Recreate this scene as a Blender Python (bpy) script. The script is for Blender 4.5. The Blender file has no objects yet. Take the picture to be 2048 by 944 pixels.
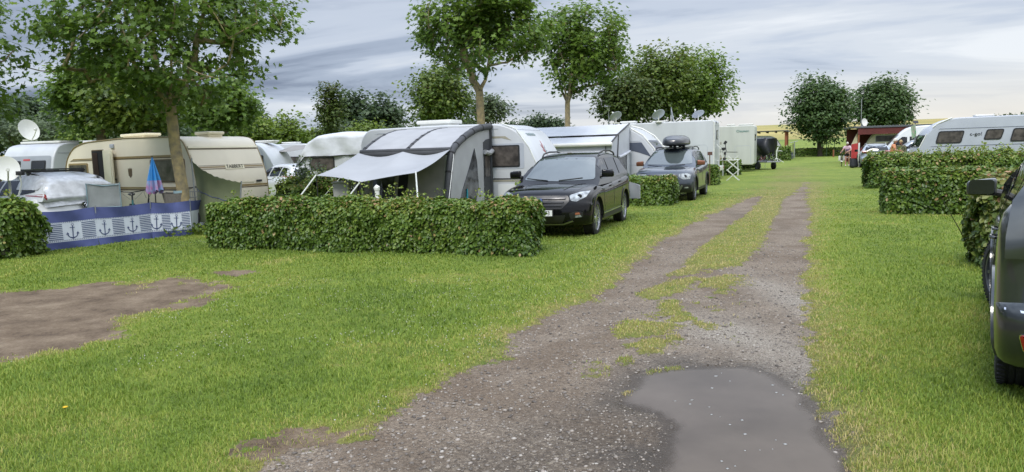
import bpy, bmesh, math, random
DENOISE = True
import numpy as np
from mathutils import Vector, Matrix
from mathutils.bvhtree import BVHTree
R = math.radians
scene = bpy.context.scene
random.seed(7)
RNG = np.random.default_rng(11)

# ---------------------------------------------------------------- camera
F = 1490.0; CAM_H = 1.70; PITCH = R(6.5); ROLL = R(1.72)
CM = Matrix.Rotation(R(90) - PITCH, 3, 'X') @ Matrix.Rotation(-ROLL, 3, 'Z')
cam_data = bpy.data.cameras.new('camera'); cam = bpy.data.objects.new('camera', cam_data)
scene.collection.objects.link(cam)
cam_data.sensor_width = 36.0; cam_data.lens = F / 2048 * 36.0
cam_data.clip_start = 0.05; cam_data.clip_end = 9000
cam.matrix_world = Matrix.Translation((0, 0, CAM_H)) @ CM.to_4x4()
scene.camera = cam

# ---------------------------------------------------------------- light
SUN_EL, SUN_AZ = R(48), R(205)      # azimuth measured clockwise from +Y
world = bpy.data.worlds.new('World'); scene.world = world; world.use_nodes = True
wt = world.node_tree; wt.nodes.clear()
def wn(t, **k):
    n = wt.nodes.new(t)
    for a, b in k.items(): setattr(n, a, b)
    return n
def wmath(op, a, b=None, c=None, clamp=False):
    n = wn('ShaderNodeMath', operation=op, use_clamp=clamp)
    for i, x in enumerate((a, b, c)):
        if x is None: continue
        if isinstance(x, (int, float)): n.inputs[i].default_value = x
        else: wt.links.new(x, n.inputs[i])
    return n.outputs[0]
sky = wn('ShaderNodeTexSky', sky_type='NISHITA', sun_disc=False)
sky.sun_elevation = SUN_EL; sky.sun_rotation = SUN_AZ
tc = wn('ShaderNodeTexCoord'); sep = wn('ShaderNodeSeparateXYZ')
wt.links.new(tc.outputs['Generated'], sep.inputs[0])
dx, dy, dz = sep.outputs
den = wmath('ADD', wmath('MAXIMUM', dz, 0.0), 0.10)
cx = wmath('DIVIDE', dx, den); cy = wmath('DIVIDE', dy, den)
comb = wn('ShaderNodeCombineXYZ'); wt.links.new(cx, comb.inputs[0]); wt.links.new(cy, comb.inputs[1])
mapn = wn('ShaderNodeMapping'); mapn.inputs['Rotation'].default_value = (0, 0, R(38)); mapn.inputs['Scale'].default_value = (0.60, 1.0, 1)
mapn.inputs['Location'].default_value = (3.1, 1.4, 0)
wt.links.new(comb.outputs[0], mapn.inputs[0])
n1 = wn('ShaderNodeTexNoise'); n1.inputs['Scale'].default_value = 0.55; n1.inputs['Detail'].default_value = 10; n1.inputs['Roughness'].default_value = 0.56; n1.inputs['Distortion'].default_value = 0.9
wt.links.new(mapn.outputs[0], n1.inputs['Vector'])
n2 = wn('ShaderNodeTexNoise'); n2.inputs['Scale'].default_value = 2.3; n2.inputs['Detail'].default_value = 9; n2.inputs['Distortion'].default_value = 0.8
wt.links.new(mapn.outputs[0], n2.inputs['Vector'])
side = wmath('MULTIPLY_ADD', dx, 0.34, wmath('MULTIPLY', dz, 0.06))
dens = wmath('ADD', wmath('ADD', wmath('MULTIPLY_ADD', n1.outputs[0], 1.55, -0.27), wmath('MULTIPLY', n2.outputs[0], 0.20)), side)
cr = wn('ShaderNodeValToRGB'); cr.color_ramp.interpolation = 'EASE'
e = cr.color_ramp.elements
e[0].position = 0.30; e[0].color = (0.135, 0.165, 0.235, 1)
e[1].position = 0.92; e[1].color = (0.60, 0.625, 0.66, 1)
x = e.new(0.47); x.color = (0.275, 0.32, 0.405, 1)
x = e.new(0.60); x.color = (0.40, 0.445, 0.525, 1)
x = e.new(0.74); x.color = (0.485, 0.52, 0.575, 1)
wt.links.new(dens, cr.inputs[0])
# warm pale band low over the fields
hz = wmath('MULTIPLY', wmath('SUBTRACT', 1.0, wmath('MULTIPLY', wmath('ABSOLUTE', dz), 11.0, clamp=True), clamp=True), wmath('MULTIPLY_ADD', dx, 1.3, 0.35, clamp=True))
mixw = wn('ShaderNodeMixRGB'); mixw.inputs[2].default_value = (0.63, 0.595, 0.53, 1)
wt.links.new(hz, mixw.inputs[0]); wt.links.new(cr.outputs[0], mixw.inputs[1])
b_sky = wn('ShaderNodeBackground'); b_sky.inputs[1].default_value = 0.06
b_cl = wn('ShaderNodeBackground')
wt.links.new(sky.outputs[0], b_sky.inputs[0]); wt.links.new(mixw.outputs[0], b_cl.inputs[0])
# an overcast dome is brighter overhead than at the horizon
zen = wmath('MULTIPLY_ADD', wmath('SMOOTH_MIN', wmath('MAXIMUM', wmath('SUBTRACT', dz, 0.22), 0.0), 0.9, 0.2), 4.2, 1.0)
wt.links.new(zen, b_cl.inputs[1])
mixs = wn('ShaderNodeMixShader'); mixs.inputs[0].default_value = 0.90
wt.links.new(b_sky.outputs[0], mixs.inputs[1]); wt.links.new(b_cl.outputs[0], mixs.inputs[2])
wo = wn('ShaderNodeOutputWorld'); wt.links.new(mixs.outputs[0], wo.inputs[0])

sun_d = bpy.data.lights.new('sun', 'SUN'); sun_d.energy = 1.4; sun_d.angle = R(14); sun_d.color = (1, 0.95, 0.87)
sun = bpy.data.objects.new('sun', sun_d); scene.collection.objects.link(sun)
sv = Vector((math.sin(SUN_AZ) * math.cos(SUN_EL), math.cos(SUN_AZ) * math.cos(SUN_EL), math.sin(SUN_EL)))
sun.rotation_euler = sv.to_track_quat('Z', 'Y').to_euler(); sun.location = (0, 0, 60)

vs = scene.view_settings; vs.view_transform = 'Standard'; vs.look = 'None'; vs.exposure = 0.60; vs.gamma = 1.0; vs.use_curve_mapping = False
scene.render.engine = 'CYCLES'
scene.cycles.use_denoising = DENOISE
scene.cycles.max_bounces = 6; scene.cycles.diffuse_bounces = 3; scene.cycles.glossy_bounces = 3
scene.cycles.transparent_max_bounces = 6; scene.cycles.transmission_bounces = 3
scene.cycles.caustics_reflective = False; scene.cycles.caustics_refractive = False

# ---------------------------------------------------------------- placement helpers
def ray(px, py): return CM @ Vector(((px - 1024) / F, -(py - 472) / F, -1.0))
def G(px, py, z=0.0):
    d = ray(px, py); t = (z - CAM_H) / d.z
    return Vector((d.x * t, d.y * t, z))
def P(px, py, Y):
    d = ray(px, py); t = Y / d.y
    return Vector((d.x * t, Y, CAM_H + d.z * t))
def proj(p):
    q = CM.transposed() @ (Vector(p) - Vector((0, 0, CAM_H)))
    return 1024 + F * q.x / -q.z, 472 - F * q.y / -q.z
AX = R(22.0)
U3 = Vector((math.sin(AX), math.cos(AX), 0)); V3 = Vector((math.cos(AX), -math.sin(AX), 0))
def camp(a, b, z=0.0): return V3 * a + U3 * b + Vector((0, 0, z))

# ---------------------------------------------------------------- tags
def thing(name, label, cat, loc=(0, 0, 0), rz=0.0, group=None):
    o = bpy.data.objects.new(name, None); scene.collection.objects.link(o)
    o.empty_display_size = 0.2
    o.location = loc; o.rotation_euler = (0, 0, rz); o['label'] = label; o['category'] = cat
    if group: o['group'] = group
    return o
def tag(o, label, cat, group=None, kind=None):
    o['label'] = label; o['category'] = cat
    if group: o['group'] = group
    if kind: o['kind'] = kind
    return o
def copy_tree(o, parent=None):
    c = o.copy(); scene.collection.objects.link(c); c.parent = parent
    for ch in [q for q in o.children]: copy_tree(ch, c)
    return c

# ---------------------------------------------------------------- materials
def new_mat(name):
    m = bpy.data.materials.new(name); m.use_nodes = True
    nt = m.node_tree
    return m, nt, nt.nodes['Principled BSDF']
def mat(name, col, rough=0.5, metal=0.0, var=0.12, nscale=3.0, bump=0.0, bscale=40.0, coat=0.0, ior=1.5, dirt=0.0, col2=None, alpha=None, streak=False):
    m, nt, p = new_mat(name)
    N, L = nt.nodes, nt.links
    p.inputs['Roughness'].default_value = rough; p.inputs['Metallic'].default_value = metal
    p.inputs['IOR'].default_value = ior
    if coat: p.inputs['Coat Weight'].default_value = coat; p.inputs['Coat Roughness'].default_value = 0.03
    tcn = N.new('ShaderNodeTexCoord')
    nz = N.new('ShaderNodeTexNoise'); nz.inputs['Scale'].default_value = nscale; nz.inputs['Detail'].default_value = 6
    if streak:
        mp = N.new('ShaderNodeMapping'); mp.inputs['Scale'].default_value = (1, 1, 0.18)
        L.new(tcn.outputs['Object'], mp.inputs[0]); L.new(mp.outputs[0], nz.inputs['Vector'])
    else: L.new(tcn.outputs['Object'], nz.inputs['Vector'])
    ramp = N.new('ShaderNodeValToRGB')
    c = Vector(col[:3]); d = Vector(col2[:3]) if col2 else c * (1 - 2.2 * var)
    ramp.color_ramp.elements[0].position = 0.3; ramp.color_ramp.elements[0].color = (*[max(0, q) for q in d], 1)
    ramp.color_ramp.elements[1].position = 0.68; ramp.color_ramp.elements[1].color = (*c, 1)
    L.new(nz.outputs[0], ramp.inputs[0]); L.new(ramp.outputs[0], p.inputs['Base Color'])
    if bump:
        b = N.new('ShaderNodeBump'); b.inputs['Strength'].default_value = bump; b.inputs['Distance'].default_value = 0.02
        n2 = N.new('ShaderNodeTexNoise'); n2.inputs['Scale'].default_value = bscale; n2.inputs['Detail'].default_value = 5
        L.new(tcn.outputs['Object'], n2.inputs['Vector']); L.new(n2.outputs[0], b.inputs['Height']); L.new(b.outputs[0], p.inputs['Normal'])
    if alpha is not None: p.inputs['Alpha'].default_value = alpha
    return m

M = {}
M['white_shell'] = mat('white_shell', (0.53, 0.55, 0.58), 0.32, var=0.05, nscale=2.2, streak=True)
M['white_shell_b'] = mat('white_shell_warm', (0.50, 0.52, 0.48), 0.38, var=0.06, nscale=2.0, streak=True)
M['pale_grey_shell'] = mat('pale_grey_shell', (0.42, 0.45, 0.51), 0.35, var=0.04, nscale=2.0)
M['silver_shell'] = mat('silver_shell', (0.30, 0.32, 0.35), 0.35, 0.1, var=0.05)
M['cream_shell'] = mat('cream_shell', (0.77, 0.70, 0.56), 0.36, var=0.05, nscale=1.6, streak=True)
M['cream_roof'] = mat('cream_roof', (0.76, 0.70, 0.52), 0.4, var=0.06)
M['tan_trim'] = mat('tan_trim', (0.30, 0.22, 0.10), 0.4, var=0.1)
M['brown_trim'] = mat('brown_trim', (0.13, 0.085, 0.045), 0.5)
M['white_plastic'] = mat('white_plastic', (0.74, 0.74, 0.70), 0.4, var=0.05)
M['black_plastic'] = mat('black_plastic', (0.016, 0.017, 0.019), 0.55, bump=0.1)
M['rubber'] = mat('rubber', (0.020, 0.020, 0.021), 0.8, bump=0.5, bscale=90)
M['alloy'] = mat('alloy', (0.62, 0.63, 0.66), 0.22, 0.85)
M['dark_alloy'] = mat('dark_alloy', (0.28, 0.29, 0.31), 0.3, 0.8)
M['chrome'] = mat('chrome', (0.8, 0.8, 0.82), 0.12, 1.0, var=0.02)
M['glass'] = mat('glass_dark', (0.012, 0.014, 0.017), 0.04, var=0.1, ior=1.55)
M['car_glass'] = mat('car_glass', (0.085, 0.105, 0.105), 0.05, var=0.15, nscale=1.4, ior=2.1)  # paler base colour stands in for sky reflected in windscreens
M['curtain_glass'] = mat('curtain_glass', (0.115, 0.10, 0.09), 0.22, nscale=5, ior=1.45, col2=(0.03, 0.026, 0.024))
M['black_paint'] = mat('black_paint', (0.0055, 0.0055, 0.007), 0.14, 0.0, coat=0.45, nscale=6, ior=1.2)
M['grey_paint'] = mat('graphite_paint', (0.055, 0.062, 0.062), 0.28, 0.55, coat=0.9, nscale=5, bump=0.02, bscale=300)
M['blue_grey_paint'] = mat('blue_grey_paint', (0.045, 0.058, 0.078), 0.28, 0.4, coat=0.9)
M['silver_paint'] = mat('silver_paint', (0.36, 0.40, 0.46), 0.3, 0.5, coat=0.8)
M['white_paint'] = mat('white_paint', (0.70, 0.72, 0.73), 0.22, coat=0.7, var=0.04)
M['lamp_glass'] = mat('lamp_glass', (0.46, 0.49, 0.50), 0.08, 0.3, nscale=14, col2=(0.13, 0.14, 0.15), ior=1.6)
M['red_lens'] = mat('red_lens', (0.38, 0.012, 0.012), 0.12, coat=0.8, nscale=10, col2=(0.22, 0.01, 0.01))
M['red_clear_lens'] = mat('red_clear_lens', (0.55, 0.42, 0.42), 0.12, coat=0.8, nscale=9, col2=(0.30, 0.05, 0.05))
M['grille'] = mat('grille_dark', (0.02, 0.02, 0.022), 0.35)
M['plate'] = mat('plate_white', (0.72, 0.73, 0.72), 0.4, var=0.02)
M['ink'] = mat('ink_black', (0.012, 0.012, 0.014), 0.5)
M['grey_fabric'] = mat('light_grey_fabric', (0.37, 0.375, 0.39), 0.75, var=0.06, nscale=2.5, bump=0.25, bscale=4)
M['canopy_fabric'] = mat('canopy_fabric', (0.355, 0.365, 0.385), 0.7, var=0.05, nscale=1.5, bump=0.2, bscale=3)
M['dark_fabric'] = mat('charcoal_fabric', (0.055, 0.058, 0.065), 0.7, bump=0.4, bscale=12)
M['taupe_fabric'] = mat('taupe_fabric', (0.25, 0.24, 0.225), 0.8, bump=0.3, bscale=5)
M['film'] = mat('clear_film_dark', (0.10, 0.105, 0.115), 0.1, nscale=4, col2=(0.012, 0.013, 0.015), bump=0.9, bscale=3.0, ior=1.6)
M['silver_tarp'] = mat('silver_white_tarp', (0.62, 0.64, 0.67), 0.45, var=0.08, nscale=3, bump=0.9, bscale=3.5)
M['foil'] = mat('foil_cover', (0.74, 0.76, 0.80), 0.35, 0.2, var=0.12, nscale=9, bump=1.0, bscale=5)
M['black_tarp'] = mat('black_tarp', (0.022, 0.024, 0.032), 0.4, bump=0.8, bscale=5)
M['olive_tarp'] = mat('olive_tarp', (0.155, 0.18, 0.095), 0.75, var=0.07, nscale=4, bump=0.35, bscale=6)
M['blue_cloth'] = mat('blue_cloth', (0.066, 0.085, 0.23), 0.75, var=0.10, nscale=5, bump=0.3, bscale=7)
M['white_cloth'] = mat('white_cloth', (0.56, 0.60, 0.68), 0.8, var=0.05, bump=0.25, bscale=7)
M['navy_print'] = mat('navy_print', (0.035, 0.055, 0.16), 0.8)
M['white_metal'] = mat('white_metal', (0.66, 0.68, 0.64), 0.4)
M['galv'] = mat('galvanised', (0.36, 0.38, 0.39), 0.45, 0.6)
M['black_metal'] = mat('black_metal', (0.018, 0.018, 0.02), 0.4)
M['teal_metal'] = mat('teal_metal', (0.02, 0.13, 0.14), 0.4)
M['net'] = mat('pale_net', (0.50, 0.53, 0.52), 0.8)
M['net_edge'] = mat('net_edge', (0.25, 0.36, 0.40), 0.7)
M['red_wood'] = mat('red_wood', (0.115, 0.022, 0.018), 0.75, bump=0.4, bscale=20)
M['orange_wood'] = mat('orange_wood', (0.26, 0.085, 0.035), 0.7, bump=0.3, bscale=20)
M['red_cloth'] = mat('red_cloth', (0.42, 0.035, 0.035), 0.7)
M['roof_felt'] = mat('roof_felt', (0.10, 0.11, 0.12), 0.8, bump=0.4)
M['bin_grey'] = mat('bin_grey', (0.33, 0.335, 0.32), 0.55)
M['wicker'] = mat('wicker', (0.15, 0.14, 0.12), 0.8, nscale=30, bump=0.8, bscale=60)
M['skin'] = mat('skin', (0.50, 0.27, 0.19), 0.55)
M['pink_shirt'] = mat('pink_shirt', (0.60, 0.42, 0.50), 0.8, nscale=9)
M['orange_shirt'] = mat('orange_shirt', (0.66, 0.28, 0.14), 0.8)
M['camo'] = mat('camo_jacket', (0.16, 0.16, 0.08), 0.8, nscale=14, col2=(0.02, 0.03, 0.015))
M['black_cloth'] = mat('black_cloth', (0.012, 0.012, 0.014), 0.8)
M['print_violet'] = mat('print_violet', (0.12, 0.07, 0.13), 0.8)
M['white_hair'] = mat('white_hair', (0.66, 0.62, 0.56), 0.7, nscale=20)
M['blond_hair'] = mat('blond_hair', (0.45, 0.33, 0.16), 0.7, nscale=20)
M['turquoise'] = mat('turquoise_cloth', (0.02, 0.26, 0.33), 0.7)
M['umb_blue'] = mat('umbrella_blue', (0.03, 0.24, 0.62), 0.5)
M['umb_pink'] = mat('umbrella_print', (0.42, 0.08, 0.22), 0.5, nscale=7, col2=(0.16, 0.38, 0.62))
M['copper'] = mat('copper_mirror', (0.22, 0.09, 0.05), 0.3, 0.5)
M['box_grey'] = mat('roof_box_grey', (0.030, 0.033, 0.040), 0.32, 0.0, coat=0.4)
M['bark'] = mat('bark', (0.19, 0.145, 0.085), 0.9, nscale=9, col2=(0.075, 0.06, 0.045), bump=1.0, bscale=22)
M['bark_lichen'] = mat('bark_lichen', (0.34, 0.27, 0.13), 0.9, nscale=7, col2=(0.15, 0.13, 0.095), bump=1.0, bscale=26)
M['dark_bark'] = mat('dark_bark', (0.07, 0.055, 0.04), 0.9, bump=0.8, bscale=10)
M['orange_lens'] = mat('orange_lens', (0.35, 0.13, 0.07), 0.2)
M['foam'] = mat('foam', (0.45, 0.45, 0.43), 0.5)
M['solar'] = mat('solar_panel', (0.02, 0.02, 0.03), 0.2)
M['green_cloth'] = mat('green_flag', (0.10, 0.36, 0.16), 0.7, nscale=6, col2=(0.42, 0.36, 0.30))
M['teal_ink'] = mat('teal_ink', (0.05, 0.22, 0.20), 0.6)
M['orange_ink'] = mat('orange_ink', (0.5, 0.24, 0.08), 0.6)
M['grey_ink'] = mat('grey_ink', (0.18, 0.27, 0.28), 0.6)
M['red_ink'] = mat('red_ink', (0.45, 0.06, 0.07), 0.6)
M['blue_ink'] = mat('blue_ink', (0.10, 0.15, 0.32), 0.6)
M['lime_ink'] = mat('dark_gold', (0.35, 0.33, 0.26), 0.5)
M['green_metal'] = mat('green_metal', (.03, .07, .03), .6)
M['brown_board'] = mat('brown_board', (.12, .06, .045), .6)
M['brown_curtain'] = mat('brown_curtain', (.06, .04, .03), .9)
M['taupe_light'] = mat('taupe_light', (.36, .35, .31), .6)
M['earth'] = mat('earth', (0.10, 0.075, 0.05), 0.95, bump=1, bscale=20)

# ---------------------------------------------------------------- mesh builder
def finish(me, ang=35, smooth=True):
    if smooth:
        me.polygons.foreach_set('use_smooth', [True] * len(me.polygons))
        me.set_sharp_from_angle(angle=R(ang))
    me.update()
class MB:
    def __init__(s): s.v = []; s.f = []; s.m = []
    def add(s, vs, fs, m=0):
        o = len(s.v); s.v += [tuple(q) for q in vs]; s.f += [tuple(i + o for i in f) for f in fs]; s.m += [m] * len(fs); return s
    def box(s, c, d, m=0, rot=None):
        c = Vector(c); vs = []
        for i in (-.5, .5):
            for j in (-.5, .5):
                for k in (-.5, .5):
                    q = Vector((i * d[0], j * d[1], k * d[2]))
                    if rot is not None: q = rot @ q
                    vs.append(c + q)
        return s.add(vs, [(0, 1, 3, 2), (4, 6, 7, 5), (0, 4, 5, 1), (2, 3, 7, 6), (0, 2, 6, 4), (1, 5, 7, 3)], m)
    def tube(s, pts, r, n=8, m=0, closed=False):
        pts = [Vector(p) for p in pts]; k = len(pts); rs = r if isinstance(r, (list, tuple)) else [r] * k
        rings = []; prev = None
        for i, p in enumerate(pts):
            if closed: t = pts[(i + 1) % k] - pts[i - 1]
            else: t = pts[min(i + 1, k - 1)] - pts[max(i - 1, 0)]
            if t.length < 1e-9: t = Vector((0, 0, 1))
            t.normalize()
            if prev is None:
                a = Vector((0, 0, 1)) if abs(t.z) < .9 else Vector((1, 0, 0))
                x = t.cross(a).normalized()
            else:
                x = prev - t * prev.dot(t)
                if x.length < 1e-6: x = t.orthogonal()
                x.normalize()
            prev = x; y = t.cross(x)
            rings.append([p + (x * math.cos(6.28318 * j / n) + y * math.sin(6.28318 * j / n)) * rs[i] for j in range(n)])
        vs = [q for rr in rings for q in rr]; fs = []
        for i in range(k if closed else k - 1):
            i2 = (i + 1) % k
            for j in range(n): fs.append((i * n + j, i * n + (j + 1) % n, i2 * n + (j + 1) % n, i2 * n + j))
        if not closed: fs.append(tuple(range(n))[::-1]); fs.append(tuple(range((k - 1) * n, k * n)))
        return s.add(vs, fs, m)
    def lathe(s, prof, n=24, c=(0, 0, 0), axis='z', m=0, rot=None):
        vs = []
        for r, h in prof:
            for j in range(n):
                a = 6.28318 * j / n
                if axis == 'z': q = Vector((r * math.cos(a), r * math.sin(a), h))
                elif axis == 'y': q = Vector((r * math.cos(a), h, r * math.sin(a)))
                else: q = Vector((h, r * math.cos(a), r * math.sin(a)))
                if rot is not None: q = rot @ q
                vs.append(Vector(c) + q)
        fs = []; k = len(prof)
        for i in range(k - 1):
            for j in range(n): fs.append((i * n + j, i * n + (j + 1) % n, (i + 1) * n + (j + 1) % n, (i + 1) * n + j))
        return s.add(vs, fs, m)
    def prism(s, poly, y0, y1, m=0, plane='xz'):
        def T(p, h):
            if plane == 'xz': return (p[0], h, p[1])
            if plane == 'xy': return (p[0], p[1], h)
            return (h, p[0], p[1])
        k = len(poly); vs = [T(p, y0) for p in poly] + [T(p, y1) for p in poly]
        fs = [tuple(range(k)), tuple(range(2 * k - 1, k - 1, -1))] + [(i, i + k, (i + 1) % k + k, (i + 1) % k) for i in range(k)]
        return s.add(vs, fs, m)
    def grid(s, fn, nu, nv, m=0, thick=0.0):
        vs = [Vector(fn(i / nu, j / nv)) for j in range(nv + 1) for i in range(nu + 1)]
        fs = [(j * (nu + 1) + i, j * (nu + 1) + i + 1, (j + 1) * (nu + 1) + i + 1, (j + 1) * (nu + 1) + i) for j in range(nv) for i in range(nu)]
        if thick:
            k = len(vs); nrm = [Vector() for _ in vs]
            for f in fs:
                q = (vs[f[1]] - vs[f[0]]).cross(vs[f[3]] - vs[f[0]])
                for i in f: nrm[i] += q
            back = [v - (q.normalized() if q.length > 0 else q) * thick for v, q in zip(vs, nrm)]
            fs2 = [tuple(i + k for i in f[::-1]) for f in fs]
            rim = []
            loop = [i for i in range(nu + 1)] + [(j) * (nu + 1) + nu for j in range(1, nv + 1)] + [nv * (nu + 1) + i for i in range(nu - 1, -1, -1)] + [j * (nu + 1) for j in range(nv - 1, 0, -1)]
            for a, b in zip(loop, loop[1:] + loop[:1]): rim.append((b, a, a + k, b + k))
            vs = vs + back; fs = fs + fs2 + rim
        return s.add(vs, fs, m)
    def build(s, name, mats, parent=None, bevel=0.0, ang=35, smooth=True, segs=2, loc=None):
        me = bpy.data.meshes.new(name); me.from_pydata(s.v, [], s.f)
        if not isinstance(mats, (list, tuple)): mats = [mats]
        for q in mats: me.materials.append(q)
        me.polygons.foreach_set('material_index', s.m); me.update()
        bm = bmesh.new(); bm.from_mesh(me)
        bmesh.ops.recalc_face_normals(bm, faces=bm.faces)
        if bevel:
            ed = [e for e in bm.edges if len(e.link_faces) == 2 and e.calc_face_angle(0) > R(28)]
            bmesh.ops.bevel(bm, geom=ed, offset=bevel, segments=segs, affect='EDGES', profile=0.6, clamp_overlap=True)
        bm.to_mesh(me); bm.free()
        finish(me, ang, smooth)
        o = bpy.data.objects.new(name, me); scene.collection.objects.link(o)
        if parent is not None: o.parent = parent
        if loc is not None:
            o.location = loc
        return o

def rpoly(pts, r=0.05, n=3):
    out = []; k = len(pts)
    for i in range(k):
        p = Vector(pts[i]); a = Vector(pts[i - 1]); b = Vector(pts[(i + 1) % k])
        da = (a - p); db = (b - p); ra = min(r, da.length * .45, db.length * .45)
        p0 = p + da.normalized() * ra; p1 = p + db.normalized() * ra
        for j in range(n + 1):
            t = j / n; q = p0 * (1 - t) ** 2 + p * 2 * t * (1 - t) + p1 * t * t
            out.append((q.x, q.y))
    return out
def rrect(x0, z0, x1, z1, r=0.05): return rpoly([(x0, z0), (x1, z0), (x1, z1), (x0, z1)], r)
def inset(pts, d):
    c = Vector((sum(p[0] for p in pts) / len(pts), sum(p[1] for p in pts) / len(pts)))
    w = max(p[0] for p in pts) - min(p[0] for p in pts); h = max(p[1] for p in pts) - min(p[1] for p in pts)
    return [(c.x + (p[0] - c.x) * (1 - 2 * d / w), c.y + (p[1] - c.y) * (1 - 2 * d / h)) for p in pts]
def bvh_of(*objs):
    vs = []; fs = []
    for o in objs:
        k = len(vs); vs += [o.matrix_basis @ v.co for v in o.data.vertices]; fs += [tuple(i + k for i in p.vertices) for p in o.data.polygons]
    return BVHTree.FromPolygons(vs, fs)
def decal(bvh, outline, axis, name, material, parent, off=0.004, res=0.12, thick=0.012, dist=None):
    """lay a panel of the given outline on the surface below it; it follows the surface and has an edge"""
    sgn = 1 if axis[1] == '+' else -1; far = 8.0
    def to3(p):
        if axis[0] == 'y': return Vector((p[0], sgn * far, p[1]))
        if axis[0] == 'x': return Vector((sgn * far, p[0], p[1]))
        return Vector((p[0], p[1], sgn * far))
    dirn = {'x': Vector((-sgn, 0, 0)), 'y': Vector((0, -sgn, 0)), 'z': Vector((0, 0, -sgn))}[axis[0]]
    bm = bmesh.new(); vs = [bm.verts.new(to3(p)) for p in outline]; f = bm.faces.new(vs)
    bmesh.ops.triangulate(bm, faces=[f])
    ia, ib = {'x': (1, 2), 'y': (0, 2), 'z': (0, 1)}[axis[0]]
    for ii in (ia, ib):
        lo = min(v.co[ii] for v in bm.verts); hi = max(v.co[ii] for v in bm.verts)
        n = int((hi - lo) / res)
        for k in range(1, n + 1):
            c = lo + (hi - lo) * k / (n + 1); pc = Vector((0, 0, 0)); pc[ii] = c; pn = Vector((0, 0, 0)); pn[ii] = 1
            bmesh.ops.bisect_plane(bm, geom=bm.verts[:] + bm.edges[:] + bm.faces[:], plane_co=pc, plane_no=pn)
    last = None
    for v in bm.verts:
        hit, nr, idx, dd = bvh.ray_cast(v.co, dirn)
        if hit is None or (dist and abs((hit - v.co).length - far) > dist):
            hit2, nr, idx, dd = bvh.find_nearest(Vector([v.co[k] if k != {'x': 0, 'y': 1, 'z': 2}[axis[0]] else (last[k] if last else sgn * 1.0) for k in range(3)]))
            hit = hit2
        if nr.dot(dirn) > 0: nr = -nr
        last = hit.copy(); v.co = hit + nr * off * 0.5 - dirn * off * 0.7
    bmesh.ops.recalc_face_normals(bm, faces=bm.faces)
    s_ = sum((f.normal.dot(-dirn) * f.calc_area() for f in bm.faces))
    if s_ < 0: bmesh.ops.reverse_faces(bm, faces=bm.faces)
    be = [e for e in bm.edges if e.is_boundary]
    ex = bmesh.ops.extrude_edge_only(bm, edges=be)
    for q in ex['geom']:
        if isinstance(q, bmesh.types.BMVert): q.co += dirn * thick
    me = bpy.data.meshes.new(name); bm.to_mesh(me); bm.free(); me.materials.append(material); finish(me, 40)
    o = bpy.data.objects.new(name, me); scene.collection.objects.link(o); o.parent = parent
    return o
def text_mesh(txt, name, size, material, parent, mtx, depth=0.003, sx=1.0):
    cu = bpy.data.curves.new(name, 'FONT'); cu.body = txt; cu.size = size; cu.extrude = depth; cu.align_x = 'CENTER'; cu.align_y = 'CENTER'
    t = bpy.data.objects.new('tmp', cu); scene.collection.objects.link(t)
    dg = bpy.context.evaluated_depsgraph_get(); me = bpy.data.meshes.new_from_object(t.evaluated_get(dg))
    bpy.data.objects.remove(t); bpy.data.curves.remove(cu)
    me.name = name; me.materials.clear(); me.materials.append(material)
    me.transform(Matrix.Diagonal((sx, 1, 1, 1)))
    me.transform(mtx)
    o = bpy.data.objects.new(name, me); scene.collection.objects.link(o); o.parent = parent
    return o
def frame_mtx(origin, right, up):
    r = Vector(right).normalized(); u = Vector(up).normalized(); n = r.cross(u)
    return Matrix.Translation(origin) @ Matrix((r, u, n)).transposed().to_4x4()

# ---------------------------------------------------------------- noise in numpy
def _hash(ix, iy, s):
    h = (ix.astype(np.int64) * 374761393 + iy.astype(np.int64) * 668265263 + s * 1442695041) & 0x7fffffff
    h = ((h ^ (h >> 13)) * 1274126177) & 0x7fffffff
    return ((h ^ (h >> 16)) & 0xffffff) / float(0xffffff)
def vnoise(x, y, s=0):
    x = np.asarray(x, float); y = np.asarray(y, float)
    ix = np.floor(x); iy = np.floor(y); fx = x - ix; fy = y - iy
    fx = fx * fx * (3 - 2 * fx); fy = fy * fy * (3 - 2 * fy)
    a = _hash(ix, iy, s); b = _hash(ix + 1, iy, s); c = _hash(ix, iy + 1, s); d = _hash(ix + 1, iy + 1, s)
    return (a * (1 - fx) + b * fx) * (1 - fy) + (c * (1 - fx) + d * fx) * fy
def fbm(x, y, s=0, o=4):
    r = 0; a = .5
    for i in range(o): r = r + a * vnoise(x * 2 ** i, y * 2 ** i, s + i * 17); a *= .5
    return r / (1 - .5 ** o)
def sstep(a, b, x): t = np.clip((x - a) / (b - a), 0, 1); return t * t * (3 - 2 * t)
def sdpoly(x, y, poly):
    """signed distance, negative inside"""
    d = np.full(x.shape, 1e9); ins = np.zeros(x.shape, bool); k = len(poly)
    for i in range(k):
        x0, y0 = poly[i - 1]; x1, y1 = poly[i]
        ex, ey = x1 - x0, y1 - y0; wx, wy = x - x0, y - y0
        t = np.clip((wx * ex + wy * ey) / (ex * ex + ey * ey + 1e-12), 0, 1)
        d = np.minimum(d, np.hypot(wx - ex * t, wy - ey * t))
        c = ((y0 > y) != (y1 > y)); xi = x0 + (y - y0) * ex / (ey if abs(ey) > 1e-12 else 1e-12)
        ins ^= c & (x < xi)
    return np.where(ins, -d, d)
# ================================================================ GROUND
def gp(lst): return [tuple(G(a, b).xy) for a, b in lst]
ctrack = [camp(0.0, 6).xy]
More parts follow.
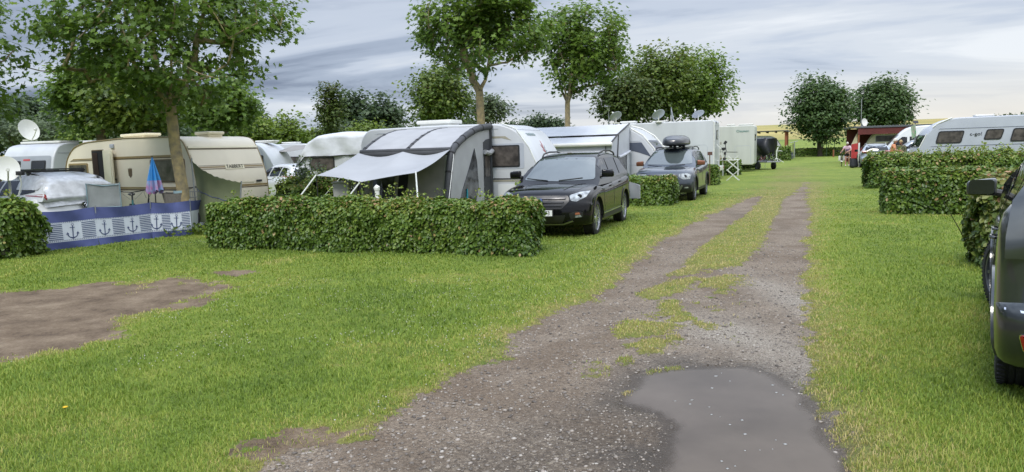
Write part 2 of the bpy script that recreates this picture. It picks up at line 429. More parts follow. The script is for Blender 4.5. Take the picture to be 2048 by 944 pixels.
# gravel area: near apron + the two wheel tracks running up the lane
NEAR = gp([(470, 1100), (520, 944), (600, 900), (735, 880), (850, 800), (905, 760), (985, 725), (1040, 665), (1110, 620), (1200, 590), (1250, 555), (1300, 500), (1345, 470), (1430, 425), (1505, 392),
           (1532, 392), (1508, 420), (1462, 455), (1412, 490), (1378, 528), (1430, 540), (1480, 528), (1512, 495), (1538, 450), (1562, 400), (1600, 365),
           (1628, 365), (1622, 420), (1612, 500), (1605, 570), (1615, 640), (1620, 700), (1640, 780), (1690, 860), (1740, 944), (1790, 1100)])
STRIP = gp([(1390, 516), (1412, 490), (1462, 455), (1508, 422), (1540, 395), (1560, 395), (1536, 450), (1508, 496), (1472, 532), (1400, 544), (1345, 552)])
TUFTS = [gp([(1225, 655), (1270, 640), (1330, 645), (1370, 655), (1330, 672), (1240, 678)]), gp([(1255, 690), (1310, 675), (1345, 690), (1300, 706)]), gp([(1320, 600), (1360, 600), (1365, 615), (1325, 616)]), gp([(1285, 588), (1340, 560), (1400, 556), (1370, 580), (1320, 600), (1285, 604)]), gp([(1420, 608), (1455, 608), (1450, 620), (1425, 620)]), gp([(1390, 560), (1440, 555), (1480, 565), (1400, 575)]), gp([(1225, 716), (1262, 712), (1262, 724), (1222, 725)]),
         gp([(1600, 905), (1640, 900), (1660, 925), (1620, 930)]), gp([(1655, 855), (1690, 850), (1700, 885), (1670, 880)])]
PATCH = gp([(-250, 560), (0, 590), (150, 574), (300, 565), (350, 560), (440, 575), (430, 592), (350, 620), (240, 645), (225, 680), (110, 706), (0, 730), (-250, 760)])
BARE2 = gp([(420, 545), (470, 540), (520, 547), (470, 554)])
SCUFF = gp([(480, 900), (560, 880), (640, 865), (700, 870), (720, 885), (600, 900), (500, 925)])
PUD = gp([(1285, 742), (1340, 730), (1400, 726), (1500, 728), (1555, 748), (1590, 775), (1622, 805), (1636, 850), (1660, 885), (1700, 925), (1730, 1010), (1300, 1010), (1318, 944), (1345, 880), (1345, 840), (1322, 815), (1262, 796), (1262, 788), (1258, 774), (1285, 762)])
FARP = [tuple(camp(a, b).xy) for a, b in ((-1.9, 24), (-1.25, 24), (-1.35, 33), (-1.7, 33))]
FARP2 = [tuple(camp(a, b).xy) for a, b in ((-0.85, 24), (-0.2, 24), (-0.3, 42), (-0.7, 42))]

def masks(x, y):
    n1 = fbm(x * 2.2, y * 2.2, 3) - .5; n2 = fbm(x * 9, y * 9, 5) - .5
    w = n1 * .34 + n2 * .22
    b = x * U3.x + y * U3.y; a = x * V3.x + y * V3.y
    sd = sdpoly(x, y, NEAR) + w
    sd = sd + sstep(15, 30, b) * (.16 + .5 * (fbm(x * 1.5, y * 1.5, 19) - .45))
    tf = sdpoly(x, y, STRIP) + w * 1.0
    for q in TUFTS: tf = np.minimum(tf, sdpoly(x, y, q) + w * .8)
    # scattered mossy tufts between the wheel tracks
    mid = np.exp(-((a + 1.15) / .45) ** 2) * (b > 5) * (b < 16)
    sp = sstep(.54, .64, fbm(x * 3.6, y * 3.6, 9)) * mid
    gravel = sstep(.13, -.13, sd) * (1 - sstep(.13, -.13, tf) * .95) * (1 - sp * .9)
    dirt = sstep(.22, -.22, sdpoly(x, y, PATCH) + w * 2.6 + (fbm(x * 1.2, y * 1.2, 71) - .5) * 1.1)
    dirt = np.maximum(dirt, sstep(.08, -.05, sdpoly(x, y, BARE2) + w)); dirt = np.maximum(dirt, .75 * sstep(.03, -.05, sdpoly(x, y, SCUFF) + w * 1.2))
    pud = sdpoly(x, y, PUD) + n2 * .10
    # dry yellowed grass along the edges of the gravel
    edge = np.exp(-np.clip(np.minimum(sd, 9), 0, 9) / .45)
    lane = np.exp(-((a + 1.0) / 2.0) ** 2) * sstep(14, 30, b) * sstep(75, 50, b)
    dry = np.clip(np.maximum(edge * .95, .8 * sstep(.3, .0, tf) * (1 - 0)) * 1.0 + lane * .9 * (fbm(x * .9, y * .5, 21) + .3) + .7 * np.exp(-np.clip(sdpoly(x, y, PATCH), 0, 9) / .35), 0, 1)
    dry = np.maximum(dry, sstep(.6, .72, fbm(x * .8 + 4, y * .8, 31)) * .45)
    return gravel, dirt, pud, dry
def terrain(x, y, a=None, b=None):
    b = x * U3.x + y * U3.y
    z = np.where(b < 95, 0, np.where(b < 200, (b - 95) / 105 * 2.5, np.where(b < 430, 2.5 + (b - 200) / 230 * 8.6, 11.1)))
    far = sstep(60, 95, b)
    z = z * far + fbm(x * .012, y * .012, 77) * 1.2 * sstep(120, 500, b)
    return z
def height(x, y):
    g, d, p, dry = masks(x, y)
    z = terrain(x, y)
    near = sstep(45, 20, np.hypot(x, y))
    inp = sstep(.5, .0, p); z = z + near * (1 - .92 * inp) * ((fbm(x * 1.1, y * 1.1, 41) - .5) * .05 + (1 - g) * (1 - d) * .018 + (fbm(x * 7, y * 7, 43) - .5) * .012)
    z = z - .058 * sstep(.30, -.20, p) - near * .01 * g
    return z
def axis_pts(segs):
    out = []
    for lo, hi, st in segs: out += list(np.arange(lo, hi, st))
    return np.array(out)
gx = np.concatenate([-np.geomspace(5000, 30, 26), axis_pts([(-28, -11, 1.0), (-11, -6, .2), (-6, 6, .07), (6, 12, .15), (12, 26, .4), (26, 60, 2.0)]), np.geomspace(62, 5000, 34)])
gy = np.concatenate([-np.geomspace(5000, 8, 22), axis_pts([(-7, 2.8, .7), (2.8, 7.5, .055), (7.5, 13, .09), (13, 22, .16), (22, 46, .35), (46, 96, 1.5), (96, 430, 9)]), np.geomspace(440, 6000, 24)])
GXX, GYY = np.meshgrid(gx, gy); X = GXX.ravel(); Y = GYY.ravel()
mg, md, mp, mdry = masks(X, Y); Z = height(X, Y)
co = np.stack([X, Y, Z], 1).astype(np.float32)
nx, ny = len(gx), len(gy)
idx = np.arange(nx * ny).reshape(ny, nx)
q = np.stack([idx[:-1, :-1], idx[:-1, 1:], idx[1:, 1:], idx[1:, :-1]], -1).reshape(-1, 4)
def np_mesh(name, co, faces, mats, smooth=True, attrs=None, fattrs=None, mi=None):
    me = bpy.data.meshes.new(name); n = len(co); k = faces.shape[1]; nf = len(faces)
    me.vertices.add(n); me.vertices.foreach_set('co', np.ascontiguousarray(co, np.float32).ravel())
    me.loops.add(nf * k); me.loops.foreach_set('vertex_index', np.ascontiguousarray(faces, np.int32).ravel())
    me.polygons.add(nf); me.polygons.foreach_set('loop_start', np.arange(0, nf * k, k, dtype=np.int32))
    try: me.polygons.foreach_set('loop_total', np.full(nf, k, np.int32))
    except Exception: pass
    for m_ in mats: me.materials.append(m_)
    if mi is not None: me.polygons.foreach_set('material_index', mi.astype(np.int32))
    me.update(calc_edges=True)
    if smooth: me.polygons.foreach_set('use_smooth', np.ones(nf, bool))
    for kk, vv in (attrs or {}).items(): me.attributes.new(kk, 'FLOAT', 'POINT').data.foreach_set('value', vv.astype(np.float32))
    for kk, vv in (fattrs or {}).items(): me.attributes.new(kk, 'FLOAT', 'FACE').data.foreach_set('value', vv.astype(np.float32))
    o = bpy.data.objects.new(name, me); scene.collection.objects.link(o)
    return o

class NT:
    """tiny node helper"""
    def __init__(s, name): s.m, s.nt, s.p = new_mat(name); s.N = s.nt.nodes; s.L = s.nt.links
    def n(s, t, ins=None, **k):
        q = s.N.new(t)
        for a, b in k.items(): setattr(q, a, b)
        for a, b in (ins or {}).items():
            if hasattr(b, 'is_linked') or isinstance(b, bpy.types.NodeSocket): s.L.new(b, q.inputs[a])
            else: q.inputs[a].default_value = b
        return q
    def noise(s, vec, sc, det=5, ro=.55, dist=0): return s.n('ShaderNodeTexNoise', {'Vector': vec, 'Scale': sc, 'Detail': det, 'Roughness': ro, 'Distortion': dist}).outputs[0]
    def math(s, op, a, b=0.0, c=0.0, clamp=False): return s.n('ShaderNodeMath', {0: a, 1: b, 2: c}, operation=op, use_clamp=clamp).outputs[0]
    def ramp(s, f, stops, interp='LINEAR'):
        q = s.n('ShaderNodeValToRGB', {0: f}); r = q.color_ramp; r.interpolation = interp
        while len(r.elements) > 1: r.elements.remove(r.elements[-1])
        r.elements[0].position = stops[0][0]; r.elements[0].color = (*stops[0][1], 1)
        for p_, c_ in stops[1:]: e_ = r.elements.new(p_); e_.color = (*c_, 1)
        return q.outputs[0]
    def mix(s, f, a, b): 
        q = s.n('ShaderNodeMixRGB'); 
        for i, v in enumerate((f, a, b)):
            if isinstance(v, bpy.types.NodeSocket): s.L.new(v, q.inputs[i])
            elif i == 0: q.inputs[0].default_value = v
            else: q.inputs[i].default_value = (*v, 1)
        return q.outputs[0]
    def attr(s, nm): return s.n('ShaderNodeAttribute', attribute_name=nm).outputs['Fac']
g = NT('ground'); pos = g.n('ShaderNodeNewGeometry').outputs['Position']
bw = lambda v: (v, v, v)
def steep(f, lo, hi): return g.n('ShaderNodeMapRange', {0: f, 1: lo, 2: hi}, interpolation_type='SMOOTHSTEP').outputs[0]
nb = g.noise(pos, 0.35, 4); nm_ = g.noise(pos, 3.0, 6); nf_ = g.noise(pos, 38.0, 4); nff = g.noise(pos, 120.0, 2)
grass = g.ramp(g.math('ADD', g.math('MULTIPLY', nb, .45), g.math('MULTIPLY', nm_, .55)), [(.36, (.105, .160, .020)), (.48, (.17, .235, .028)), (.58, (.235, .28, .040)), (.70, (.285, .30, .065))])
grass = g.mix(g.math('MULTIPLY', g.ramp(nf_, [(.38, bw(1)), (.56, bw(0))]), .48), grass, (.050, .075, .012))
dryc = g.ramp(nf_, [(.3, (.16, .125, .042)), (.62, (.27, .225, .085))])
dryf = steep(g.math('ADD', g.attr('dry'), g.math('MULTIPLY', g.math('SUBTRACT', nm_, .5), 1.6)), .35, 1.05)
grass = g.mix(g.math('MULTIPLY', dryf, .62), grass, dryc)
# gravel
vor = g.n('ShaderNodeTexVoronoi', {'Vector': pos, 'Scale': 46.0}); vor2 = g.n('ShaderNodeTexVoronoi', {'Vector': pos, 'Scale': 120.0})
grav = g.ramp(vor.outputs['Color'], [(.0, (.10, .080, .062)), (.5, (.225, .188, .152)), (.85, (.36, .31, .26)), (.97, (.56, .51, .45))])
grav2 = g.ramp(vor2.outputs['Color'], [(.0, (.085, .067, .052)), (.6, (.255, .215, .175)), (.95, (.48, .43, .37))])
grav = g.mix(.55, grav, grav2)
big = g.noise(pos, 1.3, 6)
soil = g.ramp(nf_, [(.3, (.085, .062, .045)), (.7, (.215, .168, .126))])
grav = g.mix(g.ramp(big, [(.42, bw(.1)), (.60, bw(.75))]), grav, soil)
dirtc = g.ramp(g.math('ADD', g.math('MULTIPLY', g.noise(pos, 2.2, 12, .72), .75), g.math('MULTIPLY', nf_, .25)), [(.36, (.085, .060, .042)), (.5, (.185, .142, .104)), (.62, (.27, .22, .168))])
wob = g.math('ADD', g.math('MULTIPLY', g.math('SUBTRACT', nf_, .5), .9), g.math('MULTIPLY', g.math('SUBTRACT', g.noise(pos, 11.0, 5), .5), 1.8))
mgr = steep(g.math('ADD', g.attr('gravel'), wob), .42, .58); mdt = steep(g.math('ADD', g.attr('dirt'), wob), .42, .58)
grav = g.mix(g.math('MULTIPLY', g.attr('pale'), .75), grav, g.ramp(vor2.outputs['Color'], [(0, (.13, .115, .10)), (.5, (.33, .31, .28)), (1, (.60, .58, .54))])); grav = g.mix(g.math('MULTIPLY', g.attr('coarse'), .7), grav, g.ramp(vor.outputs['Color'], [(0, (.035, .030, .026)), (.7, (.10, .088, .075)), (.93, (.22, .20, .17)), (1, (.42, .38, .34))]))
tint = lambda c, t: g.n('ShaderNodeMixRGB', {0: 1.0, 1: c, 2: t}, blend_type='MULTIPLY').outputs[0]
grav = tint(grav, (1.05, .99, .90, 1)); dirtc = tint(dirtc, (1.03, .97, .86, 1))
col = g.mix(mdt, grass, dirtc); col = g.mix(mgr, col, grav)
wet = g.attr('wet'); col = g.mix(g.math('MULTIPLY', wet, .62), col, (.022, .018, .015))
# wheat beyond the meadow on the hillside
sp3 = g.n('ShaderNodeSeparateXYZ', {0: pos}); bb = g.math('ADD', g.math('MULTIPLY', sp3.outputs[0], float(U3.x)), g.math('MULTIPLY', sp3.outputs[1], float(U3.y)))
wn_ = g.noise(pos, .02, 5)
wheatc = g.ramp(g.noise(pos, .06, 5), [(.35, (.30, .235, .075)), (.65, (.40, .33, .115))])
wheatc = g.mix(g.ramp(wn_, [(.45, bw(0)), (.62, bw(.6))]), wheatc, (.20, .21, .05))
wheatm = steep(g.math('ADD', bb, g.math('MULTIPLY', wn_, 20.0)), 208., 212.)
darkm = g.math('MULTIPLY', steep(bb, 178., 186.), g.math('SUBTRACT', 1.0, steep(bb, 196., 203.)))
col = g.mix(g.math('MULTIPLY', darkm, .35), col, (.05, .085, .02))
col = g.mix(wheatm, col, wheatc)
g.L.new(col, g.p.inputs['Base Color'])
rough = g.math('MULTIPLY_ADD', g.math('MULTIPLY', wet, g.ramp(nm_, [(.4, bw(.5)), (.55, bw(1))])), -.72, .92)
g.L.new(rough, g.p.inputs['Roughness'])
g.p.inputs['Specular IOR Level'].default_value = .35
hgt = g.math('ADD', g.math('MULTIPLY', g.math('SUBTRACT', 1.0, vor.outputs['Distance']), g.math('MULTIPLY', mgr, .8)), g.math('ADD', g.math('MULTIPLY', nf_, 1.2), nff))
bp = g.n('ShaderNodeBump', {'Strength': 1.0, 'Distance': .02, 'Height': hgt}); g.L.new(bp.outputs[0], g.p.inputs['Normal'])
mwet = sstep(.42, .0, mp + (fbm(X * 3, Y * 3, 66) - .5) * .5) * (0.25 + .75 * mg)
def spot(px, py, rx, ry):
    c = G(px, py); return np.exp(-(((X - c.x) / rx) ** 2 + ((Y - c.y) / ry) ** 2))
pale = np.clip(np.maximum(spot(1570, 720, .45, 1.3), np.maximum(spot(1440, 660, .5, .9), spot(1590, 600, .3, 1.8))) * (.55 + .9 * fbm(X * 2, Y * 2, 35)), 0, 1)
coarse = np.clip(np.maximum(spot(1180, 880, .62, .6), np.maximum(spot(1010, 925, .6, .4), spot(1440, 420, .35, 5) * .5)) * (.5 + .9 * fbm(X * 2.5, Y * 2.5, 36)), 0, 1)
ground = np_mesh('ground', co, q, [g.m], attrs={'gravel': mg, 'dirt': md, 'dry': mdry, 'wet': np.clip(mwet, 0, 1), 'pale': pale, 'coarse': coarse})
ground['kind'] = 'structure'; ground['label'] = 'lawn with gravel lane, bare earth patch and fields behind'

# puddle: a level sheet of muddy water lying in the hollow
pz = float(np.min(height(np.array([p[0] for p in PUD]), np.array([p[1] for p in PUD])))) 
WL = -0.036
pw = NT('puddle_water'); pw.p.inputs['Base Color'].default_value = (.060, .048, .040, 1); pw.p.inputs['Roughness'].default_value = .035
pw.p.inputs['IOR'].default_value = 1.30; pw.p.inputs['Specular IOR Level'].default_value = .30
ppos = pw.n('ShaderNodeNewGeometry').outputs['Position']
pc = pw.ramp(pw.noise(ppos, 1.1, 5), [(.35, (.072, .056, .042)), (.65, (.112, .089, .069))]); pw.L.new(pc, pw.p.inputs['Base Color'])
pb = pw.n('ShaderNodeBump', {'Strength': .06, 'Distance': .01, 'Height': pw.noise(ppos, 9.0, 3)}); pw.L.new(pb.outputs[0], pw.p.inputs['Normal'])
xs = [p[0] for p in PUD]; ys = [p[1] for p in PUD]
pgx = np.arange(min(xs) - .5, max(xs) + .6, .05); pgy = np.arange(min(ys) - .5, max(ys) + .6, .05)
A, B = np.meshgrid(pgx, pgy); dpd = sdpoly(A.ravel(), B.ravel(), PUD).reshape(A.shape)
pi = np.arange(A.size).reshape(A.shape)
qf = np.stack([pi[:-1, :-1], pi[:-1, 1:], pi[1:, 1:], pi[1:, :-1]], -1).reshape(-1, 4)
keep = (dpd.ravel()[qf] < .25).all(1); qf = qf[keep]
us, inv = np.unique(qf, return_inverse=True)
pco = np.stack([A.ravel()[us], B.ravel()[us], np.full(len(us), WL)], 1)
dat = pw.attr('deep'); trn = pw.n('ShaderNodeBsdfTransparent'); mxp = pw.n('ShaderNodeMixShader'); pw.L.new(dat, mxp.inputs[0]); pw.L.new(trn.outputs[0], mxp.inputs[1]); pw.L.new(pw.p.outputs[0], mxp.inputs[2]); pw.L.new(mxp.outputs[0], pw.N['Material Output'].inputs[0])
puddle = np_mesh('puddle_water', pco, inv.reshape(-1, 4), [pw.m], attrs={'deep': .35 + .65 * sstep(.03, -.05, dpd.ravel()[us] + .14 * (fbm(pco[:, 0] * 4, pco[:, 1] * 4, 8) - .5))}); puddle['kind'] = 'structure'; puddle['label'] = 'muddy puddle on the gravel lane'

# grass blades near the camera (nobody could count them)
def blade_field(n, ymin, ymax, hmin, hmax, seed):
    r = np.random.default_rng(seed)
    yy = ymin * (ymax / ymin) ** r.random(n)
    yy = yy[(r.random(n) < np.clip((ymax - yy) / (ymax * .6), 0, 1))]; n = len(yy); wid = .00042 * yy + .0004
    lim = yy * .74 + .8
    xx = (r.random(n) * 2 - 1) * lim
    gm, dm, pm, dr = masks(xx, yy)
    clump = fbm(xx * 5, yy * 5, 51)
    keep = (r.random(n) > gm * 1.25) & (r.random(n) > dm * 1.1) & (r.random(n) < .45 + clump) 
    keep &= (pm > -.02)
    xx, yy, gm, dr, clump, wid = xx[keep], yy[keep], gm[keep], dr[keep], clump[keep], wid[keep]; n = len(xx)
    zz = height(xx, yy)
    tall = fbm(xx * 1.3, yy * 1.3, 58)
    h = (hmin + (hmax - hmin) * r.random(n)) * (.5 + tall * 1.0) * (1 - .45 * dr)
    an = r.random(n) * 6.283; ln = (.25 + r.random(n) * 1.0) * h
    dxv, dyv = np.cos(an), np.sin(an); sx, sy = -dyv * wid * (.6 + .8 * r.random(n)), dxv * wid
    b0 = np.stack([xx - sx, yy - sy, zz - .004], 1); b1 = np.stack([xx + sx, yy + sy, zz - .004], 1)
    m0 = np.stack([xx - sx * .8 + dxv * ln * .35, yy - sy * .8 + dyv * ln * .35, zz + h * .6], 1); m1 = np.stack([xx + sx * .8 + dxv * ln * .35, yy + sy * .8 + dyv * ln * .35, zz + h * .6], 1)
    t = np.stack([xx + dxv * ln, yy + dyv * ln, zz + h * .92], 1)
    co = np.stack([b0, b1, m1, m0, t, t], 1)[:, :5].reshape(-1, 3)
    base = np.arange(n)[:, None] * 5
    fa = np.concatenate([base + np.array([[0, 1, 2]]), base + np.array([[0, 2, 3]]), base + np.array([[3, 2, 4]])], 0)
    v = np.clip(r.random(n) * .50 + dr * (.25 + .55 * r.random(n)) + (fbm(xx * .6, yy * .6, 12) - .5) * .6 + (fbm(xx * 2.6, yy * 2.6, 14) - .5) * .3 + .10, 0, 1)
    return co, fa, np.tile(v, 3)
gb = NT('grass_blades')
vv = gb.attr('v')
gc = gb.ramp(vv, [(0, (.090, .155, .022)), (.35, (.20, .295, .038)), (.6, (.31, .37, .060)), (.78, (.42, .385, .11)), (1, (.55, .44, .21))])
gb.L.new(gc, gb.p.inputs['Base Color']); gb.p.inputs['Roughness'].default_value = .5; gb.p.inputs['Specular IOR Level'].default_value = .3
tr = gb.n('ShaderNodeBsdfTranslucent'); gb.L.new(gc, tr.inputs[0]); mxs = gb.n('ShaderNodeMixShader', {0: .35})
gb.L.new(gb.p.outputs[0], mxs.inputs[1]); gb.L.new(tr.outputs[0], mxs.inputs[2]); gb.L.new(mxs.outputs[0], gb.N['Material Output'].inputs[0])
parts = [blade_field(620000, 3.2, 30, .010, .044, 1)]
off = 0; cs, fs_, vs_ = [], [], []
for c_, f_, v_ in parts: cs.append(c_); fs_.append(f_ + off); vs_.append(v_); off += len(c_)
lawn = np_mesh('lawn_grass', np.concatenate(cs), np.concatenate(fs_), [gb.m], smooth=False, fattrs={'v': np.concatenate(vs_)})
tag(lawn, 'short green and yellowed grass blades of the lawn beside the gravel lane', 'grass', kind='stuff')

# clover blossoms
def blob_template():
    bm = bmesh.new(); bmesh.ops.create_icosphere(bm, subdivisions=1, radius=1.0)
    v = np.array([list(x.co) for x in bm.verts]); f = np.array([[w.index for w in x.verts] for x in bm.faces]); bm.free(); return v, f
BV, BF = blob_template()
def scatter(pts, size, name, mats, mi=None, squash=.5, seed=0, fa=None):
    r = np.random.default_rng(seed); n = len(pts)
    s = size[:, None] * (0.7 + .6 * r.random((n, 3))); s[:, 2] *= squash
    a = r.random(n) * 6.283; ca, sa = np.cos(a), np.sin(a)
    jit = 1 + .22 * (r.random((n, len(BV), 1)) - .5) * 2
    v = BV[None] * jit * s[:, None, :]
    x_ = v[..., 0] * ca[:, None] - v[..., 1] * sa[:, None]; y_ = v[..., 0] * sa[:, None] + v[..., 1] * ca[:, None]
    co = np.stack([x_, y_, v[..., 2]], -1) + pts[:, None, :]
    f = BF[None] + (np.arange(n) * len(BV))[:, None, None]
    o = np_mesh(name, co.reshape(-1, 3), f.reshape(-1, 3), mats, smooth=True, mi=None if mi is None else np.repeat(mi, len(BF)), fattrs=None if fa is None else {'v': np.repeat(fa, len(BF))})
    return o
r_ = np.random.default_rng(5); n = 16000
yy = 4.2 + 12 * r_.random(n); xx = (r_.random(n) * 2 - 1) * yy * .72
gm, dm, pm, dr = masks(xx, yy)
k_ = (gm < .05) & (dm < .05) & (fbm(xx * .55 + 3, yy * .55, 91) > .53) & (r_.random(n) < .42) & (xx < 1.5)
xx, yy = xx[k_], yy[k_]; zz = height(xx, yy) + .022
clover = scatter(np.stack([xx, yy, zz], 1), np.full(len(xx), .0052), 'clover_blossoms', [mat('clover_white', (.50, .49, .40), .8)], squash=.9, seed=8)
tag(clover, 'tiny white clover blossoms dotted through the lawn', 'flowers', kind='stuff')

# loose stones on the gravel
n = 42000; yy = 3.4 + 10 * r_.random(n) ** 1.6; xx = -3 + 7.5 * r_.random(n)
gm, dm, pm, dr = masks(xx, yy); k_ = (gm > .6) & ((pm > -.06) | (r_.random(n) < .003)); xx, yy = xx[k_], yy[k_]
sz = .0032 + .012 * r_.random(len(xx)) ** 4.5 * (.5 + fbm(xx * 1.2, yy * 1.2, 61)) + .003 * r_.random(len(xx)); zz = height(xx, yy) + sz * .15
st = NT('pebbles'); pcx = st.ramp(st.attr('v'), [(0, (.07, .058, .048)), (.6, (.21, .18, .15)), (.93, (.32, .28, .24)), (1, (.40, .37, .33))]); st.L.new(pcx, st.p.inputs['Base Color']); st.p.inputs['Roughness'].default_value = .6
gravel = scatter(np.stack([xx, yy, zz], 1), sz, 'loose_gravel', [st.m], squash=.6, seed=9, fa=r_.random(len(xx)))
tag(gravel, 'loose pebbles scattered over the gravel lane around the puddle', 'gravel', kind='stuff')

# foam flecks floating on the puddle
fl = [(1443, 746), (1460, 762), (1424, 776), (1545, 770), (1553, 785), (1566, 790), (1384, 800), (1380, 808), (1418, 814), (1423, 829), (1440, 834), (1484, 840), (1460, 849), (1490, 868), (1552, 880), (1570, 888), (1520, 900), (1490, 901), (1545, 898), (1443, 922), (1470, 932), (1455, 937), (1432, 752), (1350, 802), (1600, 808)]
fp = np.array([list(G(a, b, WL + .001)) for a, b in fl])
foam = scatter(fp, .005 + .009 * r_.random(len(fp)), 'foam_flecks', [M['foam']], squash=.06, seed=10)
tag(foam, 'pale foam flecks drifting on the muddy puddle', 'foam', kind='stuff')
# a yellow flower
mb = MB(); p_ = G(132, 830); mb.tube([(0, 0, 0), (0, 0, .05)], .0015, 5); mb.lathe([(.001, .05), (.014, .053), (.017, .058), (.010, .062), (.001, .062)], 10, m=1)
o = mb.build('dandelion', [gb.m, mat('dandelion_yellow', (.75, .45, .01), .7)], loc=p_); tag(o, 'single yellow dandelion in the lawn at the lower left', 'flower')
# ================================================================ LEAVES
def leaf_mat(name, stops, trans=.35, rough=.45):
    t = NT(name); v = t.attr('v'); c = t.ramp(v, stops); t.L.new(c, t.p.inputs['Base Color'])
    t.p.inputs['Roughness'].default_value = rough; t.p.inputs['Specular IOR Level'].default_value = .4
    q = t.n('ShaderNodeBsdfTranslucent'); t.L.new(c, q.inputs[0]); m_ = t.n('ShaderNodeMixShader', {0: trans})
    t.L.new(t.p.outputs[0], m_.inputs[1]); t.L.new(q.outputs[0], m_.inputs[2]); t.L.new(m_.outputs[0], t.N['Material Output'].inputs[0])
    return t.m
LM = {
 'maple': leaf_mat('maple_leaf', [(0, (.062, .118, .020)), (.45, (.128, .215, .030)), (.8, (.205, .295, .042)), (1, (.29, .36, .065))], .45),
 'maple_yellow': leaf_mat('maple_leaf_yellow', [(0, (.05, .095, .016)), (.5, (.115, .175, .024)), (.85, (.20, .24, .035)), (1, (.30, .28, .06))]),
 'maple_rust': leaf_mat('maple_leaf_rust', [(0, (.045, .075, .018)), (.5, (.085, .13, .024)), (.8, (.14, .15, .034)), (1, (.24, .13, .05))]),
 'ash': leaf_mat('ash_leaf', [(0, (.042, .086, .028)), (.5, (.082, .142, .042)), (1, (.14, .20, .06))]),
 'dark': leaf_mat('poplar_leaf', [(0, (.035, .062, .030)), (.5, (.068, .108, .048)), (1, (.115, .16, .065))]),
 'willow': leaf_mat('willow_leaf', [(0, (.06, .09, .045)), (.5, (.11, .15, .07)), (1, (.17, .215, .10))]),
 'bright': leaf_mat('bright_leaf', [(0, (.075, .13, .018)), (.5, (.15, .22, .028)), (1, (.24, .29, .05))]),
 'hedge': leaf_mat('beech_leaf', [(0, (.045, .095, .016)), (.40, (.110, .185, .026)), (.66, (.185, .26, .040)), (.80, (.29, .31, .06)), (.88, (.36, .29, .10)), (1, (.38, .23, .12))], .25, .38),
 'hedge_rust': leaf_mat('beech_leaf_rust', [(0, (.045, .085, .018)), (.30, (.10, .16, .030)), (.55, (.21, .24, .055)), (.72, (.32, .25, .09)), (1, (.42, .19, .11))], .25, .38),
}
OVAL = (np.array([[0, 0, 0], [-.30, .30, .08], [-.30, .68, .07], [0, 1, -.04], [.30, .68, .07], [.30, .30, .08]]), np.array([[0, 3, 2, 1], [0, 5, 4, 3]]))
MAPLE = (np.array([[0, 0, 0], [-.52, .10, .05], [-.28, .36, .03], [-.46, .74, .02], [-.14, .66, .04], [0, 1.05, -.06], [.14, .66, .04], [.46, .74, .02], [.28, .36, .03], [.52, .10, .05]]),
         np.array([[0, 5, 4, 3, 2, 1], [0, 9, 8, 7, 6, 5]]))
RHOMB = (np.array([[0, 0, 0], [-.34, .5, .10], [0, 1, 0], [.34, .5, .10]]), np.array([[0, 2, 1], [0, 3, 2]]))
def unit(a): return a / (np.linalg.norm(a, axis=-1, keepdims=True) + 1e-9)
def leaves(name, C, Nn, D, S, tmpl, material, v, parent=None):
    Nn = unit(Nn); D = unit(D - (D * Nn).sum(-1, keepdims=True) * Nn); Sd = np.cross(D, Nn)
    T, Fc = tmpl; n = len(C)
    co = C[:, None, :] + S[:, None, None] * (T[None, :, 0, None] * Sd[:, None] + T[None, :, 1, None] * D[:, None] + T[None, :, 2, None] * Nn[:, None])
    f = Fc[None] + (np.arange(n) * len(T))[:, None, None]
    o = np_mesh(name, co.reshape(-1, 3), f.reshape(-1, Fc.shape[1]), [material], smooth=False, fattrs={'v': np.repeat(v, len(Fc))})
    o.parent = parent
    return o

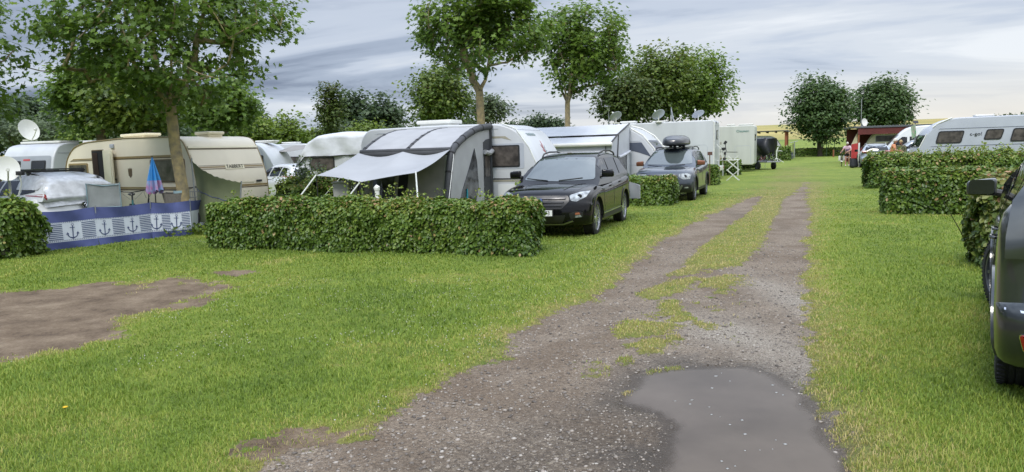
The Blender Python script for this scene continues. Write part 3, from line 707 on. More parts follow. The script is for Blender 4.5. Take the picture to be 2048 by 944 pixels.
def hedge(label, p0, L, Wd, H, dirx, seed, mname='hedge', dens=1500, size=.062, shoots=0, group='clipped beech hedges between the pitches', rust=.0, wild=.0, cat='hedge'):
    """p0: front corner on the ground, runs L metres along dirx, thickness Wd to the back"""
    r = np.random.default_rng(seed); dirx = Vector(dirx).normalized(); diry = Vector((-dirx.y, dirx.x, 0))
    if diry.dot(U3) < 0: diry = -diry
    rz = math.atan2(dirx.y, dirx.x)
    root = thing('beech_hedge', label, cat, p0, rz, group)
    ys = 1 if (Matrix.Rotation(rz, 3, 'Z') @ Vector((0, 1, 0))).dot(diry) > 0 else -1
    area = L * H * 2 + L * Wd + 2 * Wd * H; n = int(area * dens)
    pf = np.array([L * H, L * H * .35, L * Wd * 1.25, Wd * H, Wd * H]); pf /= pf.sum()
    face = r.choice(5, n, p=pf); a, b = r.random(n), r.random(n)
    x = np.where(face < 3, a * L, np.where(face == 3, 0, L)); y = np.where(face == 0, 0, np.where(face == 1, Wd, np.where(face == 2, b * Wd, a * Wd)))
    z = np.where(face == 2, H, .03 + b ** .9 * (H - .03))
    nr = np.array([[0, -1, 0], [0, 1, 0], [0, 0, 1], [-1, 0, 0], [1, 0, 0]], float)[face]
    cxm = np.stack([L / 2 + 0 * x, Wd / 2 + 0 * y, H * .45 + 0 * z], 1); ps = np.stack([x, y, z], 1)
    # rounded shoulders and an uneven clipped surface
    rr = .16
    for ax, lo, hi in ((0, 0, L), (1, 0, Wd), (2, -9, H)):
        pass
    inner = np.stack([np.clip(x, rr, L - rr), np.clip(y, rr, Wd - rr), np.clip(z, 0, H - rr)], 1)
    dv = ps - inner; dl = np.linalg.norm(dv, axis=1, keepdims=True); nr2 = dv / (dl + 1e-6); ps = np.where(dl > rr, inner + nr2 * rr, ps); nr = np.where(dl > .02, nr2 * .7 + nr * .3, nr)
    bulge = (fbm(ps[:, 0] * 2.1 + seed, ps[:, 2] * 2.4 + ps[:, 1] * 2.0, 7) - .5) * (.22 + wild) + (fbm(ps[:, 0] * 7 + seed, ps[:, 2] * 7 + ps[:, 1] * 5, 9) - .5) * .08
    depth = -r.exponential(.045, n) + bulge
    ps = ps + nr * depth[:, None]
    ps[:, 2] = np.maximum(ps[:, 2], .02)
    nn = nr + r.normal(0, .55, (n, 3)) + np.array([0, 0, .35]); D = r.normal(0, .6, (n, 3)) + np.array([0, 0, -.55]) + nr * .35
    S = size * (.55 + .75 * r.random(n)) * (1.0 + .0 * x)
    v = np.clip(.08 + .52 * r.random(n) + (fbm(ps[:, 0] * 1.2 + seed, ps[:, 2] * 2, 15) - .5) * .35, 0, .84)
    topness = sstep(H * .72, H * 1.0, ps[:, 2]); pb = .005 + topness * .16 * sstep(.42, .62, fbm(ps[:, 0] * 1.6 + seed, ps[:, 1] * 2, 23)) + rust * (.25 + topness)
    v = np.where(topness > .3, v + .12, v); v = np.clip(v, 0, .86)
    isb = r.random(n) < pb; v = np.where(isb, .84 + .16 * r.random(n), v)
    if shoots:
        for i in range(shoots):
            sx, sy = r.random() * L, r.random() * Wd; h = .12 + .3 * r.random() ** 2
            k = int(10 + h * 40); t = r.random(k)
            q = np.stack([sx + .05 * r.normal(size=k) + t * .06 * r.normal(), sy + .05 * r.normal(size=k), H + t * h], 1)
            ps = np.concatenate([ps, q]); nn = np.concatenate([nn, r.normal(0, 1, (k, 3)) + [0, 0, .6]]); D = np.concatenate([D, r.normal(0, 1, (k, 3))]); S = np.concatenate([S, size * (.5 + .4 * r.random(k))]); v = np.concatenate([v, .55 + .25 * r.random(k)])
    ps[:, 1] *= ys; nn[:, 1] *= ys; D[:, 1] *= ys
    leaves('foliage', ps, nn, D, S, OVAL, LM[mname], v, root)
    # dark box added so leaf gaps look shaded, with twigs the leaves hang on
    mb = MB(); tw = []
    def core(u, w): return (0, 0, 0)
    i0 = .13
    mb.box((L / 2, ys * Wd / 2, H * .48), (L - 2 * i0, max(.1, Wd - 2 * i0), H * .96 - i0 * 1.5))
    for i in range(int(L * 26)):
        xx, yy_ = r.random() * (L - .1) + .05, .06 + r.random() * (Wd - .12); lean = r.normal(0, .12, 2)
        mb.tube([(xx, ys * yy_, 0), (xx + lean[0] * .5, ys * (yy_ + lean[1] * .3), H * .4), (xx + lean[0], ys * (yy_ + lean[1] * .5), H * (.7 + .25 * r.random()))], [.009, .006, .003], 4)
    mb.build('twigs_shade_core', M['hedge_core'], root, smooth=False)
    return root
M['hedge_core'] = mat('hedge_twigs_shade', (.030, .036, .014), .95, nscale=14, col2=(.012, .012, .007), bump=1.0, bscale=30)  # dark tone stands in for shade between leaves; twig stems share it

def tree(name, label, base, fork, cen, rad, seed, ncl=160, nlf=45, lsize=.12, leafm='maple', tmpl=RHOMB, tr=.12, lean=(0, 0), bark='bark', csz=.34, egg=0.0, holes=.40, group=None, cat='tree', twig=.012, flat=.75, tint=.0, stems=None, bottom_cut=None, vis_min=.006):
    r = np.random.default_rng(seed); rnd = random.Random(seed)
    root = thing(name, label, cat, base, 0, group)
    base = Vector((0, 0, 0)); cen = Vector(cen); rx, ry, rzv = rad
    # clump centres inside an uneven egg
    pts = []
    while len(pts) < ncl:
        d = unit(r.normal(size=3)); q = r.random() ** .42
        ph = math.atan2(d[1], d[0]); lob = .66 + .62 * float(fbm(np.array([ph * 1.6 + seed]), np.array([d[2] * 2.4 + seed]), seed, 3)[0])
        p = np.array([d[0] * rx, d[1] * ry, d[2] * rzv]) * q * lob
        tt = p[2] / rzv; sc = 1 - egg * (tt if egg > 0 else -tt) * .6 ; p[0] *= sc; p[1] *= sc
        w = p + np.array(cen)
        if bottom_cut is not None and w[2] < bottom_cut: continue
        if float(fbm(np.array([w[0] * 1.1 / max(.4, csz * 2.6)]), np.array([w[2] * 1.1 / max(.4, csz * 2.6) + w[1] * .9]), seed + 3, 3)[0]) < holes: continue
        pts.append(w)
    pts = np.array(pts)
    # skeleton grown towards the clumps
    fk = Vector((lean[0], lean[1], fork)); nodes = [Vector((0, 0, 0)), Vector((lean[0] * .25 + .02, lean[1] * .3, fork * .35)), Vector((lean[0] * .65 - .02, lean[1] * .7, fork * .7)), fk]; par = [-1, 0, 1, 2]
    nl = stems or 3
    for i in range(nl):
        a = 6.283 * i / nl + rnd.random() * 1.2; hh = rzv * .55
        q1 = fk + Vector((math.cos(a) * rx * .16, math.sin(a) * ry * .16, hh * .45)); q2 = fk + Vector((math.cos(a) * rx * .24, math.sin(a) * ry * .24, hh * 1.0)); q3 = q2 + Vector((math.cos(a + .4) * rx * .1, math.sin(a + .4) * ry * .1, hh * .55))
        nodes.append(q1); par.append(3); nodes.append(q2); par.append(len(nodes) - 2); nodes.append(q3); par.append(len(nodes) - 2)
    order = np.argsort(((pts - np.array(fk)) ** 2).sum(1)); tips = []
    NA = np.array([list(q) for q in nodes])
    for k in order:
        c = pts[k]; cand = np.arange(3, len(nodes)); dd = NA[cand] - c; dist = np.sqrt((dd ** 2).sum(1)) + .5 * np.maximum(0, dd[:, 2]) 
        j = int(cand[np.argmin(dist)]); a = NA[j]; Lg = np.linalg.norm(c - a); ns = max(1, int(Lg / max(.35, csz * 1.1))); prev = j
        for s_ in range(1, ns + 1):
            t = s_ / ns; p = a + (c - a) * t + r.normal(0, .04 * Lg, 3) * (1 - t) + np.array([0, 0, -.10 * Lg * math.sin(t * 3.14)])
            nodes.append(Vector(p)); par.append(prev); prev = len(nodes) - 1; NA = np.vstack([NA, p[None]])
        tips.append(prev)
    acc = [0.0] * len(nodes)
    for i in range(len(nodes) - 1, 0, -1):
        if acc[i] == 0: acc[i] = twig ** 2.2
        acc[par[i]] += acc[i]
    rr_ = [q ** (1 / 2.2) for q in acc]; k0 = tr / rr_[3]
    rr_ = [max(.004, q * (k0 if q > .2 * rr_[3] else (k0 * .6 + .4))) for q in rr_]; rr_[3] = tr * .93; rr_[2] = tr; rr_[1] = tr * 1.06; rr_[0] = tr * 1.45
    mb = MB()
    flare = nodes[0] + (nodes[1] - nodes[0]) * .22
    mb.tube([nodes[0] - Vector((0, 0, .1)), flare, nodes[1], nodes[2], nodes[3]], [tr * 1.5, tr * 1.12, tr * 1.05, tr, tr * .93], 12)
    lb = MB()
    for i in range(4, len(nodes)):
        a, b = nodes[par[i]], nodes[i]
        if rr_[i] < vis_min: continue
        ra = min(rr_[par[i]], rr_[i] * 1.25) if par[i] > 3 else min(rr_[i] * 1.3, tr)
        lb.tube([a - (b - a) * .04, (a + b) / 2 + Vector(r.normal(0, .02, 3)) * (b - a).length, b], [ra, (ra + rr_[i]) / 2, rr_[i] * .95], 6 if rr_[i] > .02 else 4)
    mb.build('trunk', M[bark], root, ang=60)
    if lb.f: lb.build('limbs', M[bark], root, ang=60)
    n = ncl * nlf; cid = np.repeat(np.arange(ncl), nlf)
    sg = csz * (.6 + .8 * r.random(ncl))[cid][:, None]
    C = pts[cid] + np.clip(r.normal(0, 1, (n, 3)), -2, 2) * sg * np.array([1, 1, flat * .8])
    outw = unit(C - np.array(cen)); Nn = r.normal(0, .55, (n, 3)) + np.array([0, 0, 1.0]) + outw * .5
    D = r.normal(0, .7, (n, 3)) + outw * .7 + np.array([0, 0, -.45])
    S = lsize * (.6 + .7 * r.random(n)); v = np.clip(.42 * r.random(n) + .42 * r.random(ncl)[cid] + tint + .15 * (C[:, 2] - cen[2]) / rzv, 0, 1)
    leaves('crown', C, Nn, D, S, tmpl, LM[leafm], v, root)
    return root

# ---------------------------------------------------------------- hedges
h = G(1060, 516); h0 = G(410, 499)
hedge('long clipped beech hedge across the left foreground, in front of the black car', h, (h0 - h).length, .85, .90, (h0 - h), 1, dens=2700, size=.064, rust=.03, shoots=26, wild=.06)
def chedge(lab, px, py, L, Wd, H, side, seed, **k):
    c = G(px, py); hedge(lab, c, L, Wd, H, V3 * side, seed, **k)
chedge('short beech hedge between the black car and the dark blue car', 1343, 413, 5.0, .95, .86, -1, 2, dens=1500, size=.075)
chedge('beech hedge end directly behind the dark blue car with the roof box', 1436, 371, 5.0, .9, .88, -1, 3, dens=700, size=.09)
chedge('dark beech hedge behind the white folding rack', 1480, 350, 4.5, .9, .88, -1, 4, dens=500, size=.10)
chedge('low beech hedge beside the beige motorhome with the stripe', 1515, 339, 6, .9, .90, -1, 5, dens=350, size=.12)
chedge('small hedge behind the white rotary dryer base', 1580, 321, 4.5, 1.2, 1.35, -1, 6, dens=200, size=.15)
hedge('low dark hedge along the meadow under the round ash tree', G(1590, 314), 6.6, 1.0, .95, V3, 7, dens=170, size=.17)
chedge('rust tinged beech hedge beside the dark grey car at the right', 1962, 541, 5.0, .85, 1.16, 1, 8, dens=2300, size=.08, mname='hedge_rust', rust=.05, wild=.1)
chedge('middle beech hedge on the right with reddish top leaves', 1768, 430, 9, 1.0, .98, 1, 9, dens=1400, size=.078, rust=.04, shoots=8)
chedge('tall shaggy beech hedge on the right with long shoots', 1735, 378, 12, 1.6, 1.12, 1, 10, dens=700, size=.095, shoots=150, wild=.25, rust=.03)
hedge('leafy green hedge end at the left edge, beside the anchor windbreak', G(34, 521), 4.5, .95, .98, (-1, -.12, 0), 11, dens=1500, size=.085, shoots=26, wild=.3, mname='hedge')
hedge('unclipped bush behind the long hedge, left of the grey canopy', P(658, 400, 19.5) * Vector((1, 1, 0)) if False else Vector((P(658, 400, 19.5).x, 19.5, 0)), 1.75, 1.3, 1.05, -V3, 12, dens=1100, size=.08, shoots=40, wild=.5, group='bushes behind the long hedge', cat='bush')
hedge('rounded green bush beside the cream caravan', Vector((P(606, 400, 21.5).x, 21.5, 0)), 1.1, 1.2, .98, -V3, 13, dens=900, size=.08, shoots=10, wild=.4, group='bushes behind the long hedge', cat='bush')

# ---------------------------------------------------------------- trees
def tpx(name, label, cx_, wpx, ytop, ybot, Y, tx=None, ty=None, fork_y=None, **k):
    """crown centre column, width, top and bottom rows read off at distance Y; builds at real size there"""
    top = P(cx_, ytop, Y); bot = P(cx_, ybot, Y); l = P(cx_ - wpx / 2, (ytop + ybot) / 2, Y); rr2 = P(cx_ + wpx / 2, (ytop + ybot) / 2, Y)
    rx = (rr2.x - l.x) / 2; rzv = (top.z - bot.z) / 2; bx = P(tx if tx else cx_, 300, Y).x
    gz = float(terrain(np.array([bx]), np.array([Y]))[0])
    cen = Vector((P(cx_, (ytop + ybot) / 2, Y).x - bx, 0, bot.z + rzv - gz))
    fork = (P(tx or cx_, fork_y, Y).z - gz) if fork_y else max(.3, cen.z - rzv * .75)
    return tree(name, label, Vector((bx, Y, gz)), fork, cen, (rx, rx, rzv), **k)
# big maple in front of the cream caravan
b1 = G(374, 470)
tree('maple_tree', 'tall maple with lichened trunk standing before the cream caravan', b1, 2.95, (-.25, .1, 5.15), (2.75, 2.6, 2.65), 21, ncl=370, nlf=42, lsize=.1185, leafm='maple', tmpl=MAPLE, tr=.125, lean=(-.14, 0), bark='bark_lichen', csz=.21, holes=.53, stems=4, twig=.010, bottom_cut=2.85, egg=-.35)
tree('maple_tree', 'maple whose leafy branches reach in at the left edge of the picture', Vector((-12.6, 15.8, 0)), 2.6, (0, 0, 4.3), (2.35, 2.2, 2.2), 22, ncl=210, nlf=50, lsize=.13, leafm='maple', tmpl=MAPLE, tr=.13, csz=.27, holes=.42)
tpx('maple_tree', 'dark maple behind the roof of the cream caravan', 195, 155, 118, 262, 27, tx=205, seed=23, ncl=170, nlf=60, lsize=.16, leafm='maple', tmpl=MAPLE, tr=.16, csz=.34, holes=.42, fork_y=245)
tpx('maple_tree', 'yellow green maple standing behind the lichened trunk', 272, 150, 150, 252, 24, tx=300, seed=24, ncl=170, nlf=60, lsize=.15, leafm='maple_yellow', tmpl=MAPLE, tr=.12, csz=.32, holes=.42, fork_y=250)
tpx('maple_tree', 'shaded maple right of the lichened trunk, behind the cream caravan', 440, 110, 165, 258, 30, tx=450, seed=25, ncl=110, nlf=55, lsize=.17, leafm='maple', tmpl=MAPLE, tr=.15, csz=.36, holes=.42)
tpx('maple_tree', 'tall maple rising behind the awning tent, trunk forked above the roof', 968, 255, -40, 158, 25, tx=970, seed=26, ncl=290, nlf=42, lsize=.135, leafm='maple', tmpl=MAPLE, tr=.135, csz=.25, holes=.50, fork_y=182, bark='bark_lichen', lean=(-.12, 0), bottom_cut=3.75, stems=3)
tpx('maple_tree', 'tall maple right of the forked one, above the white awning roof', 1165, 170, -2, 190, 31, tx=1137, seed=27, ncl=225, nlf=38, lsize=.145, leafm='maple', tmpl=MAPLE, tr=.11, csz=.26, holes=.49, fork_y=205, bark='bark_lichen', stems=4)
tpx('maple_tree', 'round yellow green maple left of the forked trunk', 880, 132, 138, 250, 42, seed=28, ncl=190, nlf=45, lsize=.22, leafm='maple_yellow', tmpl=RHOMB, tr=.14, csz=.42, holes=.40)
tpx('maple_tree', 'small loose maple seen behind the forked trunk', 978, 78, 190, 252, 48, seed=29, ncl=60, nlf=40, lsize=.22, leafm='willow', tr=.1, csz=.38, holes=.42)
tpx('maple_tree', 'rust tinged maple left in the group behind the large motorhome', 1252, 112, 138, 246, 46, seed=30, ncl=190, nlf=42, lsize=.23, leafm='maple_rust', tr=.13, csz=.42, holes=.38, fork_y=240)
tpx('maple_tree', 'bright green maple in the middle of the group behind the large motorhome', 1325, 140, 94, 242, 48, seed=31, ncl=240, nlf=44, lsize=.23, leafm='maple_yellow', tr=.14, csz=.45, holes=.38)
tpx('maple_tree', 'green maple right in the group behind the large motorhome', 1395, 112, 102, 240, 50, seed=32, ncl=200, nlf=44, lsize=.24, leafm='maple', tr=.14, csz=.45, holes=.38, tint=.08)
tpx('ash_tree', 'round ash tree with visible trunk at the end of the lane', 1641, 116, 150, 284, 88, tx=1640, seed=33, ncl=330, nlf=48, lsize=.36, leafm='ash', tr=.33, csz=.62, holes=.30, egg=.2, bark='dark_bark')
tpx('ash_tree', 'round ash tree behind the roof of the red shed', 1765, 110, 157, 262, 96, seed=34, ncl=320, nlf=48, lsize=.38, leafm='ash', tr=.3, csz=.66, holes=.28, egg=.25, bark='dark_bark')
# woods and shrubs beyond the site
far = [(-10, 90, 190, 300, 75, 'dark'), (22, 90, 188, 300, 80, 'dark'), (62, 80, 192, 300, 82, 'dark'), (100, 60, 208, 300, 84, 'dark'), (148, 60, 232, 300, 95, 'dark'), (185, 70, 240, 300, 98, 'dark'),
       (392, 70, 200, 300, 85, 'dark'), (428, 76, 192, 300, 82, 'dark'), (474, 82, 204, 300, 80, 'dark'), (508, 46, 224, 295, 86, 'dark'),
       (700, 70, 184, 290, 78, 'dark'), (765, 68, 186, 288, 74, 'dark')]
for i, (c_, w_, t_, b_, Y_, lm) in enumerate(far):
    where = ['at the left edge', 'above the left satellite dish', 'right of the left satellite dish', 'sloping down beside the dish', 'left of the dark maple trunk', 'under the dark maple', 'just right of the lichened trunk', 'right of the lichened trunk, second', 'above the cream caravan rear, tallest there', 'last and lowest right of the cream caravan roof', 'left of the pair above the silver covered caravan', 'right of the pair above the silver covered caravan'][i]
    tpx('poplar_tree', 'dark distant poplar ' + where, c_, w_, t_, b_, Y_, seed=40 + i, ncl=110, nlf=42, lsize=.42, leafm=lm, tr=.25, csz=.62, holes=.25, egg=.3, group='poplars far behind the pitches', bark='dark_bark', vis_min=.05)
shr = [(30, 150, 232, 300, 55, 'willow'), (115, 110, 240, 300, 52, 'willow'), (180, 90, 236, 300, 50, 'bright'), (255, 90, 240, 300, 50, 'willow'), (325, 80, 238, 300, 52, 'dark'), (395, 90, 244, 300, 55, 'willow'),
       (508, 72, 240, 300, 45, 'bright'), (570, 68, 234, 300, 47, 'bright'), (625, 60, 262, 300, 60, 'bright'), (672, 56, 252, 300, 60, 'willow'), (735, 44, 244, 300, 56, 'bright'), (800, 60, 254, 300, 60, 'willow'),
       (858, 60, 242, 290, 62, 'willow'), (935, 60, 238, 290, 64, 'willow'), (1030, 60, 246, 290, 66, 'dark'), (1075, 26, 235, 275, 60, 'dark'), (1108, 30, 243, 280, 60, 'dark'), (640, 70, 258, 300, 110, 'dark'), (600, 80, 262, 300, 120, 'dark')]
adj = {'willow': 'grey green willow shrub', 'bright': 'yellow green shrub', 'dark': 'dark green shrub'}
wh = ['behind the left satellite dish', 'behind the grey caravan roof', 'at the foot of the dark maple', 'above the cream caravan front', 'left of the lichened trunk', 'right of the lichened trunk', 'behind the cream caravan rear end', 'right of the cream caravan rear end', 'above the small white caravan', 'left of the covered caravan roof', 'between the two tall poplars', 'right of the tall poplars', 'under the round yellow green maple', 'behind the white roof hatch', 'behind the awning caravan roof', 'small and peeking over the caravan front', 'small and left of the second tall maple trunk', 'far off above the small white caravans', 'farthest low one left of the thin reddish tree']
for i, (c_, w_, t_, b_, Y_, lm) in enumerate(shr):
    tpx('shrub', adj[lm] + ' ' + wh[i], c_, w_, t_, b_, Y_, seed=70 + i, ncl=60, nlf=44, lsize=.26, leafm=lm, tr=.06, csz=.45, holes=.2, egg=.2, group='shrubs behind the pitches', cat='shrub', bark='dark_bark', vis_min=.03)
tpx('slender_tree', 'slender reddish green tree left of the two dark poplars', 661, 42, 160, 275, 50, seed=95, ncl=80, nlf=40, lsize=.2, leafm='maple_rust', tr=.09, csz=.33, holes=.36)
for i, (c_, w_, t_) in enumerate([(1975, 30, 233), (2010, 40, 234), (2040, 30, 232)]):
    tpx('shrub', ['distant tree on the hill crest above the long white caravan, left one', 'distant tree on the hill crest above the long white caravan, middle one', 'distant tree on the hill crest at the right edge'][i], c_, w_, t_, 250, 410, seed=97 + i, ncl=40, nlf=30, lsize=1.6, leafm='dark', tr=.3, csz=1.6, holes=.1, group='trees on the hill crest', cat='tree', bark='dark_bark', vis_min=.2)
# tall weed behind the hedge
def weed(p, h, seed, label):
    r = np.random.default_rng(seed); root = thing('wild_plant', label, 'plant', p)
    mb = MB(); C = []
    for i in range(7):
        a = r.random() * 6.28; q = [(0, 0, 0), (math.cos(a) * .12, math.sin(a) * .12, h * .5), (math.cos(a) * .3, math.sin(a) * .3, h * (.75 + .25 * r.random()))]
        mb.tube(q, [.008, .006, .003], 5)
        for t in np.linspace(.35, 1, 26):
            c = np.array(q[1]) * (1 - t) * 2 + np.array(q[2]) * (2 * t - 1) if t > .5 else np.array(q[1]) * 2 * t
            for _ in range(4): C.append(c + r.normal(0, .07, 3))
    mb.build('stem', LM['bright'], root); C = np.array(C); n = len(C)
    leaves('leaf_sprays', C, r.normal(0, .6, (n, 3)) + [0, 0, 1], r.normal(0, 1, (n, 3)), .06 + .04 * r.random(n), RHOMB, LM['willow'], r.random(n), root)
weed(Vector((P(622, 380, 20.4).x, 20.4, 0)), 1.75, 3, 'tall feathery weed rising from the bush beside the canopy')
# nettles round the maple trunk
def tuft(p, rad, h, n, seed, label, cat='plant'):
    r = np.random.default_rng(seed); a = r.random(n) * 6.28; d = rad * np.sqrt(r.random(n)); z = h * r.random(n) ** .8 * (1 - .5 * (d / rad))
    C = np.stack([d * np.cos(a), d * np.sin(a) * .7, z + .02], 1)
    root = thing('weed_tuft', label, cat, p); mb = MB()
    for i in range(0, n, 14): mb.tube([(C[i, 0] * .8, C[i, 1] * .8, 0), tuple(C[i])], [.003, .002], 4)
    mb.build('stem', LM['bright'], root)
    leaves('leaf_blades', C, r.normal(0, .5, (n, 3)) + [0, 0, .7], r.normal(0, 1, (n, 3)) + [0, 0, .4], .05 + .04 * r.random(n), OVAL, LM['bright'], r.random(n) * .8, root)
tuft(b1 + Vector((.1, -.15, 0)), .75, .30, 520, 5, 'green weeds growing around the foot of the lichened trunk')
# ================================================================ CARS
def interp(pts, t):
    """pts sorted list of (t, v)"""
    if t <= pts[0][0]: return pts[0][1]
    for (a, va), (b, vb) in zip(pts, pts[1:]):
        if t <= b: return va + (vb - va) * (t - a) / (b - a)
    return pts[-1][1]
def catmull(poly, sub=3):
    out = []; k = len(poly)
    for i in range(k):
        p0, p1, p2, p3 = [Vector(poly[(i + j - 1) % k]) for j in range(4)]
        for s in range(sub):
            t = s / sub
            q = .5 * ((2 * p1) + (-p0 + p2) * t + (2 * p0 - 5 * p1 + 4 * p2 - p3) * t * t + (-p0 + 3 * p1 - 3 * p2 + p3) * t ** 3)
            out.append((q.x, q.y))
    return out
SUV = dict(hw=.92, wheel=.352, ax=(1.36, -1.33),
    low=[(-1.9, .26), (-2.10, .30), (-2.22, .45), (-2.255, .62), (-2.19, .74), (-2.15, .95), (-2.06, 1.10), (-1.6, 1.10), (-.8, 1.06), (0, 1.02), (.7, 1.0), (1.02, 1.02), (1.35, 1.015), (1.75, .975), (2.06, .91), (2.19, .79), (2.24, .62), (2.25, .45), (2.16, .30), (1.95, .24), (1.0, .23), (0, .23), (-1.0, .23)],
    top=[(1.12, .97), (.98, 1.06), (.60, 1.31), (.28, 1.50), (.02, 1.585), (-.5, 1.63), (-1.1, 1.63), (-1.60, 1.585), (-1.85, 1.53), (-2.02, 1.34), (-2.12, 1.10), (-2.08, .97)],
    wtop=[(.95, .875), (1.1, .86), (1.35, .775), (1.55, .69), (1.66, .65)],
    side=[[(.78, 1.085), (-.06, 1.10), (-.10, 1.475), (.16, 1.47), (.42, 1.36)], [(-.16, 1.10), (-1.02, 1.135), (-1.08, 1.505), (-.22, 1.495)], [(-1.10, 1.135), (-1.62, 1.20), (-1.70, 1.40), (-1.60, 1.475), (-1.18, 1.50)]],
    screen=(.76, 1.085, .60, 1.52), rearscreen=(.66, 1.14, .53, 1.47))
def lower_body(c, name, paint, parent):
    prof = catmull(c['low'], 3); hw = c['hw']; st = []
    fr, rr = c.get('sweep', (.27, .20))
    def X(x, z, t, ins):
        e = sstep(.9, 2.2, abs(x)) if abs(x) > .9 else 0
        x2 = x - (1 if x > 0 else -1) * (fr if x > 0 else rr) * t ** 3.2 * float(e)
        z2 = z - (.055 * t ** 3 if z > .7 else 0)
        zc = .62; z2 = zc + (z2 - zc) * (1 - ins * 2.2); x2 = x2 * (1 - ins * .42)
        return x2, z2
    ts = [(-1, 0), (-.985, 0), (-.93, 0), (-.82, 0), (-.65, 0), (-.4, 0), (-.15, 0)]
    spec = [(.0, 0, 0), (.35, 0, 0), (.6, 0, 0), (.78, 0, 0), (.88, 0, 0), (.945, .012, 0), (.98, .04, 0), (1.0, .085, 0), (1.012, .20, 0), (1.014, .34, 0)]
    spec = [(-a, b, 0) for a, b, _ in spec[:0:-1]] + spec
    vs = []; k = len(prof)
    for t, ins, _ in spec:
        for x, z in prof:
            a, b = X(x, z, abs(min(1, max(-1, t))), ins); vs.append((a, t * hw, b))
    fs = []
    for i in range(len(spec) - 1):
        for j in range(k): fs.append((i * k + j, i * k + (j + 1) % k, (i + 1) * k + (j + 1) % k, (i + 1) * k + j))
    fs.append(tuple(range(k))[::-1]); fs.append(tuple((len(spec) - 1) * k + j for j in range(k)))
    mb = MB(); mb.add(vs, fs); o = mb.build(name, [paint, M['black_plastic']], None)
    # cut the wheel arches
    cut = MB(); wr = c['wheel'] + .055
    for ax in c['ax']:
        for s in (-1, 1):
            q = MB(); y0, y1 = s * (hw - .30), s * (hw + .2)
            cut.lathe([(0, y0), (wr, y0), (wr, y1), (0, y1)], 36, (ax, 0, c['wheel'] + .01), 'y')
    co_ = cut.build('cut', M['black_plastic'], None)
    bmx = bmesh.new(); bmx.from_mesh(co_.data); bmesh.ops.remove_doubles(bmx, verts=bmx.verts, dist=1e-4); bmesh.ops.recalc_face_normals(bmx, faces=bmx.faces); bmx.to_mesh(co_.data); bmx.free()
    md = o.modifiers.new('b', 'BOOLEAN'); md.object = co_; md.operation = 'DIFFERENCE'; md.solver = 'EXACT'
    try: md.material_mode = 'TRANSFER'
    except Exception: pass
    dg = bpy.context.evaluated_depsgraph_get(); me = bpy.data.meshes.new_from_object(o.evaluated_get(dg))
    o.modifiers.clear(); o.data = me; bpy.data.objects.remove(co_); finish(me, 32); me.name = name
    o.parent = parent
    return o
def upper_body(c, name, paint, parent):
    T_ = c['top']; ext = [(2 * T_[0][0] - T_[1][0], 2 * T_[0][1] - T_[1][1])] + T_ + [(2 * T_[-1][0] - T_[-2][0], 2 * T_[-1][1] - T_[-2][1])]
    prof = catmull(ext, 2)[2:2 * len(T_) + 1]
    vs = []; k = len(prof); sp = [0, .3, .55, .75, .88, .95, 1.0]; sp = [-q for q in sp[:0:-1]] + sp
    zt = max(p[1] for p in prof)
    for t in sp:
        for x, z in prof:
            a = abs(t); w = interp(c['wtop'], z)
            rf = float(sstep(1.2, zt - .08, z)); z2 = z - rf * (.03 * a * a + .05 * max(0, (a - .8) / .2) ** 2)
            x2 = x - (.10 if x > 0 else -.07) * a ** 2.4 * float(sstep(.95, 1.15, z)) * (1 if abs(x) > .3 else abs(x) / .3)
            vs.append((x2, t * w, z2))
    fs = []
    for i in range(len(sp) - 1):
        for j in range(k): fs.append((i * k + j, i * k + (j + 1) % k, (i + 1) * k + (j + 1) % k, (i + 1) * k + j))
    fs.append(tuple(range(k))[::-1]); fs.append(tuple((len(sp) - 1) * k + j for j in range(k)))
    mb = MB(); mb.add(vs, fs); return mb.build(name, paint, parent, ang=40)
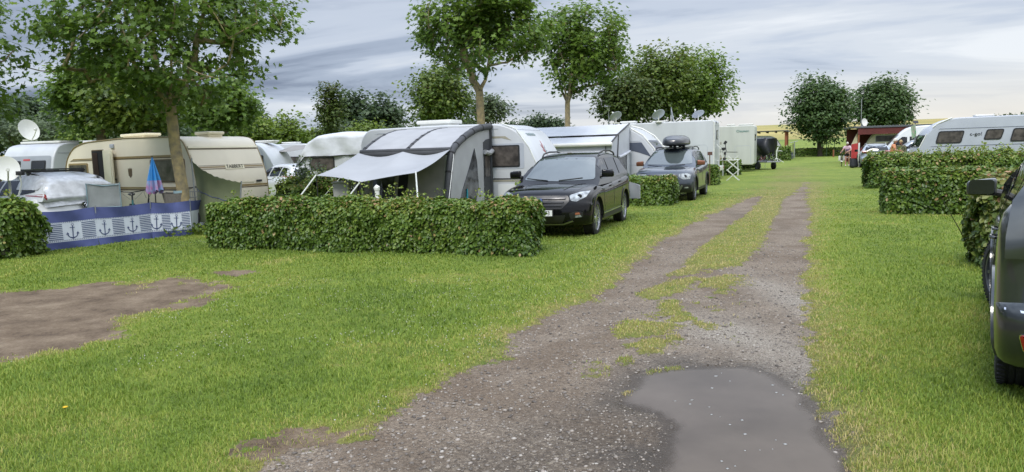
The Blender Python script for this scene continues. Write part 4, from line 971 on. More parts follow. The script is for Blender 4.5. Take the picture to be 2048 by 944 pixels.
def wheel(parent, x, y, r, rim, s, steer=0, spokes=10, w=.225, twin=True):
    e = bpy.data.objects.new('wheel', None); scene.collection.objects.link(e); e.parent = parent; e.location = (x, y, r); e.rotation_euler = (0, 0, steer)
    rr = r * .69
    mb = MB(); mb.lathe([(rr, -w / 2 + .02), (rr + .02, -w / 2), (r - .03, -w / 2 + .006), (r - .006, -w / 2 + .03), (r, -w / 2 + .05), (r - .008, -w * .17), (r - .008, -w * .155), (r, -w * .15), (r, -.006), (r - .009, -.004), (r - .009, .004), (r, .006), (r, w * .15), (r - .008, w * .155), (r - .008, w * .17), (r, w / 2 - .05), (r - .006, w / 2 - .03), (r - .03, w / 2 - .006), (rr + .02, w / 2), (rr, w / 2 - .02), (rr, -w / 2 + .02)], 40, axis='y')
    # tread blocks
    for i in range(54):
        a = 6.283 * i / 54
        for yy in (-.35, .35):
            mb.box(((r) * math.cos(a), yy * w, (r) * math.sin(a)), (.014, w * .20, .02), rot=Matrix.Rotation(-a, 3, 'Y'))
    t = mb.build('tyre', M['rubber'], e, ang=40)
    mb = MB(); yo = s * (w / 2 - .012)
    mb.lathe([(rr - .028, -s * .07), (rr - .004, yo), (rr + .004, yo + s * .004), (rr + .006, yo - s * .012), (rr - .01, -s * .08)], 40, axis='y')
    for i in range(spokes):
        a = 6.283 * (i / spokes) + (.09 if i % 2 else -.09) * (1 if twin else 0); ca, sa = math.cos(a), math.sin(a)
        p0 = Vector((.05 * ca, yo - s * .035, .05 * sa)); p1 = Vector(((rr - .01) * ca, yo - s * .008, (rr - .01) * sa))
        rot = Matrix((Vector((ca, 0, sa)), Vector((0, 1, 0)), Vector((-sa, 0, ca)))).transposed()
        mb.box((p0 + p1) / 2, ((p1 - p0).length, .022, .030 if twin else .05), rot=rot)
    mb.lathe([(0, yo - s * .008), (.05, yo - s * .01), (.068, yo - s * .03), (.06, yo - s * .06)], 20, axis='y')
    mb.build('rim', rim, e, ang=30)
    mb = MB(); mb.lathe([(0, s * .0), (rr * .62, s * .0), (rr * .62, s * .012), (0, s * .012)], 24, axis='y'); mb.build('brake_disc', M['galv'], e)
    mb = MB(); mb.lathe([(0, -s * .06), (rr - .02, -s * .06), (rr - .02, -s * .05), (0, -s * .05)], 24, axis='y'); mb.build('hub', M['black_metal'], e)
    return e
def ring(cx, cz, r0, r1, a0, a1, n=20):
    o = [(cx + r1 * math.cos(a0 + (a1 - a0) * i / n), cz + r1 * math.sin(a0 + (a1 - a0) * i / n)) for i in range(n + 1)]
    return o + [(cx + r0 * math.cos(a1 + (a0 - a1) * i / n), cz + r0 * math.sin(a1 + (a0 - a1) * i / n)) for i in range(n + 1)]
def line(pts, w):
    """closed strip outline about a polyline"""
    P_ = [Vector(p) for p in pts]; up = []; dn = []
    for i, p in enumerate(P_):
        t = (P_[min(i + 1, len(P_) - 1)] - P_[max(0, i - 1)]).normalized(); n = Vector((-t.y, t.x)) * w / 2
        up.append(tuple(p + n)); dn.append(tuple(p - n))
    return up + dn[::-1]
def side_window(dc, bv, o_, s, parent):
    f = decal(bv, o_, 'y+' if s > 0 else 'y-', 'window', M['glass'], parent, off=.006, res=.14, thick=.02)
    return f
def make_car(label, loc, rz, paint, c=SUV, cat='car', group='cars parked on the pitches', kind='suv', plate=None, rim='alloy', steer=0.0, arches='black_plastic', mirrors=None, rails='black_plastic', name='parked_car', detail=True, front=True, rear=True, sills=True):
    t = thing(name, label, cat, loc, rz, group)
    lo = lower_body(c, 'body', M[paint], t); up = upper_body(c, 'roof_cabin', M[paint], t)
    bv = bvh_of(lo, up); bl = bvh_of(lo); bu = bvh_of(up); hw = c['hw']; fx = max(p[0] for p in c['low']); rx = min(p[0] for p in c['low'])
    for i, ax in enumerate(c['ax']):
        for s in (-1, 1):
            wheel(t, ax, s * (hw - .125), c['wheel'], M[rim], s, steer if i == 0 else 0)
    mb = MB(); mb.box((0, 0, .32), (3.2, hw * 1.2, .12))
    for ax in c['ax']: mb.box((ax, 0, c['wheel']), (.1, hw * 1.5, .1)); mb.box((ax, 0, .55), (.86, hw * 1.15, .5))
    mb.build('chassis', M['black_metal'], t)
    mb = MB(); mb.box((0, 0, .0), (.1, .1, .1)) if False else None
    # glass
    w0, z0, w1, z1 = c['screen']
    decal(bv, rpoly([(-w0, z0), (0, z0 - .03), (w0, z0), (w1, z1), (0, z1 + .025), (-w1, z1)], .06), 'x+', 'windscreen', M['car_glass'], t, off=.006, res=.12)
    w0, z0, w1, z1 = c['rearscreen']
    rw = decal(bv, rpoly([(-w0, z0), (w0, z0), (w1, z1), (-w1, z1)], .07), 'x-', 'rear_window', M['glass'], t, off=.006, res=.12)
    for s in (-1, 1):
        ax = 'y+' if s > 0 else 'y-'
        # black surround behind the side glass
        allp = c.get('dlo')
        for o_ in c['side']:
            decal(bu, rpoly(o_, .03), ax, 'side_window', M['glass'], t, off=.007, res=.13)
        if detail:
            seams = [[(.80, 1.05), (.84, .95), (.80, .60), (.70, .36)], [(-.11, 1.07), (-.13, .9), (-.12, .36)], [(-1.05, 1.10), (-1.02, .85), (-.93, .72), (-.86, .50), (-.84, .36)]]
            for q in seams: decal(bl, line(q, .009), ax, 'door_seam', M['ink'], t, off=.003, res=.3, thick=.004)
            for hx, hz_ in ((.10, .925), (-.86, .965)):
                mb = MB(); mb.tube([(hx - .09, s * 0, hz_), (hx - .06, s * .03, hz_ + .003), (hx + .06, s * .03, hz_ + .003), (hx + .09, 0, hz_)], .012, 6)
                hit = bl.ray_cast(Vector((hx, s * 5, hz_)), Vector((0, -s, 0)))[0]
                mb.build('door_handle', M[paint], t, loc=(0, hit.y + s * .004, 0))
            if arches:
                for ax_ in c['ax']:
                    decal(bl, ring(ax_, c['wheel'] + .01, c['wheel'] + .058, c['wheel'] + .105, R(-8), R(188)), ax, 'arch_trim', M[arches], t, off=.012, res=.12, thick=.03)
                if sills: decal(bl, [(-.86, .30), (.90, .30), (.90, .385), (-.86, .385)], ax, 'sill_trim', M['black_plastic'], t, off=.014, res=.25, thick=.02)
                decal(bl, line([(-.86, .41), (.90, .40)], .016), ax, 'sill_chrome', M['chrome'], t, off=.012, res=.3, thick=.008)
        # mirror
        mz, mx = c.get('mir', (1.17, .80)); yb = s * (interp(c['wtop'], mz) + .0)
        mb = MB(); mb.tube([(mx - .02, yb, mz - .03), (mx - .04, yb + s * .10, mz - .01)], [.035, .03], 8)
        mb.build('mirror_arm', M['black_plastic'], t); mb = MB(); mb.box((mx - .035, yb + s * .16, mz + .035), (.14, .24, .165)); [mb.v.__setitem__(i, (p[0] - (.035 if abs(p[1]) > abs(yb) + .2 and p[0] > mx - .03 else 0), p[1], p[2] - (.03 if p[2] > mz + .05 and abs(p[1]) > abs(yb) + .2 else 0))) for i, p in enumerate(mb.v)]
        wm = mb.build('wing_mirror', M[mirrors or 'black_paint'], t, ang=60, bevel=.04, segs=3)
        mb = MB(); mb.prism(rrect(-.10, -.066, .10, .066, .035), 0, .006, plane='yz')
        mg = mb.build('mirror_glass', M['glass'], wm, loc=(mx - .112, yb + s * .16, mz + .035))
        if rails:
            mb = MB(); yy = interp(c['wtop'], 1.6) - .05; zt = max(p[1] for p in c['top'])
            mb.tube([(.02, s * yy, zt - .10), (-.10, s * yy, zt - .02), (-.5, s * yy, zt + .02), (-1.1, s * yy, zt + .02), (-1.5, s * yy, zt - .03), (-1.62, s * (yy - .01), zt - .09)], .018, 8)
            mb.build('roof_rail', M[rails], t)
    if front:
        for s in (-1, 1):
            if kind == 'suv': hl = [(s * .55, .835), (s * .58, .74), (s * .68, .715), (s * .84, .80), (s * .87, .90), (s * .72, .89)]
            else: hl = [(s * .50, .86), (s * .50, .76), (s * .62, .69), (s * .82, .70), (s * .84, .84), (s * .70, .87)]
            h_ = decal(bl, rpoly(hl, .02), 'x+', 'headlight', M['lamp_glass'], t, off=.012, res=.06, thick=.03)
            ctr = Vector((sum(p[0] for p in hl) / 6, sum(p[1] for p in hl) / 6)); ht = bl.ray_cast(Vector((5, ctr.x + s * .02, ctr.y)), Vector((-1, 0, 0)))[0]
            if ht:
                mb = MB(); mb.lathe([(0, .012), (.035, .010), (.045, 0), (.045, -.04)], 16, (ht.x + .012, ht.y, ht.z), 'x'); mb.build('lamp_reflector', M['black_metal'], h_)
            fo = rpoly([(s * .56, .50), (s * .58, .40), (s * .80, .42), (s * .80, .52), (s * .68, .55)], .02)
            decal(bl, fo, 'x+', 'fog_lamp_surround', M['grille'], t, off=.006, res=.1)
            decal(bl, rpoly([(s * .66, .42), (s * .78, .43), (s * .75, .47), (s * .67, .46)], .01), 'x+', 'fog_lamp', M['lamp_glass'], t, off=.014, res=.1)
            if kind == 'suv': decal(bl, rpoly([(s * .665, .475), (s * .755, .48), (s * .73, .52), (s * .67, .51)], .01), 'x+', 'indicator', M['orange_lens'], t, off=.014, res=.1)
        gr = rpoly([(-.52, .835), (-.57, .74), (-.42, .585), (.42, .585), (.57, .74), (.52, .835)] if kind == 'suv' else [(-.47, .84), (-.47, .74), (-.40, .70), (.40, .70), (.47, .74), (.47, .84)], .03)
        go = decal(bl, gr, 'x+', 'grille', M['grille'], t, off=.012, res=.1, thick=.03)
        bg = bvh_of(go)
        for zz in ((.655, .72, .785) if kind == 'suv' else (.75, .79)):
            w_ = .40 + (zz - .6) * .5 if kind == 'suv' else .42
            decal(bg, rrect(-w_, zz - .012, w_, zz + .012, .01), 'x+', 'grille_bar', M['grille_bar'], go, off=.022, res=.1, thick=.016)
        decal(bg, ring(0, .715 if kind == 'suv' else .77, .001, .07, 0, 6.28, 16)[:17], 'x+', 'badge', M['chrome'] if kind != 'suv' else M['emblem_blue'], go, off=.045, res=.2, thick=.02)
        decal(bl, rpoly([(-.50, .47), (-.42, .32), (.42, .32), (.50, .47)], .04), 'x+', 'lower_intake', M['grille'], t, off=.008, res=.1)
        decal(bl, line([(-.62, .36), (-.42, .295), (.42, .295), (.62, .36)], .03) if kind == 'suv' else line([(-.60, .52), (-.50, .34), (-.3, .28), (.3, .28), (.50, .34), (.60, .52)], .055), 'x+', 'bumper_strip', M['dark_alloy'], t, off=.02, res=.1)
        if kind == 'duster': decal(bl, rpoly([(-.84, .52), (-.84, .30), (.84, .30), (.84, .52), (.55, .56), (.45, .36), (-.45, .36), (-.55, .56)], .03), 'x+', 'bumper_cladding', M['black_plastic'], t, off=.010, res=.08)
        if plate:
            ht = bl.ray_cast(Vector((5, 0, .51)), Vector((-1, 0, 0)))[0]
            mb = MB(); mb.box((ht.x + .03, 0, .515), (.016, .56, .15)); pf = mb.build('plate_holder', M['ink'], t)
            mb = MB(); mb.box((ht.x + .042, 0, .515), (.008, .52, .11)); pl = mb.build('number_plate', M['plate'], t)
            text_mesh(plate, 'plate_lettering', .115, M['ink'], pl, frame_mtx((ht.x + .047, .13, .513), (0, 1, 0), (0, 0, 1)), .001)
        # wiper and hood creases
        for s in (-1, 1):
            decal(bl, line([(1.10, s * .62), (1.5, s * .50), (1.95, s * .40)], .012), 'z+', 'bonnet_crease', M[paint], t, off=.008, res=.2, thick=.006)
            decal(bl, line([(1.02, s * .76), (1.5, s * .74), (1.85, s * .66), (2.0, s * .55)], .008), 'z+', 'bonnet_seam', M['ink'], t, off=.002, res=.25, thick=.003)
            mb = MB(); q = [Vector((5, s * .1, 1.10)), Vector((5, s * .55, 1.13)), ]
            pts = []
            for y_, z_ in ((s * .12, 1.075), (s * .35, 1.095), (s * .60, 1.12)):
                ht = bv.ray_cast(Vector((5, y_ - .1, z_)), Vector((-1, 0, 0)))[0]
                if ht: pts.append(ht + Vector((.025, 0, 0)))
            if len(pts) > 1: mb.tube(pts, .008, 5); mb.build('wiper', M['ink'], t)
    if rear:
        for s in (-1, 1):
            tz = c.get('tail', 0); tl = rpoly([(s * (.86 - tz * .3), 1.08 + tz), (s * .42, 1.03 + tz), (s * .44, .92), (s * .64, .88), (s * (.80 - tz * .2), .97)], .03)
            h_ = decal(bv, tl, 'x-', 'tail_light', M['red_lens'], t, off=.014, res=.06, thick=.03)
            decal(bvh_of(h_), rpoly([(s * (.82 - tz * .35), 1.06 + tz), (s * .46, 1.015 + tz), (s * .46, .97 + tz * .5), (s * (.79 - tz * .3), .99 + tz * .35)], .02), 'x-', 'lens_band', M['red_clear_lens'], h_, off=.012, res=.06, thick=.01)
            rf = rpoly([(s * .80, .52), (s * .56, .50), (s * .56, .43), (s * .77, .41)], .02)
            decal(bl, inset(rf, -.006), 'x-', 'reflector_frame', M['chrome'], t, off=.006, res=.08)
            decal(bl, rf, 'x-', 'rear_reflector', M['red_lens'], t, off=.014, res=.08)
        decal(bl, line([(-.88, .66), (0, .64), (.88, .66)], .012), 'x-', 'bumper_seam', M['chrome'], t, off=.004, res=.1, thick=.006)
        decal(bl, rpoly([(-.70, .38), (-.6, .27), (.6, .27), (.70, .38)], .03), 'x-', 'rear_diffuser', M['black_plastic'], t, off=.008, res=.12)
        decal(bl, rrect(-.26, .80, .26, .91, .01), 'x-', 'number_plate', M['plate'], t, off=.02, res=.2)
        mb = MB()
        zt = max(p[1] for p in c['top']); xr = min(p[0] for p in c['top'] if p[1] > 1.4)
        mb.box((xr - .02, 0, zt - .10), (.24, 1.0, .03)); mb.build('roof_spoiler', M[paint], t, bevel=.01)
    return t
M['grille_bar'] = mat('grille_bar', (.07, .07, .075), .3, .5)
M['mirror'] = mat('mirror_silver', (.16, .18, .19), .05, 1.0)
M['emblem_blue'] = mat('emblem_blue', (.03, .07, .22), .2, coat=.6)

def car_at(front_left_px, heading, c=SUV, dx=None):
    """origin of a car whose front left tyre touches the ground at the pixel; heading = travel direction angle from +X"""
    w = G(*front_left_px); h = Vector((math.cos(heading), math.sin(heading), 0)); l = Vector((-h.y, h.x, 0))
    return w - h * (c['ax'][0] if dx is None else dx) - l * (c['hw'] - .10)
# black suv, nose towards the camera
hd = R(-90) - R(20.0) - 0
HEAD = math.atan2(-math.cos(R(20)), -math.sin(R(20)))
car1 = make_car('black shiny SUV with large alloy wheels facing the camera beside the long hedge', car_at((1187, 470), HEAD), HEAD, 'black_paint', plate='J 73', rim='alloy', arches='black_paint')
# paper on the dashboard side and rear mounted carrier
t = thing('bike_carrier', 'silver board of a rear carrier sticking out behind the black SUV', 'bike carrier', car1.location, HEAD)
mb = MB(); mb.grid(lambda u, v: (-2.56 - .05 * math.sin(u * 3.14), .78 + .26 * u, .45 + .42 * v - .1 * u * v), 4, 4, thick=.03); mb.build('light_board', M['silver_shell'], t)
mb = MB(); mb.tube([(-2.2, .3, .45), (-2.55, .3, .45), (-2.56, .8, .5)], .02, 6); mb.tube([(-2.5, .55, .45), (-2.5, .60, 1.12)], .014, 6); mb.tube([(-2.5, .5, 1.12), (-2.5, .72, 1.15)], .02, 6); mb.build('carrier_frame', M['black_metal'], t)
H2 = math.atan2(-math.cos(R(22)), -math.sin(R(22)))
DUS = dict(SUV); DUS['hw'] = .90; DUS['wheel'] = .35; DUS['ax'] = (1.34, -1.33)
DUS['low'] = [(x * .955, z + (.05 if z > .7 else .03)) for x, z in SUV['low']]
DUS['top'] = [(1.02, .99), (.90, 1.10), (.55, 1.36), (.26, 1.56), (.0, 1.62), (-.5, 1.65), (-1.1, 1.64), (-1.60, 1.60), (-1.80, 1.53), (-1.93, 1.36), (-2.0, 1.12), (-1.98, .99)]
DUS['wtop'] = [(.95, .85), (1.1, .83), (1.35, .75), (1.55, .665), (1.66, .62)]
DUS['side'] = [[(.72, 1.13), (-.06, 1.13), (-.08, 1.52), (.14, 1.52), (.38, 1.40)], [(-.14, 1.13), (-.98, 1.15), (-1.02, 1.53), (-.17, 1.53)], [(-1.08, 1.16), (-1.48, 1.22), (-1.54, 1.48), (-1.14, 1.52)]]
DUS['screen'] = (.73, 1.14, .58, 1.55); DUS['rearscreen'] = (.62, 1.2, .53, 1.5); DUS['mir'] = (1.13, .74)
p2 = car_at((1385, 401), H2, DUS)
car2 = make_car('dark blue grey SUV with copper mirrors carrying a roof box, facing the camera', p2, H2, 'blue_grey_paint', c=DUS, kind='duster', rim='dark_alloy', mirrors='copper')
# roof box
t = thing('roof_box', 'dark grey roof box strapped on top of the blue grey SUV', 'roof box', tuple(Vector(p2) + Vector((0, 0, 1.66))), H2)
def rb(u, v):
    a = u * 6.2832; k = max(0.0, math.sin(v * 3.1416)) ** .55 if 0 < v < 1 else 0; x = .95 * math.cos(v * 3.1416) - .28
    y = .42 * k * (1 if abs(math.cos(a)) < 1 else 1) * (abs(math.cos(a)) ** .6) * (1 if math.cos(a) > 0 else -1); z = .10 + (.27 if math.sin(a) > 0 else .09) * (abs(math.sin(a)) ** .8) * (1 if math.sin(a) > 0 else -1) * k ** .8 * (.82 if x > .3 else 1) + .03
    return (x, y + .05, z)
mb = MB(); mb.grid(rb, 28, 20); mb.build('box_shell', M['box_grey'], t, ang=50)
mb = MB()
for xx in (-.05, -.78): mb.box((xx, 0, -.0), (.05, 1.16, .03)); mb.box((xx, .2, .02), (.06, .1, .05)); mb.box((xx, -.1, .02), (.06, .1, .05))
mb.build('cross_bar', M['black_metal'], t)
# dark grey car at the right edge, tail towards the camera
W = G(1985, 775); H3 = R(90 - 32.6); hh = Vector((math.cos(H3), math.sin(H3), 0)); ll = Vector((-hh.y, hh.x, 0))
p3 = W + hh * 1.50 - ll * (.92 - .005)
KG = dict(SUV); KG['low'] = [(-2.08, 1.33) if q == (-2.06, 1.10) else (-2.17, 1.10) if q == (-2.15, .95) else (-1.6, 1.28) if q == (-1.6, 1.10) else (-.8, 1.15) if q == (-.8, 1.06) else q for q in SUV['low']]
KG['tail'] = .21; KG['wtop'] = [(.95, .89), (1.1, .89), (1.35, .86), (1.55, .76), (1.66, .70)]; KG['mir'] = (1.21, .80)
make_car('wet dark grey SUV cut off at the right edge, its tail towards the camera', p3, H3, 'grey_paint', c=KG, rim='dark_alloy', steer=R(20), arches='grey_paint', front=False, mirrors='grey_paint', sills=False)
# estate / van cars further away
EST = dict(SUV)
EST['top'] = [(1.12, .93), (.98, 1.0), (.55, 1.22), (.22, 1.39), (-.1, 1.46), (-.6, 1.49), (-1.2, 1.47), (-1.75, 1.41), (-2.0, 1.34), (-2.12, 1.2), (-2.2, 1.0), (-2.15, .92)]
EST['wtop'] = [(.9, .86), (1.0, .84), (1.2, .76), (1.4, .66), (1.5, .60)]
EST['low'] = [(x, z * .93) for x, z in SUV['low']]; EST['wheel'] = .32; EST['hw'] = .90
EST['side'] = [[(.72, 1.02), (-.06, 1.03), (-.10, 1.35), (.10, 1.34), (.38, 1.23)], [(-.16, 1.03), (-1.02, 1.05), (-1.08, 1.37), (-.22, 1.36)], [(-1.12, 1.05), (-1.72, 1.12), (-1.66, 1.32), (-1.18, 1.36)]]
EST['screen'] = (.74, 1.02, .56, 1.40); EST['rearscreen'] = (.68, 1.06, .56, 1.34); EST['mir'] = (1.02, .78)
MPV = dict(SUV)
MPV['top'] = [(1.45, .93), (1.30, 1.02), (.85, 1.34), (.52, 1.55), (.2, 1.66), (-.5, 1.73), (-1.2, 1.73), (-1.75, 1.69), (-2.0, 1.58), (-2.12, 1.3), (-2.2, 1.05), (-2.15, .95)]
MPV['wtop'] = [(.95, .87), (1.1, .86), (1.35, .80), (1.6, .70), (1.75, .64)]
MPV['side'] = [[(.80, 1.1), (-.06, 1.1), (-.10, 1.56), (.25, 1.54), (.55, 1.36)], [(-.16, 1.1), (-1.02, 1.1), (-1.08, 1.58), (-.22, 1.58)], [(-1.15, 1.12), (-1.86, 1.15), (-1.78, 1.52), (-1.20, 1.57)]]
MPV['screen'] = (.76, 1.10, .6, 1.60); MPV['rearscreen'] = (.70, 1.12, .6, 1.55); MPV['low'] = [(x, z * .98) for x, z in SUV['low']]
def at_px0(px, Y): q = P(px, 300, Y); return Vector((q.x, Y, 0))
# small hatch behind the white hatch between hedges
pw_ = P(562, 345, 27.5); make_car('white hatchback behind the cream caravan, only roof and rear window showing', (pw_.x, 28.5, 0), R(-52 + 180), 'white_paint', c=EST, detail=False, rim='alloy', rails=None)
make_car('silver grey estate car with dark window band, left of the two people', at_px0(1748, 48.5), R(68), 'silver_paint', c=EST, detail=True, front=False, rails='silver_paint', rim='dark_alloy')
ps = P(1836, 290, 47.5); make_car('silver family car side on behind the two people', (ps.x, 47.5, 0), R(158), 'silver_paint', c=MPV, detail=True, rails='silver_paint')
# silver people carrier under foil, tail towards the windbreak
Hv = math.atan2(.54, -.84)
wl = P(88, 425, 15.9); hv = Vector((math.cos(Hv), math.sin(Hv), 0)); lv = Vector((-hv.y, hv.x, 0))
pv = Vector((wl.x, 15.9, 0)) + hv * 2.2 - lv * .86; pv.z = 0
van = make_car('silver white people carrier parked behind the anchor windbreak, rear partly wrapped', pv, Hv, 'white_paint', c=EST, rails='black_plastic', rim='dark_alloy')
# round badge with two joined angular letters on the tailgate
mb = MB(); bc = (0, 0, 0)
mb.tube([(0, .062 * math.cos(a * .3927), .062 * math.sin(a * .3927)) for a in range(16)], .008, 6, closed=True)
mb.tube([(0, .035, .045), (0, .0, .008), (0, -.035, .045)], .007, 4); mb.tube([(0, .055, .02), (0, .026, -.05), (0, 0, .0), (0, -.026, -.05), (0, -.055, .02)], .007, 4)
bdg = mb.build('tailgate_badge', M['chrome'], van, loc=(-2.235, .02, .80)); 
mb = MB(); mb.lathe([(0, 0), (.06, 0), (.06, .01), (0, .01)], 20, axis='x'); mb.build('badge_disc', M['ink'], bdg, loc=(0.0, 0, 0))
t = thing('roof_bars', 'black bars and blue strap lying across the roof of the silver people carrier', 'roof rack', pv + Vector((0, 0, 1.50)), Hv)
mb = MB()
for xx in (.1, -1.1): mb.box((xx, 0, .06), (.06, 1.3, .04)); mb.box((xx, .58, .02), (.08, .06, .08)); mb.box((xx, -.58, .02), (.08, .06, .08))
mb.build('cross_bar', M['black_metal'], t)
mb = MB(); mb.box((-.45, .50, .10), (2.3, .10, .035)); mb.box((-.45, -.35, .10), (2.3, .06, .03)); mb.build('long_bar', M['black_metal'], t)
mb = MB(); mb.box((-.5, .60, .05), (.35, .16, .07)); mb.build('strap_bundle', M['blue_cloth'], t, bevel=.02)
# foil cover draped over the tail
mbv = bvh_of(*[o for o in van.children if o.name.startswith(('body', 'roof_cabin'))])
def foil(u, v):
    # u across the car, v from roof front edge down over the tailgate
    y = -.88 + 1.66 * u; s_ = v * 2.5
    if v < .42: x, z = -.9 - v / .42 * 1.0, 3.0; o, d = Vector((x, y, z)), Vector((0, 0, -1))
    else: z = 1.38 - (v - .42) / .58 * .52 - .10 * (u - .3); o, d = Vector((-4, y, z)), Vector((1, 0, 0))
    h_ = mbv.ray_cast(o, d)[0]
    if h_ is None: h_ = mbv.find_nearest(Vector((-1.9 if v > .3 else o.x, y, min(o.z, 1.42))))[0]
    w_ = .03 + .035 * float(fbm(np.array([u * 4.]), np.array([v * 3.]), 7)[0]) + .02 * abs(math.sin(u * 9))
    return h_ - d * w_
mb = MB(); mb.grid(foil, 30, 26, thick=.008); fo = mb.build('foil_cover', M['foil'], None, ang=70); fo.location = pv; fo.rotation_euler = (0, 0, Hv)
tag(fo, 'crumpled silver insulating foil draped over the tail of the people carrier', 'cover')
def foil2(u, v):
    x = -2.0 + 1.1 * u; z = 1.66 - .78 * v; h_ = mbv.ray_cast(Vector((x, 4, min(z, 1.60))), Vector((0, -1, 0)))[0]
    if h_ is None: h_ = Vector((x, .75, z))
    return (h_.x, h_.y + .03 + .03 * math.sin(u * 14 + v * 3) * v, z)
# white high roof van far right: long body side on
VAN = dict(SUV); VAN['hw'] = 1.0; VAN['wheel'] = .35; VAN['ax'] = (1.9, -1.9)
VAN['low'] = [(-2.6, .3), (-2.9, .35), (-2.97, .6), (-2.97, .9), (-2.95, 1.15), (-2.2, 1.2), (-1, 1.2), (0, 1.2), (1.2, 1.18), (1.75, 1.18), (2.3, 1.12), (2.7, 1.0), (2.88, .8), (2.95, .6), (2.9, .4), (2.6, .3), (1, .3), (-1, .3)]
VAN['top'] = [(2.35, 1.02), (2.15, 1.16), (1.70, 1.62), (1.28, 2.05), (.95, 2.35), (.5, 2.55), (-.5, 2.62), (-1.6, 2.62), (-2.7, 2.60), (-2.92, 2.45), (-2.97, 1.8), (-2.97, 1.05)]
VAN['wtop'] = [(.95, .97), (1.2, .96), (1.8, .90), (2.3, .84), (2.65, .76)]
VAN['side'] = [[(1.65, 1.22), (.75, 1.22), (.75, 1.85), (1.05, 1.88), (1.35, 1.62)], [(.60, 1.25), (-.95, 1.25), (-.95, 1.88), (.60, 1.88)], [(-1.05, 1.25), (-2.5, 1.25), (-2.5, 1.88), (-1.05, 1.88)]]
VAN['screen'] = (.86, 1.25, .72, 2.02); VAN['rearscreen'] = (.7, 1.3, .65, 1.9); VAN['mir'] = (1.35, 1.5); VAN['sweep'] = (.22, .06)
pz_ = P(1818, 290, 52); make_car('white high roof camper van side on behind the grey estate car', (pz_.x + .6, 52, 0), R(158), 'white_paint', c=VAN, cat='van', name='parked_van', detail=False, rails=None)
# ================================================================ CARAVANS
def yax(side): return 'y+' if side > 0 else 'y-'
def shell(prof, W, parent, m, name='body', bevel=.06, roofmat=None):
    mb = MB(); mb.prism(prof, -W / 2, W / 2); o = mb.build(name, M[m], parent, bevel=bevel, segs=3, ang=50)
    return o
def cwin(bv, side, x0, z0, x1, z1, parent, r=.06, slant=0.0, frame='black_plastic', glass='curtain_glass', axis=None, fw=.035):
    pts = [(x0 - slant, z0), (x1 - slant, z0), (x1, z1), (x0, z1)]
    f = decal(bv, rpoly(pts, r), axis or yax(side), 'window', M[frame], parent, off=.016, res=.6, thick=.02)
    g_ = decal(bvh_of(f), inset(rpoly(pts, r), fw), axis or yax(side), 'pane', M[glass], f, off=.006, res=.6, thick=.006)
    return f
def strip(bv, side, pts, w, m, parent, name='trim_strip', axis=None, off=.006, thick=.01):
    return decal(bv, line(pts, w), axis or yax(side), name, M[m], parent, off=off, res=.5, thick=thick)
def running_gear(t, L, W, axle=0.0, hitch=1, r=.31, z=.42):
    for s in (-1, 1): wheel(t, axle, s * (W / 2 - .14), r, M['dark_alloy'], s, w=.18, spokes=8, twin=False)
    mb = MB(); mb.box((0, 0, z - .03), (L * .94, W * .8, .10)); mb.build('chassis', M['black_metal'], t)
    if hitch:
        h = hitch; mb = MB(); mb.tube([(h * L * .3, .5, z - .05), (h * (L / 2 + 1.1), 0, z - .02)], .035, 6); mb.tube([(h * L * .3, -.5, z - .05), (h * (L / 2 + 1.1), 0, z - .02)], .035, 6); mb.tube([(h * (L / 2 + .9), 0, z + .1), (h * (L / 2 + .9), 0, .02)], .025, 6)
        mb.build('drawbar', M['galv'], t)
def vent(t, x, y, z, sx, sy, h=.12, m='white_plastic', name='roof_vent'):
    mb = MB(); mb.box((x, y, z + h * .25), (sx * .86, sy * .86, h * .6)); mb.box((x, y, z + h * .72), (sx, sy, h * .5)); return mb.build(name, M[m], t, bevel=.03)

# ---- cream vintage caravan -------------------------------------------------
cA = Vector((P(392, 300, 18.6).x, 18.6, 0)); dS = Vector((-.843, .538, 0)); TL, TW = 6.3, 2.15
# local x runs along the side from the near rear corner to the far front; origin at centre
rzT = math.atan2(-dS.y, -dS.x); xT = -dS; yT = Vector((-xT.y, xT.x, 0))
cT = cA + dS * (TL / 2) + yT * (TW / 2) * 1.0
tab = thing('vintage_caravan', 'cream coloured old caravan with brown trim and its door standing open', 'caravan', cT, rzT)
h = TL / 2
prof = rpoly([(-h + .25, .45), (h - .25, .45), (h, .58), (h - .03, 1.25), (h - .28, 1.86), (h - .52, 2.26), (h - .95, 2.33), (0, 2.37), (-h + 1.2, 2.31), (-h + .55, 2.17), (-h + .12, 1.80), (-h, 1.2), (-h, .58)], .28, 4)
sb = shell(prof, TW, tab, 'cream_shell', bevel=.05); bv = bvh_of(sb)
S_ = -1
zt = 1.84
for pts, w, m in [([(-h + .04, 1.83), (-1.62, 1.83)], .035, 'tan_trim'), ([(-.93, 1.84), (h - .22, 1.84)], .05, 'tan_trim'), ([(-.93, 1.80), (h - .22, 1.80)], .025, 'brown_trim'), ([(-h + .02, 1.79), (-1.62, 1.79)], .02, 'brown_trim'),
                  ([(-.93, 1.02), (h - .02, 1.02)], .05, 'tan_trim'), ([(-.93, .97), (h - .02, .97)], .03, 'brown_trim'), ([(-h + .02, 1.0), (-1.62, 1.0)], .05, 'tan_trim')]:
    strip(bv, S_, pts, w, m, tab)
# profile moulding along the side edge
edge = [p for p in prof if p[1] > .7]
mb = MB()
for yy in (-TW / 2 - .004, TW / 2 + .004): mb.tube([(p[0] * .992, yy, (p[1] - 1.4) * .985 + 1.4) for p in edge], .018, 6)
mb.build('edge_moulding', M['tan_trim'], tab)
cwin(bv, S_, -h + .28, 1.18, -1.85, 1.72, tab, .05, frame='tan_trim', glass='curtain_glass', fw=.05)
cwin(bv, S_, 1.18, 1.16, 2.66, 1.76, tab, .05, frame='brown_trim', fw=.03)
